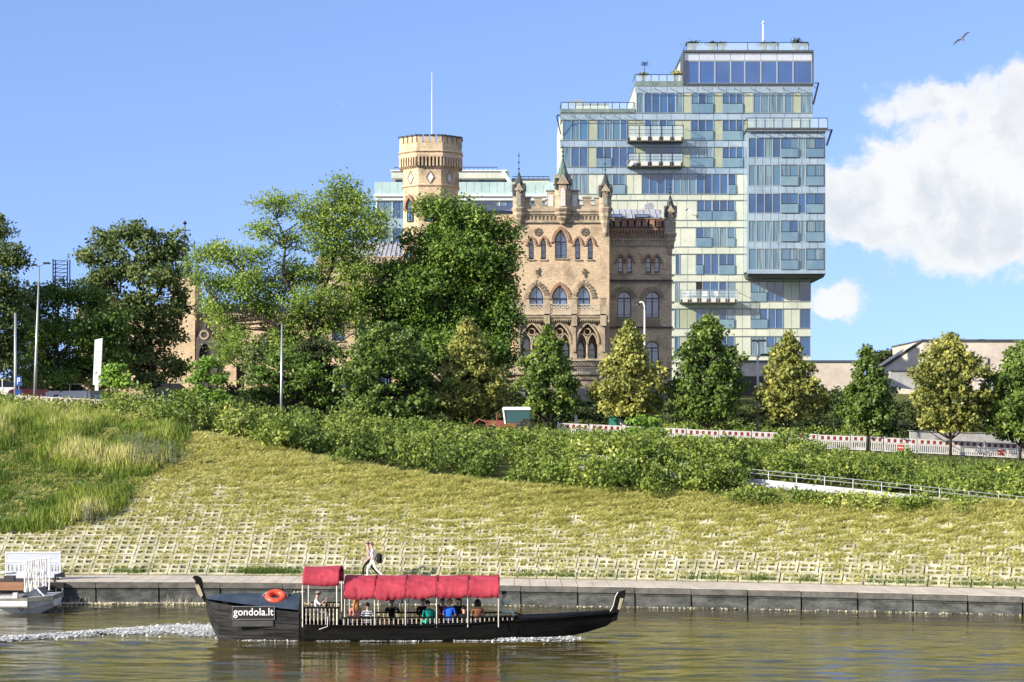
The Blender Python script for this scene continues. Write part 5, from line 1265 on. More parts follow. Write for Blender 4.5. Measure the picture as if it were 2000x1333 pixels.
    # sunshade rods along the terraces
    for a, b, yy, n in ((1088, 1226, 226, 5), (1245, 1590, 172, 11), (1453, 1610, 266, 6)):
        yq = (yb_box if a > 1400 else y0) - .9
        q = MB(); q.tube([(L(a), yq, Z(yy)), (L(b), yq, Z(yy))], .05, 5)
        for i in range(n + 1): xx = L(a) + (L(b) - L(a)) * i / n; q.tube([(xx, yq - .1, Z(yy - 1)), (xx + .1, yq + 1.1, Z(yy + 1))], .04, 4)
        q.build('sunshade_rod', steel, root)
    for a, b, y1_, y2_, yy in ((1597, 1589, 165, 205, y0 - .9), (1615, 1607, 264, 293, yb_box - .9), (1087, 1095, 229, 262, y0 - .9)):
        q = MB(); q.tube([(L(a), yy, Z(y1_)), (L(b), yy + .9, Z(y2_))], .06, 5); q.tube([(L(a), yy, Z(y1_)), (L(b), yy, Z(y1_))], .06, 5); q.tube([(L(a), yy + .8, Z(y1_ - 1)), (L(b), yy + 1.6, Z(y2_ - 3))], .05, 5); q.build('sunshade_bracket', iron, root)
    # balconies
    def balcony(a, b, yr, ys, ye, n):
        q = MB(); q.box(L(a), L(b), y0 - 1.45, y0 + .25, Z(ye), Z(ys)); o = q.build('balcony', mat('balcony_slab_soffit', (.10, .095, .08), .8), root)
        p_ = MB(); yy = y0 - 1.5
        p_.tube([(L(a), yy, Z(yr)), (L(b), yy, Z(yr))], .035, 5); p_.tube([(L(a), yy, Z(yr)), (L(a), y0, Z(yr))], .035, 5); p_.tube([(L(b), yy, Z(yr)), (L(b), y0, Z(yr))], .035, 5)
        for i in range(n + 1):
            xx = L(a) + (L(b) - L(a)) * i / n; p_.tube([(xx, yy, Z(ye - 2)), (xx, yy, Z(yr))], .035, 5)
            for j in (.35, .65): p_.tube([(L(a), yy, Z(ys + (yr - ys) * j)), (L(b), yy, Z(ys + (yr - ys) * j))], .012, 3)
        p_.build('railing', iron if n != 6 else steel, o)
        for i in range(n):
            d = MB(); x0, x1 = L(a) + (L(b) - L(a)) * i / n, L(a) + (L(b) - L(a)) * (i + 1) / n; d.box(x0 + .25, x1 - .25, y0 - 1.53, y0 - 1.3, Z(ye) + .1, Z(ys) + .16)
            d.build('planter_bracket', mat('white_trim', (.55, .55, .5), .6), o)
        gl = MB(); gl.box(L(a) + .05, L(b) - .05, yy + .03, yy + .05, Z(ys) + .1, Z(yr) - .08); gl.build('balcony_glass', clearish, o)
    balcony(1225, 1333, 249, 273, 280, 5); balcony(1225, 1332, 303, 322, 329, 5); balcony(1327, 1437, 568.5, 587, 594, 6)
    return root
g_deep = mat('deep_blue_mirror_glass', rough=.02, spec=.8, ior=1.75, fn=glassfn((.004, .05, .19), (.012, .09, .30), .5))
pan_sky = mat('silvery_top_glass', rough=.06, spec=.9, ior=2.2, fn=mottled((.38, .42, .50), (.50, .54, .60), .4, 0))
apartments()

def dish(px, py, d, r_px, lab):
    P = Pl(d); o = empty('satellite_dish', (P.x(px), d, P.z(py)), label=lab, cat='satellite dish'); r_ = P.m(r_px)
    q = MB(); q.lathe((0, 0, 0), [(r_, -.12), (r_ * .97, -.13), (r_ * .7, -.03), (r_ * .35, .03), (.02, .05)], 14)
    q.v = [(a, c - 0, b) for a, b, c in q.v]; q.v = [(a, -b if False else b, c) for a, b, c in q.v]
    q.build('reflector', white_p, o, smooth=True)
    q = MB(); q.tube([(0, .05, -r_), (0, -.4, 0)], .025, 4); q.tube([(0, .05, 0), (0, .35, -.1)], .04, 4); q.build('feed_arm', steel, o)
dish(1230, 319, 233.2, 6.5, 'round white satellite dish at the left end of the lower balcony of the tower')
dish(1343, 412, 234.5, 4.5, 'small grey satellite dish on the cream facade right of the palace turret')
# rooftop planters, furniture and mast
def planter(px, py, d, w_px, h_px, lab, seed, leafm=None, y_=None):
    P = Pl(d); o = empty('rooftop_planter', (P.x(px), d, P.z(py)), label=lab, cat='potted plant'); w = P.m(w_px); r = np.random.default_rng(seed)
    q = MB(); q.lathe((0, 0, 0), [(w * .30, 0), (w * .38, .45), (w * .4, .5)], 10); q.build('pot', mat('pot_grey', (.12, .12, .12), .7), o)
    n = 260; C = r.normal(0, 1, (n, 3)) * [w * .3, w * .25, P.m(h_px) * .22] + [0, 0, .5 + P.m(h_px) * .35]; C[:, 2] = np.clip(C[:, 2], .45, None)
    link('foliage', fastmesh('planter_foliage', leaf_quads(C, r.uniform(.12, .28, n), unit(r.normal(size=C.shape)), r), 4, leafm or dark_m, r.uniform(0, 1, n)), parent=o)
for i, (px, w, h, lab) in enumerate(((1352, 24, 12, 'leafy potted shrub at the left corner of the roof terrace'), (1392, 15, 9, 'small dark potted shrub, left of the close pair on the roof'), (1410, 15, 9, 'small dark potted shrub, right of the close pair on the roof'),
                                   (1492, 17, 9, 'grey potted shrub at the foot of the roof mast'), (1511, 15, 8, 'grey potted shrub just right of the roof mast'), (1556, 19, 18, 'tallest dark green potted plant at the right of the roof terrace'), (1572, 10, 8, 'smallest dark pot at the right corner of the roof terrace'))):
    planter(px, 98.5, 237, w, h, lab, 300 + i)
planter(1256, 158, 237, 14, 8, 'white potted plant on the middle terrace of the tower', 310, greyg_m); planter(1320, 158, 237, 16, 14, 'green potted plant on the middle terrace beside the top storey', 311, linden_y)
def mast(px, y0_, y1_, d, lab, r_=.06):
    P = Pl(d); q = MB(); h = P.z(y1_) - P.z(y0_); q.tube([(0, 0, 0), (0, 0, h * .75), (0, 0, h)], [r_ * 1.6, r_, r_ * .5], 7); q.box(-.1, .1, -.1, .1, -.05, .05); q.lathe((0, 0, h * .9), [(r_, -.1), (r_ * 2.2, 0), (r_, .1)], 6)
    return q.build('roof_mast', white_p, None, (P.x(px), d, P.z(y0_)), label=lab, cat='mast')
mast(1490.5, 98, 40, 238, 'white mast on the roof of the glass tower', .09)
def antenna(px, yb, yt, d, lab):
    P = Pl(d); h = P.z(yt) - P.z(yb); q = MB(); q.tube([(0, 0, 0), (0, 0, h)], .035, 4)
    for i, (dz, l) in enumerate(((.95, .7), (.85, .9), (.75, .8))): q.tube([(-l / 2, 0, h * dz), (l / 2, 0, h * dz)], .03, 4); q.tube([(0, 0, h * dz), (.35, -.2, h * (dz + .12))], .025, 4); q.tube([(0, 0, h * dz), (-.35, -.2, h * (dz + .1))], .025, 4)
    q.build('roof_antenna', iron, None, (P.x(px), d, P.z(yb)), label=lab, cat='antenna')
antenna(1259, 146, 122, 238, 'thin rooftop aerial above the middle terrace of the glass tower')
def lounge(px, py, d, w_px, lab, name='terrace_chair', cat='chair', c=(.25, .27, .3)):
    P = Pl(d); w = P.m(w_px); m_ = M_('terrace_seat_%d' % int(c[0] * 100), c, .7); o = empty(name, (P.x(px), d, P.z(py)), label=lab, cat=cat)
    q = MB(); q.box(-w / 2, w / 2, -.3, .3, .38, .46); q.build('seat', m_, o); q = MB(); q.box(-w / 2, w / 2, .25, .32, .46, 1.0); q.build('backrest', m_, o)
    for sx in (-1, 1):
        for sy in (-1, 1): q = MB(); q.tube([(sx * (w / 2 - .05), sy * .27, 0), (sx * (w / 2 - .05), sy * .27, .38)], .025, 4); q.build('leg', m_, o)
lounge(1117, 212.5, 238, 9, 'grey folding chair at the left end of the lower roof terrace'); lounge(1131, 212.5, 238, 15, 'dark armchair beside the hut on the lower roof terrace')
lounge(1377, 587, 234.4, 10, 'white plastic chair, left of the pair on the low balcony', c=(.75, .75, .73)); lounge(1400, 587, 234.4, 10, 'white plastic chair, right of the pair on the low balcony', c=(.75, .75, .73))
lounge(1345, 587, 234.4, 12, 'pale garden chair at the left end of the low balcony', c=(.6, .6, .6))
P = Pl(234.4); tb = empty('balcony_table', (P.x(1388.5), 234.3, P.z(587)), label='small white folding table between the two chairs on the low balcony', cat='table')
q = MB(); q.box(-.28, .28, -.28, .28, .7, .74); q.build('table_top', white_p, tb)
for s in (-1, 1): q = MB(); q.tube([(-.25 * s, 0, 0), (.25 * s, 0, .7)], .025, 4); q.build('leg', white_p, tb)

# ---------------------------------------------------------------- lower glass building behind the palace
def low_glass():
    P = Pl(237.0); m = P.m; root = empty('glass_annex', (P.x(900), 241, gz(P.x(900), 241)), label='lower glass apartment building seen behind the brick tower', cat='apartment building')
    bx, by, bz = root.location; L = lambda a: P.x(a) - bx; Z = lambda b: P.z(b) - bz; y0 = 237 - by
    def vol(nm, a, b, zt, zb, y, dep, mt, parent=root): q = MB(); q.box(L(a), L(b), y, y + dep, Z(zb), Z(zt)); return q.build(nm, mt, parent)
    vol('wall', 733, 1090, 386, 790, y0 + .3, 14, pan_cream); vol('wall', 790, 1075, 344, 386, y0 + 4, 9, pan_cream)
    for i in range(24):
        a = 731 + i * 15; vol('balustrade_glass', a + .4, a + 14.6, 356, 381, y0, .06, g_teal)
    vol('slab', 730, 1090, 381, 384.5, y0 - .3, 13, white_p); vol('slab', 731, 1090, 386, 392, y0 - .1, 12, mat('pale_slab', (.55, .58, .6), .6))
    for yy0, yy1 in ((394, 427), (447, 484), (500, 540)):
        for i in range(24):
            a = 735 + i * 15; vol('window_frame', a, a + 1.4, yy0, yy1, y0 + .1, .2, white_p) if i % 2 == 0 else None
            o = vol('pane', a + 1.5, a + 14.9, yy0, yy1, y0 + .2, .05, (g_pale, g_pale, g_dark)[i % 3])
        vol('spandrel', 735, 1090, yy1, yy1 + 19, y0 + .15, .2, pan_blue)
    # penthouse storey
    vol('roof_slab', 762, 1000 - 6, 330, 344, y0 + 2.2, 9, pan_cream); vol('roof_cap', 760, 990, 328, 330.2, y0 + 2, 9.4, white_p)
    q = MB(); q.prism([(L(994), Z(356)), (L(1002), Z(356)), (L(984), Z(328.4)), (L(978), Z(328.4))], y0 + 1.9, y0 + 2.2); q.build('raking_end', white_p, root)
    for i in range(15):
        a = 768 + i * 15; vol('pane', a + .7, a + 14.3, 344.1, 356, y0 + 3.9, .05, (g_dark, g_pale, g_dark)[i % 3])
    vol('penthouse', 1004, 1073, 345, 356, y0 + 3, 6, pan_cream); vol('penthouse_cap', 1000, 1075, 343, 345.2, y0 + 2.8, 6.4, mat('dark_cap', (.1, .12, .13), .5))
    q = MB()
    for a, b, yy, yb in ((897, 971, 320.5, 328), (1002, 1073, 339, 343), (768, 790, 321, 328)):
        q.tube([(L(a), y0 + 3, Z(yy)), (L(b), y0 + 3, Z(yy))], .04, 4); n = int((b - a) / 9)
        for i in range(n + 1): xx = L(a + (b - a) * i / n); q.tube([(xx, y0 + 3, Z(yb)), (xx, y0 + 3, Z(yy))], .025, 4)
    q.build('roof_railing', iron, root)
low_glass()

# ---------------------------------------------------------------- old brick buildings at the left
def old_left():
    P = Pl(186.0); m = P.m; root = empty('brick_gatehouse', (P.x(450), 190, gz(P.x(450), 190)), label='sunlit pale brick gatehouse with dark slate roof seen through the trees at left', cat='building')
    bx, by, bz = root.location; L = lambda a: P.x(a) - bx; Z = lambda b: P.z(b) - bz; y0 = 186 - by
    h1 = [(a_ + L(467), b_ + Z(770)) for a_, b_ in outline(m(54), Z(704) - Z(770), 'round')]
    wins = [(515, 700, 660, 20), (575, 700, 660, 20), (340, 700, 650, 16), (440, 690, 655, 16)]
    mb = MB(); wall_mesh(mb, [(L(385), Z(775)), (L(611), Z(775)), (L(611), Z(614)), (L(385), Z(614))], [[(a + L(c), b + Z(zb)) for a, b in outline(m(w), Z(zt) - Z(zb), 'round')] for c, zb, zt, w in wins if c > 400], y0, .3, 9)
    mb.box(L(385) + .03, L(611) - .03, y0 + .32, y0 + 8.9, Z(775), Z(615)); mb.build('wall', brick_y, root)
    for c, zb, zt, w in wins:
        if c > 400: castle_window(root, L(c), Z(zb), m(w), Z(zt) - Z(zb), y0, 'round', 'fan')
    mb = MB(); k = 386
    while k < 610: mb.box(L(k), L(k + 2.4), y0 - .22, y0 - .001, Z(623), Z(616)); k += 5
    mb.box(L(384), L(612), y0 - .3, y0 - .001, Z(615.9), Z(612)); mb.build('corbel_table', stone, root)
    mb = MB(); v = [(L(383), y0 - .3, Z(611.9)), (L(612), y0 - .3, Z(611.9)), (L(612), y0 + 4.5, Z(588)), (L(392), y0 + 4.5, Z(588)), (L(383), y0 + 9.2, Z(611.9)), (L(612), y0 + 9.2, Z(611.9))]
    mb.add(v, [(0, 1, 2, 3), (3, 2, 5, 4), (0, 3, 4)]); mb.build('roof', mat('slate_roof', rough=.6, fn=mottled((.03, .035, .045), (.07, .08, .09), 1.2, .2)), root)
    # taller stair tower and a slender spire
    mb = MB(); mb.box(L(336), L(372), y0 - 1.0, y0 + 4, Z(775), Z(545)); mb.box(L(334), L(374), y0 - 1.1, y0 + 4.1, Z(550), Z(546)); mb.box(L(372.01), L(385), y0 - 1.3, y0 + 3, Z(775), Z(560))
    mb.build('stair_tower', brick_y, root)
    mb = MB(); mb.lathe((L(354), y0 + 1.5, 0), [(m(26), Z(546)), (m(22), Z(540)), (m(9), Z(505)), (.05, Z(470))], 8, R(22.5)); mb.build('tower_roof', copper, root)
    sp = MB(); c = (L(351), y0 + 3.0, 0); sp.lathe(c, [(m(16), Z(530)), (m(16), Z(517)), (m(18), Z(516)), (m(11), Z(500)), (m(5), Z(488)), (m(1.3), Z(474))], 8, R(22.5))
    o = sp.build('spire', mat('spire_metal', rough=.4, metal=.2, fn=mottled((.25, .29, .33), (.42, .46, .5), 1.4, .1)), root)
    fn = MB(); fn.tube([(c[0], c[1], Z(476)), (c[0], c[1], Z(425))], .05, 5); fn.lathe((c[0], c[1], Z(430)), [(.03, -.15), (.2, 0), (.03, .2)], 8)
    fn.lathe((c[0], c[1], Z(455)), [(.03, -.25), (.22, 0), (.03, .15)], 8); fn.tube([(c[0] - .5, c[1], Z(444)), (c[0] + .5, c[1], Z(444))], .03, 4); fn.tube([(c[0], c[1], Z(462)), (c[0] + .35, c[1], Z(460))], .03, 4); fn.build('weathervane', iron, o)
    fn = MB(); fn.tube([(L(376.5), y0 + 1, Z(500)), (L(376.5), y0 + 1, Z(468))], .04, 4)
    for yy in (473, 480, 488): fn.tube([(L(374), y0 + 1, Z(yy)), (L(379), y0 + 1, Z(yy))], .025, 4)
    fn.build('lightning_rod', iron, root)
    sr = MB(); sr.lathe((L(381), y0 + 1.0, 0), [(m(9), Z(560)), (m(10), Z(556)), (.04, Z(498))], 4, R(45)); sr.build('small_spire', darkslate, root)
    # dark gothic porch
    pb = MB(); y1 = y0 - 1.6
    ol = [(L(388), Z(775)), (L(428), Z(775)), (L(428), Z(668)), (L(422), Z(662)), (L(404), Z(636)), (L(388), Z(664))]
    door = [(a + L(405), b + Z(735)) for a, b in outline(m(22), Z(672) - Z(735), 'point')]
    wall_mesh(pb, ol, [door], y1, .4, 1.6); pb.build('porch', mat('dark_stone', rough=.9, fn=mottled((.045, .042, .036), (.11, .10, .085), 1.5, .4)), root)
    pd = MB(); pd.prism(door, y1 + .38, y1 + .45); pd.build('porch_door', black, root)
    rn = MB(); a = [i * math.pi / 6 for i in range(12)]; ring(rn, [(L(404) + .42 * math.cos(t), Z(656) + .42 * math.sin(t)) for t in a], [(L(404) + .28 * math.cos(t), Z(656) + .28 * math.sin(t)) for t in a], y1 - .08, y1 + .05); rn.build('porch_roundel', stone, root)
    nb = MB(); nb.prism([(a_ + L(403), b_ + Z(660)) for a_, b_ in outline(m(13), Z(634) - Z(660), 'point')], y0 - .12, y0 - .002); nb.build('niche_panel', plaster, root)
    # low garden wall with an arch, at the foot
    gw = MB(); y2 = y0 - 3
    wall_mesh(gw, [(L(436), Z(778)), (L(500), Z(778)), (L(500), Z(704)), (L(470), Z(700)), (L(450), Z(716)), (L(440), Z(736)), (L(436), Z(755))], [[(a + L(478), b + Z(760)) for a, b in outline(m(16), Z(712) - Z(760), 'rect')]], y2, .4, 1.0)
    gw.build('buttress_wall', brick_y, root); dd = MB(); dd.box(L(469), L(487), y2 + .38, y2 + .42, Z(761), Z(711)); dd.build('dark_opening', black, root)
    st = MB(); st.box(L(430), L(510), y2 - 1.0, y2 + 1, Z(779), Z(767)); st.build('base_step', stone_p, root)
old_left()
P = Pl(192)
def simple_block(name, lab, a, b, zt, d, dep, mt, cap=None, cat='building', zb=None):
    P = Pl(d); xm = P.x((a + b) / 2); g0 = gz(xm, d) - .4; root = empty(name, (xm, d, g0), label=lab, cat=cat)
    w = P.m(b - a); h = P.z(zt) - g0; q = MB(); q.box(-w / 2, w / 2, 0, dep, 0, h); q.build('wall', mt, root)
    if cap: q = MB(); q.box(-w / 2 - .12, w / 2 + .12, -.12, dep + .12, h, h + .18); q.build('coping', cap, root)
    return root, w, h, P
simple_block('old_town_house', 'sunlit pale brick house wall hidden behind the trees at far left', -60, 150, 742, 190, 8, brick_y, stone_p)
simple_block('old_town_house', 'taller pale brick house behind the tall grey green tree', 150, 334, 600, 192, 8, brick_y, stone_p)
# concrete buildings at the right
root, w, h, P = simple_block('concrete_wall', 'long pinkish grey concrete wall with dark coping right of the glass tower', 1420, 1685, 708, 191, 5, concrete, dkgrey, 'wall')
q = MB(); q.box(P.x(1420) - root.location.x + .5, P.x(1490) - root.location.x, -.6, -.01, 0, h * .62); q.build('wooden_lean_to', mat('dark_timber', rough=.9, fn=mottled((.03, .025, .02), (.09, .08, .065), 3, .4, (6, 1, .4))), root)
def conc_building():
    P = Pl(198); bx, by = P.x(1860), 202; bz = gz(bx, by) - .3; root = empty('concrete_building', (bx, by, bz), label='grey concrete building with a slanted end wall and flat dark roof edge at right', cat='building')
    L = lambda a: P.x(a) - bx; Z = lambda b: P.z(b) - bz; y0 = 198 - by
    q = MB(); q.box(L(1803), L(2130), y0, y0 + 16, Z(790), Z(666)); q.build('main_wall', concrete, root)
    q = MB(); q.prism([(L(1724), Z(727)), (L(1802.8), Z(727)), (L(1802.8), Z(666.5)), (L(1724), Z(724))], y0 + 4, y0 + 9)
    v = [(L(1802.8), y0 + .0, Z(790)), (L(1802.8), y0, Z(666.5)), (L(1724), y0 + 3.5, Z(724)), (L(1724), y0 + 3.5, Z(790))]; q = MB(); q.add(v + [(a, b + 6, c) for a, b, c in v], [(0, 1, 2, 3), (1, 5, 6, 2), (4, 7, 6, 5), (3, 2, 6, 7)]); q.build('slanted_wall', concrete, root)
    q = MB(); q.box(L(1801), L(2131), y0 - .25, y0 + 16.2, Z(666), Z(663.5)); q.tube([(L(1803), y0 - .1, Z(664.5)), (L(1722), y0 + 3.4, Z(723.5))], .13, 4); q.build('roof_edge', dkgrey, root)
    q = MB(); q.box(L(1728), L(1816), y0 - 3, y0 - 1, Z(790), Z(727)); q.build('annex_wall', concrete_g, root)
    q = MB(); q.box(L(1900), L(1990), y0 - 3, y0 - 1, Z(790), Z(746)); q.build('annex_wall', concrete_g, root)
    q = MB(); q.box(L(1727), L(1817), y0 - 3.15, y0 - .9, Z(727), Z(725)); q.box(L(1899), L(1991), y0 - 3.15, y0 - .9, Z(746), Z(744)); q.build('annex_coping', dkgrey, root)
    q = MB(); q.prism([(L(1735), Z(790)), (L(1800), Z(790)), (L(1800), Z(768)), (L(1735), Z(760))], y0 - 5, y0 - 3.5); q.build('stair_wall', concrete, root)
    q = MB(); q.box(L(1929), L(1931), y0 - .1, y0 - .01, Z(746), Z(700)); q.box(L(1926), L(1938), y0 + 3, y0 + 4, Z(663.4), Z(660)); q.build('pipe', iron, root)
conc_building()
P = Pl(147.5)
q = empty('retaining_wall', (P.x(1900), 147.5, gz(P.x(1900), 147.5) - .3), label='low pale concrete wall behind the street barriers at right', cat='wall')
mbq = MB(); zq = q.location.z; X0, X1, X2 = P.x(1778) - q.location.x, P.x(1815) - q.location.x, P.x(2150) - q.location.x
mbq.prism([(X0, 0), (X2, 0), (X2, P.z(852) - zq), (X1, P.z(844) - zq), (X0, P.z(842) - zq)], 0, .4); mbq.build('wall', concrete_g, q)
mbq = MB(); mbq.prism([(X0 - .1, P.z(842) - zq), (X1, P.z(844) - zq), (X2, P.z(852) - zq), (X2, P.z(850.5) - zq), (X1, P.z(842.5) - zq), (X0 - .1, P.z(840.5) - zq)], -.08, .5); mbq.build('coping', stone_p, q)
def scaffold():
    P = Pl(225); x0, x1 = P.x(106), P.x(134); z0 = gz(P.x(120), 225); root = empty('roof_frame', (P.x(120), 225, z0), label='dark lattice frame standing above the treetops at far left', cat='scaffold'); w = (x1 - x0) / 2; zt = P.z(507) - z0
    for sx in (-1, 1):
        for sy in (-.6, .6): q = MB(); q.tube([(sx * w, sy, 0), (sx * w, sy, zt)], .07, 4); q.build('post', iron, root)
    q = MB(); zb = P.z(556) - z0; n = 6
    for i in range(n + 1):
        zz = zb + (zt - .2 - zb) * i / n; q.tube([(-w, -.6, zz), (w, -.6, zz)], .035, 4)
        if i < n: q.tube([(-w, -.6, zz), (w, -.6, zz + (zt - zb) / n)], .025, 4)
    q.build('lattice', iron, root)
scaffold()
# ================================================================ PEOPLE
skin = mat('skin', (.55, .33, .24), .55)
def seg_d(p, a, b):
    ab = b - a; t = max(0, min(1, (p - a).dot(ab) / max(ab.length_squared, 1e-9))); return (p - (a + ab * t)).length
def person(loc, face, J, shirt, legs, shoes, hair, label, hairlen=0, sleeves='short', legw=1.0, extra=None, hat=None, girth=1.0, bare_legs=False):
    """one continuous skinned body posed by joint positions J (metres, facing -Y before turning by face)"""
    root = empty('person', loc, face, label=label, cat='person')
    V = lambda k: Vector(J[k])
    names = []; co = []; rad = []; edges = []
    def add(n, p, r, par=None):
        names.append(n); co.append(Vector(p)); rad.append(r)
        if par is not None: edges.append((names.index(par), len(names) - 1))
    g = girth
    add('pelvis', V('pelvis'), (.135 * g, .10 * g)); add('waist', V('pelvis').lerp(V('chest'), .45), (.125 * g, .085 * g), 'pelvis'); add('chest', V('chest'), (.155 * g, .10 * g), 'waist')
    add('neck', V('neck'), (.052, .052), 'chest'); hd = V('head'); up = (hd - V('neck')).normalized()
    add('jaw', hd - up * .05, (.064, .072), 'neck'); add('skull', hd + up * .045, (.078, .092), 'jaw'); add('top', hd + up * .10, (.045, .05), 'skull')
    for s in 'LR':
        add('sh' + s, V('sh' + s), (.062, .058), 'chest'); add('el' + s, V('el' + s), (.043, .043), 'sh' + s); add('wr' + s, V('wr' + s), (.028, .026), 'el' + s)
        d = (V('wr' + s) - V('el' + s)).normalized(); add('ha' + s, V('wr' + s) + d * .07, (.036, .02), 'wr' + s)
        add('hi' + s, V('hi' + s), (.088 * legw, .088 * legw), 'pelvis'); add('kn' + s, V('kn' + s), (.056 * legw, .056 * legw), 'hi' + s); add('an' + s, V('an' + s), (.036, .04), 'kn' + s); add('to' + s, V('to' + s), (.042, .026), 'an' + s)
    me = bpy.data.meshes.new('tmp'); me.from_pydata(co, edges, []); o = bpy.data.objects.new('tmp', me); COL.objects.link(o)
    sk = o.modifiers.new('s', 'SKIN'); sk.branch_smoothing = .6; sk.use_smooth_shade = True
    for i, r_ in enumerate(rad): me.skin_vertices[0].data[i].radius = r_
    me.skin_vertices[0].data[0].use_root = True
    ss = o.modifiers.new('u', 'SUBSURF'); ss.levels = 1; ss.render_levels = 1
    dg = bpy.context.evaluated_depsgraph_get(); dg.update(); m2 = bpy.data.meshes.new_from_object(o.evaluated_get(dg)); bpy.data.objects.remove(o); bpy.data.meshes.remove(me)
    m2.name = 'body'
    bm = bmesh.new(); bm.from_mesh(m2)
    # fingers and thumb: short bent chains rooted in each palm; nose and ears on the head
    def chain(pts, rs, n=5):
        t = MB(); t.tube(pts, rs, n); vs = [bm.verts.new(v) for v in t.v]
        for f in t.f: bm.faces.new([vs[i] for i in f])
    for s in 'LR':
        w, e = V('wr' + s), V('el' + s); d = (w - e).normalized(); side = d.cross(Vector((0, 1, 0)) if abs(d.y) < .8 else Vector((1, 0, 0))).normalized(); nrm = d.cross(side)
        if nrm.y > 0: nrm = -nrm
        sd = nrm.cross(d).normalized()
        for i, l in enumerate((.068, .078, .072, .056)):
            b = w + d * .085 + sd * (.026 - .0175 * i); chain([b, b + d * l * .5 + nrm * .008, b + d * l * .95 + nrm * .03], [.0095, .0085, .006])
        b = w + d * .035 + sd * .03; chain([b, b + d * .03 + sd * .028, b + d * .062 + sd * .032 + nrm * .012], [.012, .011, .008])
    fw = (Vector((0, -1, 0)) - up * Vector((0, -1, 0)).dot(up)).normalized(); rt = fw.cross(up)
    chain([hd + fw * .085 + up * .03, hd + fw * .112 - up * .005, hd + fw * .085 - up * .015], [.008, .014, .008])
    for s in (-1, 1): chain([hd + rt * s * .075 + up * .03, hd + rt * s * .092 + up * .01, hd + rt * s * .075 - up * .025], [.01, .016, .008])
    bm.to_mesh(m2); bm.free()
    fixed = []
    mats = [skin, shirt, legs, shoes]; m2.materials.clear()
    for m in mats: m2.materials.append(m)
    segs = [('neck', 'chest', 0, .0), ('chest', 'waist', 1, 0), ('waist', 'pelvis', 1, 0)]
    P_ = {n: c for n, c in zip(names, co)}
    for p in m2.polygons:
        c = p.center; best = (9, 0)
        cand = [(seg_d(c, P_['chest'], P_['waist']) - .07, 1), (seg_d(c, P_['waist'], P_['pelvis']) - .06, 1 if (c - P_['pelvis']).dot(P_['waist'] - P_['pelvis']) > -.0 else 2), (seg_d(c, P_['neck'], P_['top']) - .02, 0)]
        for s in 'LR':
            cand += [(seg_d(c, P_['chest'], P_['sh' + s]) - .03, 1), (seg_d(c, P_['sh' + s], P_['el' + s].lerp(P_['sh' + s], .15) if sleeves == 'short' else P_['el' + s]), 1), (seg_d(c, P_['el' + s], P_['wr' + s]), 1 if sleeves == 'long' else 0), (seg_d(c, P_['wr' + s], P_['ha' + s] + (P_['ha' + s] - P_['wr' + s])) - .005, 0)]
            cand += [(seg_d(c, P_['pelvis'], P_['hi' + s]) - .02, 2), (seg_d(c, P_['hi' + s], P_['kn' + s]), 2), (seg_d(c, P_['kn' + s].lerp(P_['an' + s], .1), P_['an' + s]), 0 if bare_legs else 2), (seg_d(c, P_['an' + s], P_['to' + s]) - .006, 3)]
        p.material_index = min(cand, key=lambda q: q[0])[1]; p.use_smooth = True
    b = link('body', m2, None, root)
    # eyes, brows and mouth as small shapes on the face
    fm = MB()
    for s in (-1, 1): e = hd + fw * .086 + up * .03 + rt * s * .03; fm.obox((e.x, e.y, e.z), 0, .018, .012, .008)
    e = hd + fw * .083 - up * .045; fm.obox((e.x, e.y, e.z), 0, .036, .012, .008); fm.build('face_details', M_('dark_face_detail', (.12, .05, .04), .6), root)
    h = MB(); hair_m = M_('hair_%d' % int(hair[0] * 1000), hair, .6)
    ctr = hd + up * .045 - fw * .014; vs = []; nu, nv = 12, 7
    for j in range(nv):
        ph = math.pi * .62 * j / (nv - 1)
        for i in range(nu):
            a = 2 * math.pi * i / nu; dirv = rt * math.cos(a) * math.sin(ph) * .094 + fw * math.sin(a) * math.sin(ph) * .112 + up * math.cos(ph) * .112
            if fw.dot(dirv) > .05 and ph > 1.1: dirv *= .72
            vs.append(ctr + dirv * (1 + .04 * math.sin(5 * a + j)))
    fs = [(j * nu + i, j * nu + (i + 1) % nu, (j + 1) * nu + (i + 1) % nu, (j + 1) * nu + i) for j in range(nv - 1) for i in range(nu)] + [tuple(range((nv - 1) * nu, nv * nu))]
    h.add(vs, fs)
    if hairlen:
        for i in range(9):
            a = math.pi * (i / 8) + math.pi; q = ctr + rt * math.cos(a) * .08 + fw * math.sin(a) * .085; e = q - Vector((0, 0, hairlen)) - fw * .05 + rt * math.cos(a) * .03
            h.tube([q + up * .03, q.lerp(e, .5) - fw * .025, e], [.035, .04, .022], 6)
    h.build('hair', hair_m, root, smooth=True)
    if hat:
        t = MB(); t.lathe(tuple(hd + up * .085), [(.115, 0), (.112, .03), (.09, .06), (.03, .075)], 10); f_ = hd + up * .09 + fw * .12; t.obox((f_.x, f_.y, f_.z), 0, .13, .1, .012); t.build('cap', hat, root, smooth=True)
    return root
def seated(lean=0.0, arms='lap', tall=1.0):
    t = tall; J = dict(pelvis=(0, 0, .10), chest=(0, -.03 - lean * .5, .46 * t), neck=(0, -.04 - lean * .8, .62 * t), head=(0, -.07 - lean, .75 * t))
    for s, x in (('L', 1), ('R', -1)):
        J['sh' + s] = (x * .185, -.03 - lean * .6, .54 * t); J['el' + s] = (x * .24, -.06 - lean * .5, .28 * t); J['wr' + s] = (x * .14, -.27 - lean * .5, .22)
        if arms == 'up': J['el' + s] = (x * .27, -.2 - lean, .40); J['wr' + s] = (x * .12, -.36 - lean, .55)
        J['hi' + s] = (x * .10, -.05, .09); J['kn' + s] = (x * .13, -.46, .10); J['an' + s] = (x * .12, -.44, -.32); J['to' + s] = (x * .13, -.60, -.37)
    return J
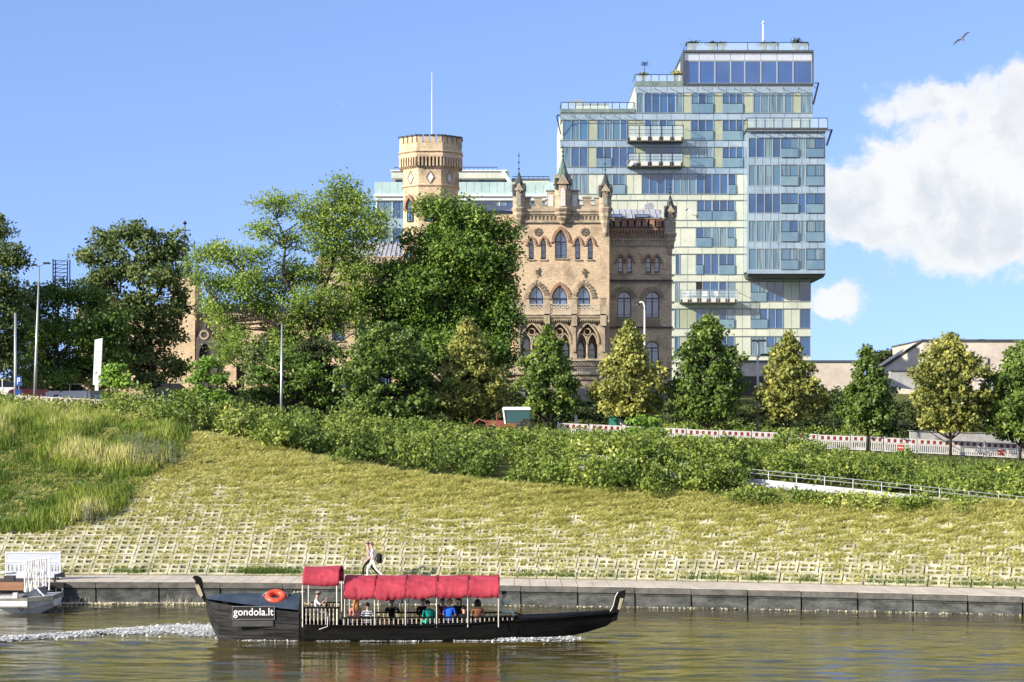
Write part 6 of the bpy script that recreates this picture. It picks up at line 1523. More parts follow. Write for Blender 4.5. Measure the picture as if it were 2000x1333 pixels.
def cloth(name, c, stripes=None):
    def fn(k, b):
        if stripes:
            s = k.node('ShaderNodeSeparateXYZ'); k.l.new(ocoord(k), s.inputs[0]); f = k.math('GREATER_THAN', k.math('SINE', k.math('MULTIPLY', s.outputs[2], 2 * math.pi / .085)), .1); k.l.new(k.mix(f, c, stripes), b.inputs['Base Color'])
    return mat(name, c, .85, spec=.15, fn=fn if stripes else None)
c_white = cloth('white_shirt', (.78, .78, .8)); c_black = cloth('black_cloth', (.015, .015, .018)); c_teal = cloth('teal_cloth', (.015, .26, .20)); c_blue = cloth('cobalt_cloth', (.015, .10, .50))
c_red = cloth('dark_red_cloth', (.22, .015, .02)); c_pink = cloth('pink_cloth', (.50, .20, .20)); c_stripe = cloth('striped_cloth', (.05, .06, .10), (.6, .62, .66)); c_orange = cloth('rust_pattern_cloth', (.30, .10, .04), (.07, .05, .04))
c_mint = cloth('pale_green_cloth', (.45, .55, .42)); c_jeans = cloth('denim_cloth', (.06, .09, .16)); c_grey = cloth('grey_shorts', (.20, .20, .21)); c_shoe = M_('shoe_rubber', (.5, .48, .44), .7); c_shoe_d = M_('dark_shoe', (.02, .02, .02), .7); c_mauve = cloth('mauve_hoodie', (.36, .27, .27)); c_gcap = M_('grey_cap_cloth', (.25, .25, .24), .8)

# ================================================================ THE TOUR BOAT
BD = 81.4; PB = Pl(BD); bxc = PB.x(800)
tar = mat('tarred_black_planks', rough=.6, spec=.12, fn=mottled((.003, .003, .003), (.010, .010, .009), 3, .5, (.3, 1, 3)))
tar_g = mat('weathered_black_planks', rough=.6, spec=.3, fn=mottled((.004, .004, .004), (.038, .038, .036), 2.8, .6, (.35, 1, 3.5)))
tarp_b = mat('blue_grey_deck_cover', rough=.6, spec=.3, fn=mottled((.022, .035, .055), (.045, .065, .095), 1.4, .1))
canvas = mat('red_canvas', rough=.8, spec=.15, fn=mottled((.33, .036, .056), (.42, .058, .082), 1.6, .15, (1, 1, 2)))
turned = mat('pale_turned_wood', rough=.6, fn=mottled((.40, .34, .24), (.58, .52, .40), 5, .1))
gold = mat('aged_gold_ornament', rough=.6, fn=mottled((.28, .24, .15), (.45, .40, .28), 6, .3))
boat = empty('tour_boat', (bxc, BD, 0), label='long black wooden tour boat with red canvas canopies and the white gondola.lt board', cat='boat')
LX = lambda px: PB.x(px) - bxc
LZ = lambda py, y=0: H + (HZ - py) * (BD + y) / F
# stations: px, half beam at gunwale, half beam at waterline, keel z, gunwale py
ST = [(404, .28, .06, LZ(1192), 1172), (412, .50, .20, LZ(1216), 1174), (430, .72, .40, -.05, 1178), (470, .95, .70, -.25, 1184), (520, 1.10, .88, -.3, 1189), (590, 1.18, .98, -.3, 1196), (600, 1.2, 1.0, -.3, 1220), (700, 1.22, 1.02, -.3, 1222), (800, 1.22, 1.02, -.3, 1222),
      (900, 1.16, .95, -.28, 1219), (970, 1.05, .82, -.25, 1213), (1020, .9, .62, -.2, 1210.5), (1060, .72, .42, -.1, 1208), (1110, .50, .22, LZ(1243), 1204), (1150, .32, .10, LZ(1233), 1201), (1185, .16, .05, LZ(1222), 1198), (1204, .05, .02, LZ(1207), 1195)]
def hull_section(s, off=0):
    px, bg, bw, zk, gy = s; x = LX(px); zg = LZ(gy, -bg); bg, bw = max(bg - off, .01), max(bw - off, .005)
    zm = zk + (zg - zk) * .45
    P_ = [(x, -bg, zg), (x, -(bg * .45 + bw * .62), zm), (x, -bw, zk + .12 * (zg - zk)), (x, -bw * .5, zk), (x, 0, zk - .02)]
    return P_ + [(a, -b, c) for a, b, c in P_[-2::-1]]
def loft(mb, secs):
    n = len(secs[0]); mb.add([p for s in secs for p in s], [(i * n + j, i * n + j + 1, (i + 1) * n + j + 1, (i + 1) * n + j) for i in range(len(secs) - 1) for j in range(n - 1)])
mb = MB(); secs = [hull_section(s) for s in ST]; loft(mb, secs)
mb.add(secs[0], [tuple(range(9))]); mb.add(secs[-1], [tuple(range(9))[::-1]])
ins = [hull_section(s, .05) for s in ST[5:13]]
def raise_(sec): return [(a, b, max(c, .22)) for a, b, c in sec]
loft(mb, [raise_(s)[::-1] for s in ins])
for i in range(5, 12):
    for j in (0, 8): a, b, c, d = secs[i][j], secs[i + 1][j], ins[i - 4][j], ins[i - 5][j]; mb.add([a, b, c, d], [(0, 1, 2, 3)])
mb.build('hull', tar, boat)
# weathered stern planking: strakes nailed along the stern side
for sgn in (-1, 1):
    for k_ in range(5):
        mb = MB(); pts = []
        for s in ST[0:6]:
            px, bg, bw, zk, gy = s; x = LX(px); zg = LZ(gy, -bg); t0, t1 = k_ / 5 + .008, (k_ + 1) / 5 - .008
            def side(t):
                z = zg + (max(zk, -.05) - zg) * t
                u = (z - zk) / max(zg - zk, .01); bmid = bg * .45 + bw * .62
                b = bmid + (bg - bmid) * (u - .45) / .55 if u > .45 else bw + (bmid - bw) * max(0, (u - .12)) / .33
                return b, z
            b0, z0 = side(t0); b1, z1 = side(t1); pts.append(((x, sgn * (b0 + .025), z0), (x, sgn * (b1 + .025), z1), (x, sgn * (b1 - .01), z1), (x, sgn * (b0 - .01), z0)))
        mb.add([p for q in pts for p in q], [(i * 4 + j, i * 4 + (j + 1) % 4, i * 4 + 4 + (j + 1) % 4, i * 4 + 4 + j) for i in range(len(pts) - 1) for j in range(4)] + [(0, 1, 2, 3), tuple(len(pts) * 4 - 4 + j for j in range(4))])
        mb.build('strake', tar_g, boat)
# rubbing strake along the gunwale
for sgn in (-1, 1):
    mb = MB(); mb.tube([(LX(s[0]), sgn * (s[1] + .03), LZ(s[4], -s[1]) - .02) for s in ST[6:]], .035, 5); mb.build('gunwale', tar, boat)
# stern deck under its blue-grey cover, foredeck
mb = MB(); rows_ = []
for px, hb, zc, ze in ((404, .26, 1166, 1170), (430, .66, 1160, 1173), (480, .9, 1159, 1180), (540, 1.08, 1160, 1187), (588, 1.14, 1161, 1192)):
    x = LX(px); rows_.append([(x, -hb, LZ(ze, -hb)), (x, -hb * .55, (LZ(zc) * .75 + LZ(ze, -hb) * .25)), (x, 0, LZ(zc, 0)), (x, hb * .55, (LZ(zc) * .75 + LZ(ze, -hb) * .25)), (x, hb, LZ(ze, -hb))])
loft(mb, rows_); mb.add([rows_[-1][0], rows_[-1][1], rows_[-1][2], rows_[-1][3], rows_[-1][4], (LX(588), 1.1, .3), (LX(588), -1.1, .3)], [tuple(range(7))]); mb.build('stern_deck', tarp_b, boat)
mb = MB(); rows_ = [[(LX(px), -hb, LZ(py, -hb) + .0), (LX(px), 0, LZ(py, -hb) + .08), (LX(px), hb, LZ(py, -hb))] for px, hb, py in ((1012, .9, 1209), (1060, .70, 1206.5), (1110, .48, 1202.5), (1150, .31, 1199.5), (1190, .12, 1196))]
loft(mb, rows_); mb.add([rows_[0][0], rows_[0][1], rows_[0][2], (LX(1012), .85, .25), (LX(1012), -.85, .25)], [(0, 1, 2, 3, 4)]); mb.build('foredeck', tar, boat)
def blade(nm, pts, th, m_, parent=boat): q = MB(); q.prism([(LX(a), LZ(b)) for a, b in pts], -th, th); return q.build(nm, m_, parent)
blade('stern_post', [(376, 1128), (381, 1134), (386, 1150), (393, 1166), (400, 1176), (405, 1176), (402, 1166), (397, 1152), (396, 1138), (393, 1129), (386, 1125), (379, 1125)][::-1], .05, tar)
blade('stern_ornament', [(381, 1143), (386, 1157), (393, 1168), (397, 1163), (392, 1149), (388, 1141)][::-1], .075, gold)
blade('bow_post', [(1188, 1198), (1197, 1191), (1200, 1180), (1203, 1165), (1209, 1156), (1222, 1152.5), (1222, 1160), (1219, 1172), (1214, 1186), (1208, 1196), (1205, 1212), (1196, 1215)], .06, tar)
bo = MB()
for i in range(9): a = i / 9; cx, cz = LX(1215 - 5.5 * a), LZ(1169 + 20 * a); bo.box(cx - .045, cx + .045, -.085, .085, cz - .035, cz)
bo.prism([(LX(a), LZ(b)) for a, b in [(1211, 1168), (1206, 1190), (1211, 1191), (1218, 1169)]], -.075, .075); bo.build('bow_ornament', gold, boat)
mb = MB(); mb.tube([(LX(1191), -.02, LZ(1196)), (LX(1198), -.02, LZ(1183)), (LX(1202), -.02, LZ(1166)), (LX(1207), -.02, LZ(1157))], .02, 5); mb.build('bow_trim', mat('pale_trim', (.5, .48, .42), .5), boat)
# name board with its lettering
NB = empty('x'); bpy.data.objects.remove(NB)
yb0 = -1.16
mb = MB(); mb.box(LX(461.5), LX(543), yb0 - .02, yb0 + .03, LZ(1210, yb0), LZ(1184.5, yb0))
board = mb.build('name_board', black, boat); board.rotation_euler = (0, 0, 0)
mb = MB(); o_ = [(LX(461.5), LZ(1210, yb0)), (LX(543), LZ(1210, yb0)), (LX(543), LZ(1184.5, yb0)), (LX(461.5), LZ(1184.5, yb0))]; ring(mb, o_, inset(o_, .012), yb0 - .035, yb0 + .01); mb.build('board_border', mat('thin_grey_line', (.35, .35, .35), .5), board)
tc = bpy.data.curves.new('lettering', 'FONT'); tc.body = 'gondola.lt'; tc.size = .47; tc.extrude = .004; tc.offset = .005; tc.align_x = 'CENTER'; tc.align_y = 'CENTER'; tc.space_character = 1.02
to = bpy.data.objects.new('tmp', tc); COL.objects.link(to); dg = bpy.context.evaluated_depsgraph_get(); dg.update(); tm = bpy.data.meshes.new_from_object(to.evaluated_get(dg)); bpy.data.objects.remove(to)
vs_ = [v.co for v in tm.vertices]; w_ = max(v.x for v in vs_) - min(v.x for v in vs_); cx_ = (max(v.x for v in vs_) + min(v.x for v in vs_)) / 2; cy_ = (max(v.y for v in vs_) + min(v.y for v in vs_)) / 2
s_ = (LX(541) - LX(463.5)) / w_
for v in tm.vertices: v.co.x = (v.co.x - cx_) * s_; v.co.y = (v.co.y - cy_) * s_ * 1.06
tm.materials.clear()
link('lettering', tm, M_('white_lettering', (.8, .8, .8), .5), board, ((LX(461.5) + LX(543)) / 2, yb0 - .028, (LZ(1197.5, yb0))), (R(90), 0, 0))
mb = MB(); mb.box(LX(462), LX(540), yb0 + .0, yb0 + .06, LZ(1224, yb0), LZ(1212.5, yb0)); mb.build('stern_plank', mat('grey_plank', rough=.7, fn=mottled((.03, .03, .03), (.07, .07, .065), 3, .2, (.4, 1, 2))), boat)
# rails and turned balusters
def baluster(h):
    q = MB(); r_ = .024; q.lathe((0, 0, 0), [(r_, 0), (r_, h * .12), (r_ * .55, h * .2), (r_ * 1.35, h * .38), (r_ * .6, h * .52), (r_ * 1.25, h * .66), (r_ * .5, h * .82), (r_, h * .9), (r_, h)], 7); return q
def rail_run(pa, pb, n, ya, yb, gpa, gpb, rpa, rpb, side):
    h0 = None; cache = {}
    for i in range(n):
        t = i / (n - 1); px = pa + (pb - pa) * t; y = (ya + (yb - ya) * t) * side; ref = -abs(y); z0 = LZ(gpa + (gpb - gpa) * t, ref); z1 = LZ(rpa + (rpb - rpa) * t, ref); hh = round(z1 - z0, 2)
        if hh not in cache: cache[hh] = baluster(hh).mesh('baluster', turned)
        link('baluster', cache[hh], None, boat, (LX(px), y, z0))
    q = MB(); q.tube([(LX(pa - 3), ya * side, LZ(rpa, -abs(ya)) + .03), (LX((pa + pb) / 2), (ya + yb) / 2 * side, LZ((rpa + rpb) / 2, -(ya + yb) / 2) + .03), (LX(pb + 3), yb * side, LZ(rpb, -abs(yb)) + .03)], .035, 6); q.build('hand_rail', tar, boat)
for side in (-1, 1):
    rail_run(676, 1000, 38, 1.2, .98, 1222, 1214, 1209, 1207, side)
    rail_run(604, 664, 9, 1.19, 1.2, 1224, 1224, 1189, 1189, side)
    q = MB(); q.tube([(LX(1003), side * .98, LZ(1207, -1) + .03), (LX(1022), side * .9, LZ(1210, -.9))], .03, 5); q.build('hand_rail', tar, boat)
# canopy frames
post_m = mat('pale_canopy_post', (.62, .60, .52), .5)
for px, top in [(597, 1143), (663, 1143)] + [(a, 1160) for a in (678, 735.5, 795, 855, 915, 974)]:
    for side in (-1, 1):
        q = MB(); q.tube([(LX(px), side * 1.17, .56), (LX(px), side * 1.17, LZ(top, -1.17))], .028 if px < 670 else .022, 6); q.build('canopy_post', post_m, boat)
for px in (632, 776):
    q = MB(); q.tube([(LX(px) , 1.15, .35), (LX(px), 1.15, 1.5)], .012, 4); q.build('hanging_cord', post_m, boat)
def canopy_panel(pa, pb, top_a, top_b, bot_a, bot_b, hw, seed, nm='canopy_panel', sag=.05, roundness=.62):
    nx, ny = 22, 30; P_ = np.zeros((ny + 1, nx + 1, 3)); r_ = random.Random(seed)
    for i in range(nx + 1):
        u = i / nx; px = pa + (pb - pa) * u; zt_ = LZ(top_a + (top_b - top_a) * u, 0); zb_ = LZ(bot_a + (bot_b - bot_a) * u, -hw)
        for j in range(ny + 1):
            v = j / ny * 2 - 1; a = abs(v)
            # hooped section: flat crown, then a steep fall at the sides
            yy = math.sin(a * math.pi / 2) ** .85; zz = math.cos(a * math.pi / 2) ** roundness
            s = math.sin(math.pi * u); sg = sag * s * (.5 + .8 * a) 
            w1 = .030 * noise.noise((u * 1.6 + seed, v * 9 + u * 2, 1)) + .020 * noise.noise((u * 9 + seed + v * 3, v * 3, 5)) * a
            hem = -.07 * s * (a ** 6)
            scal = 1 - sg * .25
            P_[j, i] = (LX(px), math.copysign(yy * hw * scal, v) + math.copysign(w1 * 2, v) * a, zb_ + (zt_ - zb_) * zz * (1 - sg * .35) + w1 * 2 + hem)
    me = gridmesh(nm, P_, canvas); o = link(nm, me, None, boat); md = o.modifiers.new('cloth', 'SOLIDIFY'); md.thickness = .012; return o
segs_ = [677, 735.5, 795, 855, 915, 975]
for i in range(5): a, b = segs_[i], segs_[i + 1]; f = lambda p: (p - 677) / 298; canopy_panel(a, b - .6, 1125, 1125 , 1170 - 5 * f(a), 1170 - 5 * f(b), 1.25, i + 1)
canopy_panel(596.5, 667, 1107, 1107, 1143, 1142, 1.2, 9, sag=.12)
q = MB()
for i, p_ in enumerate(segs_):
    t = (p_ - 677) / 298; pts = []
    for j in range(13):
        v = j / 6 - 1; a = abs(v); zt_, zb_ = LZ(1124.2), LZ(1170 - 5 * t, -1.25); pts.append((LX(p_ - .3), math.copysign(math.sin(a * math.pi / 2) ** .85 * 1.262, v), zb_ + (zt_ - zb_) * math.cos(a * math.pi / 2) ** .62))
    q.tube(pts, .020, 5)
q.build('canopy_seams', mat('red_canvas_tape', (.34, .03, .05), .8), boat)
# benches, helm
for side in (-1, 1): q = MB(); q.box(LX(682), LX(965), side * .72 - .2, side * .72 + .2, .50, .56); q.box(LX(682), LX(965), side * .92 - .04, side * .92 + .02, .56, .60); q.build('bench', mat('dark_bench_wood', (.05, .03, .018), .6), boat)
q = MB(); q.box(LX(606), LX(626), -.35, .35, .3, .72); q.build('helm_seat', tar, boat)
q = MB(); q.box(LX(640), LX(660), -.3, .6, .3, 1.12); q.box(LX(638), LX(662), -.35, .65, 1.12, 1.18); q.build('helm_console', tar, boat)
q = MB(); a = [i * math.pi / 8 for i in range(17)]; q.tube([(LX(637), .1 + .22 * math.cos(t), 1.15 + .22 * math.sin(t)) for t in a], .018, 5); q.build('steering_wheel', tar, boat)
q = MB(); q.tube([(LX(646), -1.24, LZ(1205, -1.2)), (LX(645), -1.27, LZ(1224, -1.2)), (LX(629), -1.3, LZ(1229.5, -1.2))], .018, 5); q.build('step_bracket', post_m, boat)
# life ring on the stern cover
ring_o = empty('life_ring', (bxc + LX(541), BD - .45, LZ(1172, -.45) + .10), label='orange life ring with white rope lying on the stern cover of the tour boat', cat='life ring'); ring_o.rotation_euler = (R(30), R(4), 0)
q = MB(); R1, R2 = .30, .125; n1, n2 = 26, 10; vs = []
for i in range(n1):
    a = 2 * math.pi * i / n1
    for j in range(n2): b = 2 * math.pi * j / n2; vs.append(((R1 + R2 * math.cos(b)) * math.cos(a), (R1 + R2 * math.cos(b)) * math.sin(a), R2 * 1.15 * math.sin(b)))
q.add(vs, [(i * n2 + j, ((i + 1) % n1) * n2 + j, ((i + 1) % n1) * n2 + (j + 1) % n2, i * n2 + (j + 1) % n2) for i in range(n1) for j in range(n2)])
q.build('ring', mat('orange_buoy', rough=.45, fn=mottled((.72, .05, .02), (.82, .10, .04), 3, 0)), ring_o, smooth=True)
q = MB()
for k_ in range(4):
    a0 = k_ * math.pi / 2 + .3; pts = []
    for j in range(7): t = j / 6; a = a0 + t * math.pi / 2; rr_ = R1 + R2 + .02 + .09 * math.sin(math.pi * t); pts.append((rr_ * math.cos(a), rr_ * math.sin(a), .02 - .08 * math.sin(math.pi * t)))
    q.tube(pts, .014, 5)
q.build('grab_rope', white_p, ring_o)
o = tag(link('small_float', None), 'tmp') if False else None
# small lamps strung on the stern
q = MB()
for i in range(3): q.lathe((bxc + LX(575 + i * 7), BD, LZ(1159 - i * .3)), [(.01, 0), (.025, .02), (.03, .05), (.012, .08)], 7)
q.tube([(bxc + LX(570), BD, LZ(1163)), (bxc + LX(572), BD, LZ(1157.5)), (bxc + LX(595), BD, LZ(1156))], .008, 4)
q.build('light_string', post_m, label='three small white bulbs on a thin wire above the stern cover', cat='lights')
# passengers (seat height .56 above the river)
def sit(px, top, side, face, J, *a, **kw):
    y = side * .70; tallz = J['head'][2] + .14; ztop = LZ(top, y); z = ztop - tallz
    return person((bxc + LX(px), BD + y, z), face, J, *a, **kw)
NW, SW = 0, math.pi
H_ginger, H_brown, H_blond, H_black = (.42, .17, .05), (.05, .028, .015), (.45, .30, .12), (.01, .008, .007)
sit(698, 1171, -1, SW + .15, seated(), c_pink, c_jeans, c_shoe_d, H_ginger, 'passenger with very long wavy ginger hair sitting first behind the big canopy front post', hairlen=.42)
sit(719.5, 1178, -1, SW - .1, seated(tall=.92), c_stripe, c_jeans, c_shoe_d, H_brown, 'short haired passenger in a navy and white striped shirt beside the ginger haired one')
sit(763, 1170, 1, .2, seated(arms='up'), c_black, c_black, c_shoe_d, H_black, 'passenger in a black jacket and dark cap facing the camera', sleeves='long', hat=c_black)
sit(824, 1168, 1, .3, seated(), c_black, c_jeans, c_shoe_d, H_brown, 'passenger in dark clothes behind the one in teal', sleeves='long')
sit(841, 1174, -1, SW + .5, seated(lean=.12), c_teal, c_teal, c_shoe_d, H_black, 'dark haired passenger in a teal green top leaning towards the neighbour', sleeves='long', girth=1.15)
sit(853, 1181, 1, .1, seated(tall=.95), c_pink, c_jeans, c_shoe_d, H_brown, 'passenger in a pink top half hidden behind the teal one')
sit(864, 1168, 1, -.2, seated(), c_red, c_jeans, c_shoe_d, H_black, 'passenger in a dark red top just left of the one in blue', sleeves='long')
sit(878, 1170, -1, SW - .25, seated(lean=.05), c_blue, c_jeans, c_shoe_d, H_blond, 'blond passenger in a bright blue top under the fourth canopy panel', hairlen=.12, girth=1.1)
sit(893, 1167, 1, .1, seated(), c_black, c_black, c_shoe_d, H_black, 'passenger in black behind the blond one in blue', sleeves='long')
sit(907, 1184, -1, SW, seated(tall=.9), c_black, c_jeans, c_shoe_d, H_brown, 'small passenger in black between the blue one and the next canopy post')
sit(934, 1171, -1, SW + .1, seated(), c_orange, c_jeans, c_shoe_d, H_black, 'long dark haired passenger in a rust patterned top under the last canopy panel', hairlen=.2)
Jf = seated(lean=.05, arms='up'); person((bxc + LX(979), BD + .3, LZ(1156, .3) - Jf['head'][2] - .12), R(90), Jf, c_mint, c_mint, c_shoe, H_black, 'person in a loose pale green top at the front end of the big canopy', sleeves='long')
Jh = seated(lean=.02, arms='up'); person((bxc + LX(617), BD - .2, LZ(1154.5, -.2) - Jh['head'][2] - .16), R(90), Jh, c_white, c_grey, c_shoe_d, H_brown, 'helmsman in a white shirt and grey cap under the small red canopy', hat=c_gcap)
# walkers on the promenade
def walk(step, bag=False, phone=False, h=1.0):
    s = step
    J = dict(pelvis=(0, 0, .93), chest=(0, -.03, 1.30), neck=(0, -.05, 1.46), head=(0, -.08, 1.59))
    for k_, x, f in (('L', 1, s), ('R', -1, -s)):
        J['sh' + k_] = (x * .175, -.03, 1.38); J['el' + k_] = (x * .22, .02 + f * .10, 1.12); J['wr' + k_] = (x * .20, -.10 + f * .18, .90)
        J['hi' + k_] = (x * .09, 0, .90); J['kn' + k_] = (x * .10, -.07 - f * .20, .50); J['an' + k_] = (x * .09, .06 - f * .42 if f < 0 else .02 - f * .30, .10 if f > 0 else .16); J['to' + k_] = (x * .10, J['an' + k_][1] - .15, .03 if f > 0 else .05)
    return {k_: (a, b, c * h) for k_, (a, b, c) in J.items()}
def on_prom(px, dy): x, y = quay_pt(px); return (x, y + dy, float(qtop(x)))
person(on_prom(712, 3.1), R(-90), walk(1.0, h=1.0), c_mauve, c_black, c_shoe, (.08, .05, .03), 'walker in a hooded mauve jacket and black trousers on the promenade above the boat', sleeves='long', hat=c_mauve)
wp = on_prom(722, 2.5)
person(wp, R(-90), walk(-1.0, h=1.0), c_white, c_white, c_shoe, (.12, .06, .03), 'walker dressed in white with a black backpack on the promenade above the boat', sleeves='short')
q = MB(); q.lathe((0, 0, 0), [(.06, -.24), (.15, -.2), (.17, 0), (.15, .16), (.06, .22)], 12); q.v = [(a * .8, b, c) for a, b, c in q.v]
bk = q.build('backpack', c_black, None, (wp[0] + .30, wp[1] - .12, wp[2] + 1.0), label='black backpack behind the walker in white on the promenade', cat='backpack', smooth=True)
q = MB(); q.tube([(-.12, -.1, .15), (-.2, -.13, .0), (-.12, -.1, -.18)], .014, 5); q.tube([(-.12, .1, .15), (-.2, .13, .0), (-.12, .1, -.18)], .014, 5); q.build('strap', c_black, bk)

# foam: wake astern, bow wave and thin line along the hull
r = np.random.default_rng(9)
def foam(name, pts, wid, n, size, lab, hz=.05):
    P_ = np.array(pts, float); t = r.uniform(0, 1, n) * (len(P_) - 1); i = t.astype(int); f = (t - i)[:, None]; C = P_[i] * (1 - f) + P_[np.minimum(i + 1, len(P_) - 1)] * f
    w = np.interp(t, range(len(wid)), wid); off = r.normal(0, 1, n) * w * .5; Y = C[:, 1] + off; X = C[:, 0] + r.normal(0, .15, n)
    nz = np.array([noise.fractal((a * 1.1, b * 4, 0), 1, 2, 3) for a, b in zip(X, Y)]); k_ = nz + r.normal(0, .1, n) > -.14 + .28 * np.abs(off / np.maximum(w, .05)) * .8
    X, Y, w, off = X[k_], Y[k_], w[k_], off[k_]; Z = .03 + hz * np.clip(1 - np.abs(off / np.maximum(w, .05)), 0, 1) * r.uniform(0, 1, len(X))
    C = np.stack([X, Y, Z], -1); s = size * r.uniform(.4, 1.2, len(X)); nn = unit(r.normal(size=C.shape) * .45 + [0, 0, 1])
    t1 = unit(np.cross(nn, [0, 1, 0])); t2 = np.cross(nn, t1); A = [(C + t1 * (s * math.cos(a) * 1.4)[:, None] + t2 * (s * math.sin(a) * .8)[:, None]) for a in np.arange(6) * math.pi / 3]
    return link(name, fastmesh(name, np.stack(A, 1), 6, mat('white_foam', rough=.8, fn=leafy((.45, .48, .48), (.85, .86, .84), None, .3)), r.uniform(0, 1, len(X))), kind='stuff', label=lab)
def hpt(px, dy): return ((px - 1000) * BD / F, BD - dy)
def wpt(px, py, dz=0): d = H * F / (py - HZ); return ((px - 1000) * d / F, d)
foam('wake_foam', [wpt(440, 1238), wpt(400, 1232), wpt(340, 1230), wpt(260, 1233), wpt(180, 1238), wpt(100, 1244), wpt(0, 1251), wpt(-120, 1259)], [1.1, 1.9, 1.9, 1.3, 1.0, .8, .7, .6], 60000, .042, 'white churned wake trailing behind the stern of the tour boat', .10)
foam('bow_foam', [hpt(985, 1.0), hpt(1020, .95), hpt(1060, .8), hpt(1100, .55), hpt(1120, .35)], [.3, .55, .75, .6, .25], 7000, .045, 'foamy wave breaking under the bow of the tour boat', .10)
foam('hull_foam', [hpt(480, .95), hpt(560, 1.05), hpt(700, 1.18), hpt(820, 1.18), hpt(900, 1.1), hpt(990, 1.0)], [.1, .06, .12, .1, .06, .2], 1500, .035, 'thin line of foam along the waterline of the tour boat', .02)

# ================================================================ MOORED WORKBOAT AND QUAY GEAR, LEFT
P = Pl(93.5); wb = empty('moored_workboat', (P.x(20), 93.5, 0), label='white moored workboat with a flat bow at the left edge below the grey panel screen', cat='boat')
bx = wb.location.x; L = lambda a: P.x(a) - bx; Z = lambda b: P.z(b)
hullm = mat('worn_white_hull', rough=.6, fn=mottled((.42, .44, .45), (.66, .67, .66), 1.3, .15)); hulld = mat('weathered_grey_gunwale', rough=.7, fn=mottled((.12, .12, .10), (.24, .23, .19), 3, .3))
def boatsec(px, hb, zb_, zt_): x = L(px); return [(x, -hb, zt_), (x, -hb * .9, zb_ * .4 + zt_ * .6), (x, -hb * .62, zb_), (x, hb * .62, zb_), (x, hb * .9, zb_ * .4 + zt_ * .6), (x, hb, zt_)]
q = MB(); S_ = [boatsec(-120, 1.35, -.3, .48), boatsec(20, 1.4, -.3, .50), boatsec(62, 1.36, -.25, .53), boatsec(85, 1.2, -.02, .57), boatsec(112, 1.0, .30, .60)]; loft(q, S_); q.add(S_[-1], [tuple(range(6))[::-1]]); q.build('hull', hullm, wb)
q = MB(); S_ = []
for px, hb, z0_, z1_ in ((-120, 1.4, .48, .66), (20, 1.45, .50, .68), (68, 1.4, .54, .72), (90, 1.25, .58, .76), (113, 1.04, .61, .80)): x = L(px); S_.append([(x, -hb, z0_), (x, -hb, z1_), (x, hb, z1_), (x, hb, z0_)])
loft(q, S_); q.add(S_[-1], [(3, 2, 1, 0)]); q.build('gunwale', hulld, wb)
q = MB(); q.add([(L(68), -1.3, .725), (L(113), -.98, .805), (L(113), .98, .805), (L(68), 1.3, .725)], [(0, 1, 2, 3)]); q.build('foredeck', hullm, wb)
q = MB(); q.box(L(8), L(68), -1.5, -1.2, Z(1179), Z(1169.5)); q.build('side_locker', white_p, wb); q = MB(); q.box(L(7), L(69), -1.53, -1.2, Z(1181.5), Z(1179.01)); q.build('rubber_strip', hulld, wb)
q = MB(); q.box(L(39), L(47), -1.35, -1.1, Z(1167), Z(1154)); q.build('fuel_box', white_p, wb); q = MB(); q.box(L(14), L(40), -1.3, -1.0, Z(1166), Z(1160)); q.build('seat_cushion', hullm, wb)
q = MB(); a = [i * math.pi / 6 for i in range(13)]; q.tube([(L(56) + .09 * math.cos(t), -1.42, Z(1184) + .09 * math.sin(t)) for t in a], .022, 5); q.build('mooring_eye', iron, wb)
q = MB(); q.prism([(L(50), Z(1165)), (L(88), Z(1165)), (L(84), Z(1146)), (L(76), Z(1148)), (L(58), Z(1157))], -.9, .5); q.build('deck_cover', mat('slate_blue_cover', rough=.6, fn=mottled((.04, .055, .09), (.09, .11, .15), 1.5, .2)), wb)
q = MB(); q.tube([(L(82), -.95, Z(1147)), (L(90), -1.0, Z(1155)), (L(97), -.95, Z(1162))], .035, 6); q.build('mooring_line', white_p, wb)
# landing of brown planks behind it
x0, y0_ = quay_pt(-60); x1, y1_ = quay_pt(46); ld = empty('wooden_landing', ((x0 + x1) / 2, 95.9, 0), label='brown plank landing stage beside the quay at the far left', cat='landing stage'); bx2 = ld.location.x
wood = mat('reddish_planks', rough=.8, fn=mottled((.24, .11, .055), (.38, .20, .11), 2.5, .3, (.4, 1, 3)))
P2 = Pl(95.2)
for i in range(5):
    q = MB(); q.box(P2.x(-90) - bx2, P2.x(46) - bx2, -.75, -.71, P2.z(1153) + i * .072, P2.z(1153) + i * .072 + .064); q.build('plank', wood, ld)
for i in range(12): q = MB(); a = P2.x(-88) + i * .26; q.box(a - bx2, a + .24 - bx2, -.7, 1.3, P2.z(1137.5), P2.z(1136)); q.build('deck_plank', mat('dark_deck_wood', (.06, .045, .03), .8), ld)
for px in (-60, 0, 40): q = MB(); q.tube([(P2.x(px) - bx2, -.3, -1.5), (P2.x(px) - bx2, -.3, P2.z(1154))], .09, 6); q.build('pile', hulld, ld)
q = MB(); q.box(P2.x(2) - bx2, P2.x(22) - bx2, -.2, .2, P2.z(1136), P2.z(1127)); q.build('stowed_box', M_('dark_plastic', (.04, .04, .045), .6), ld)
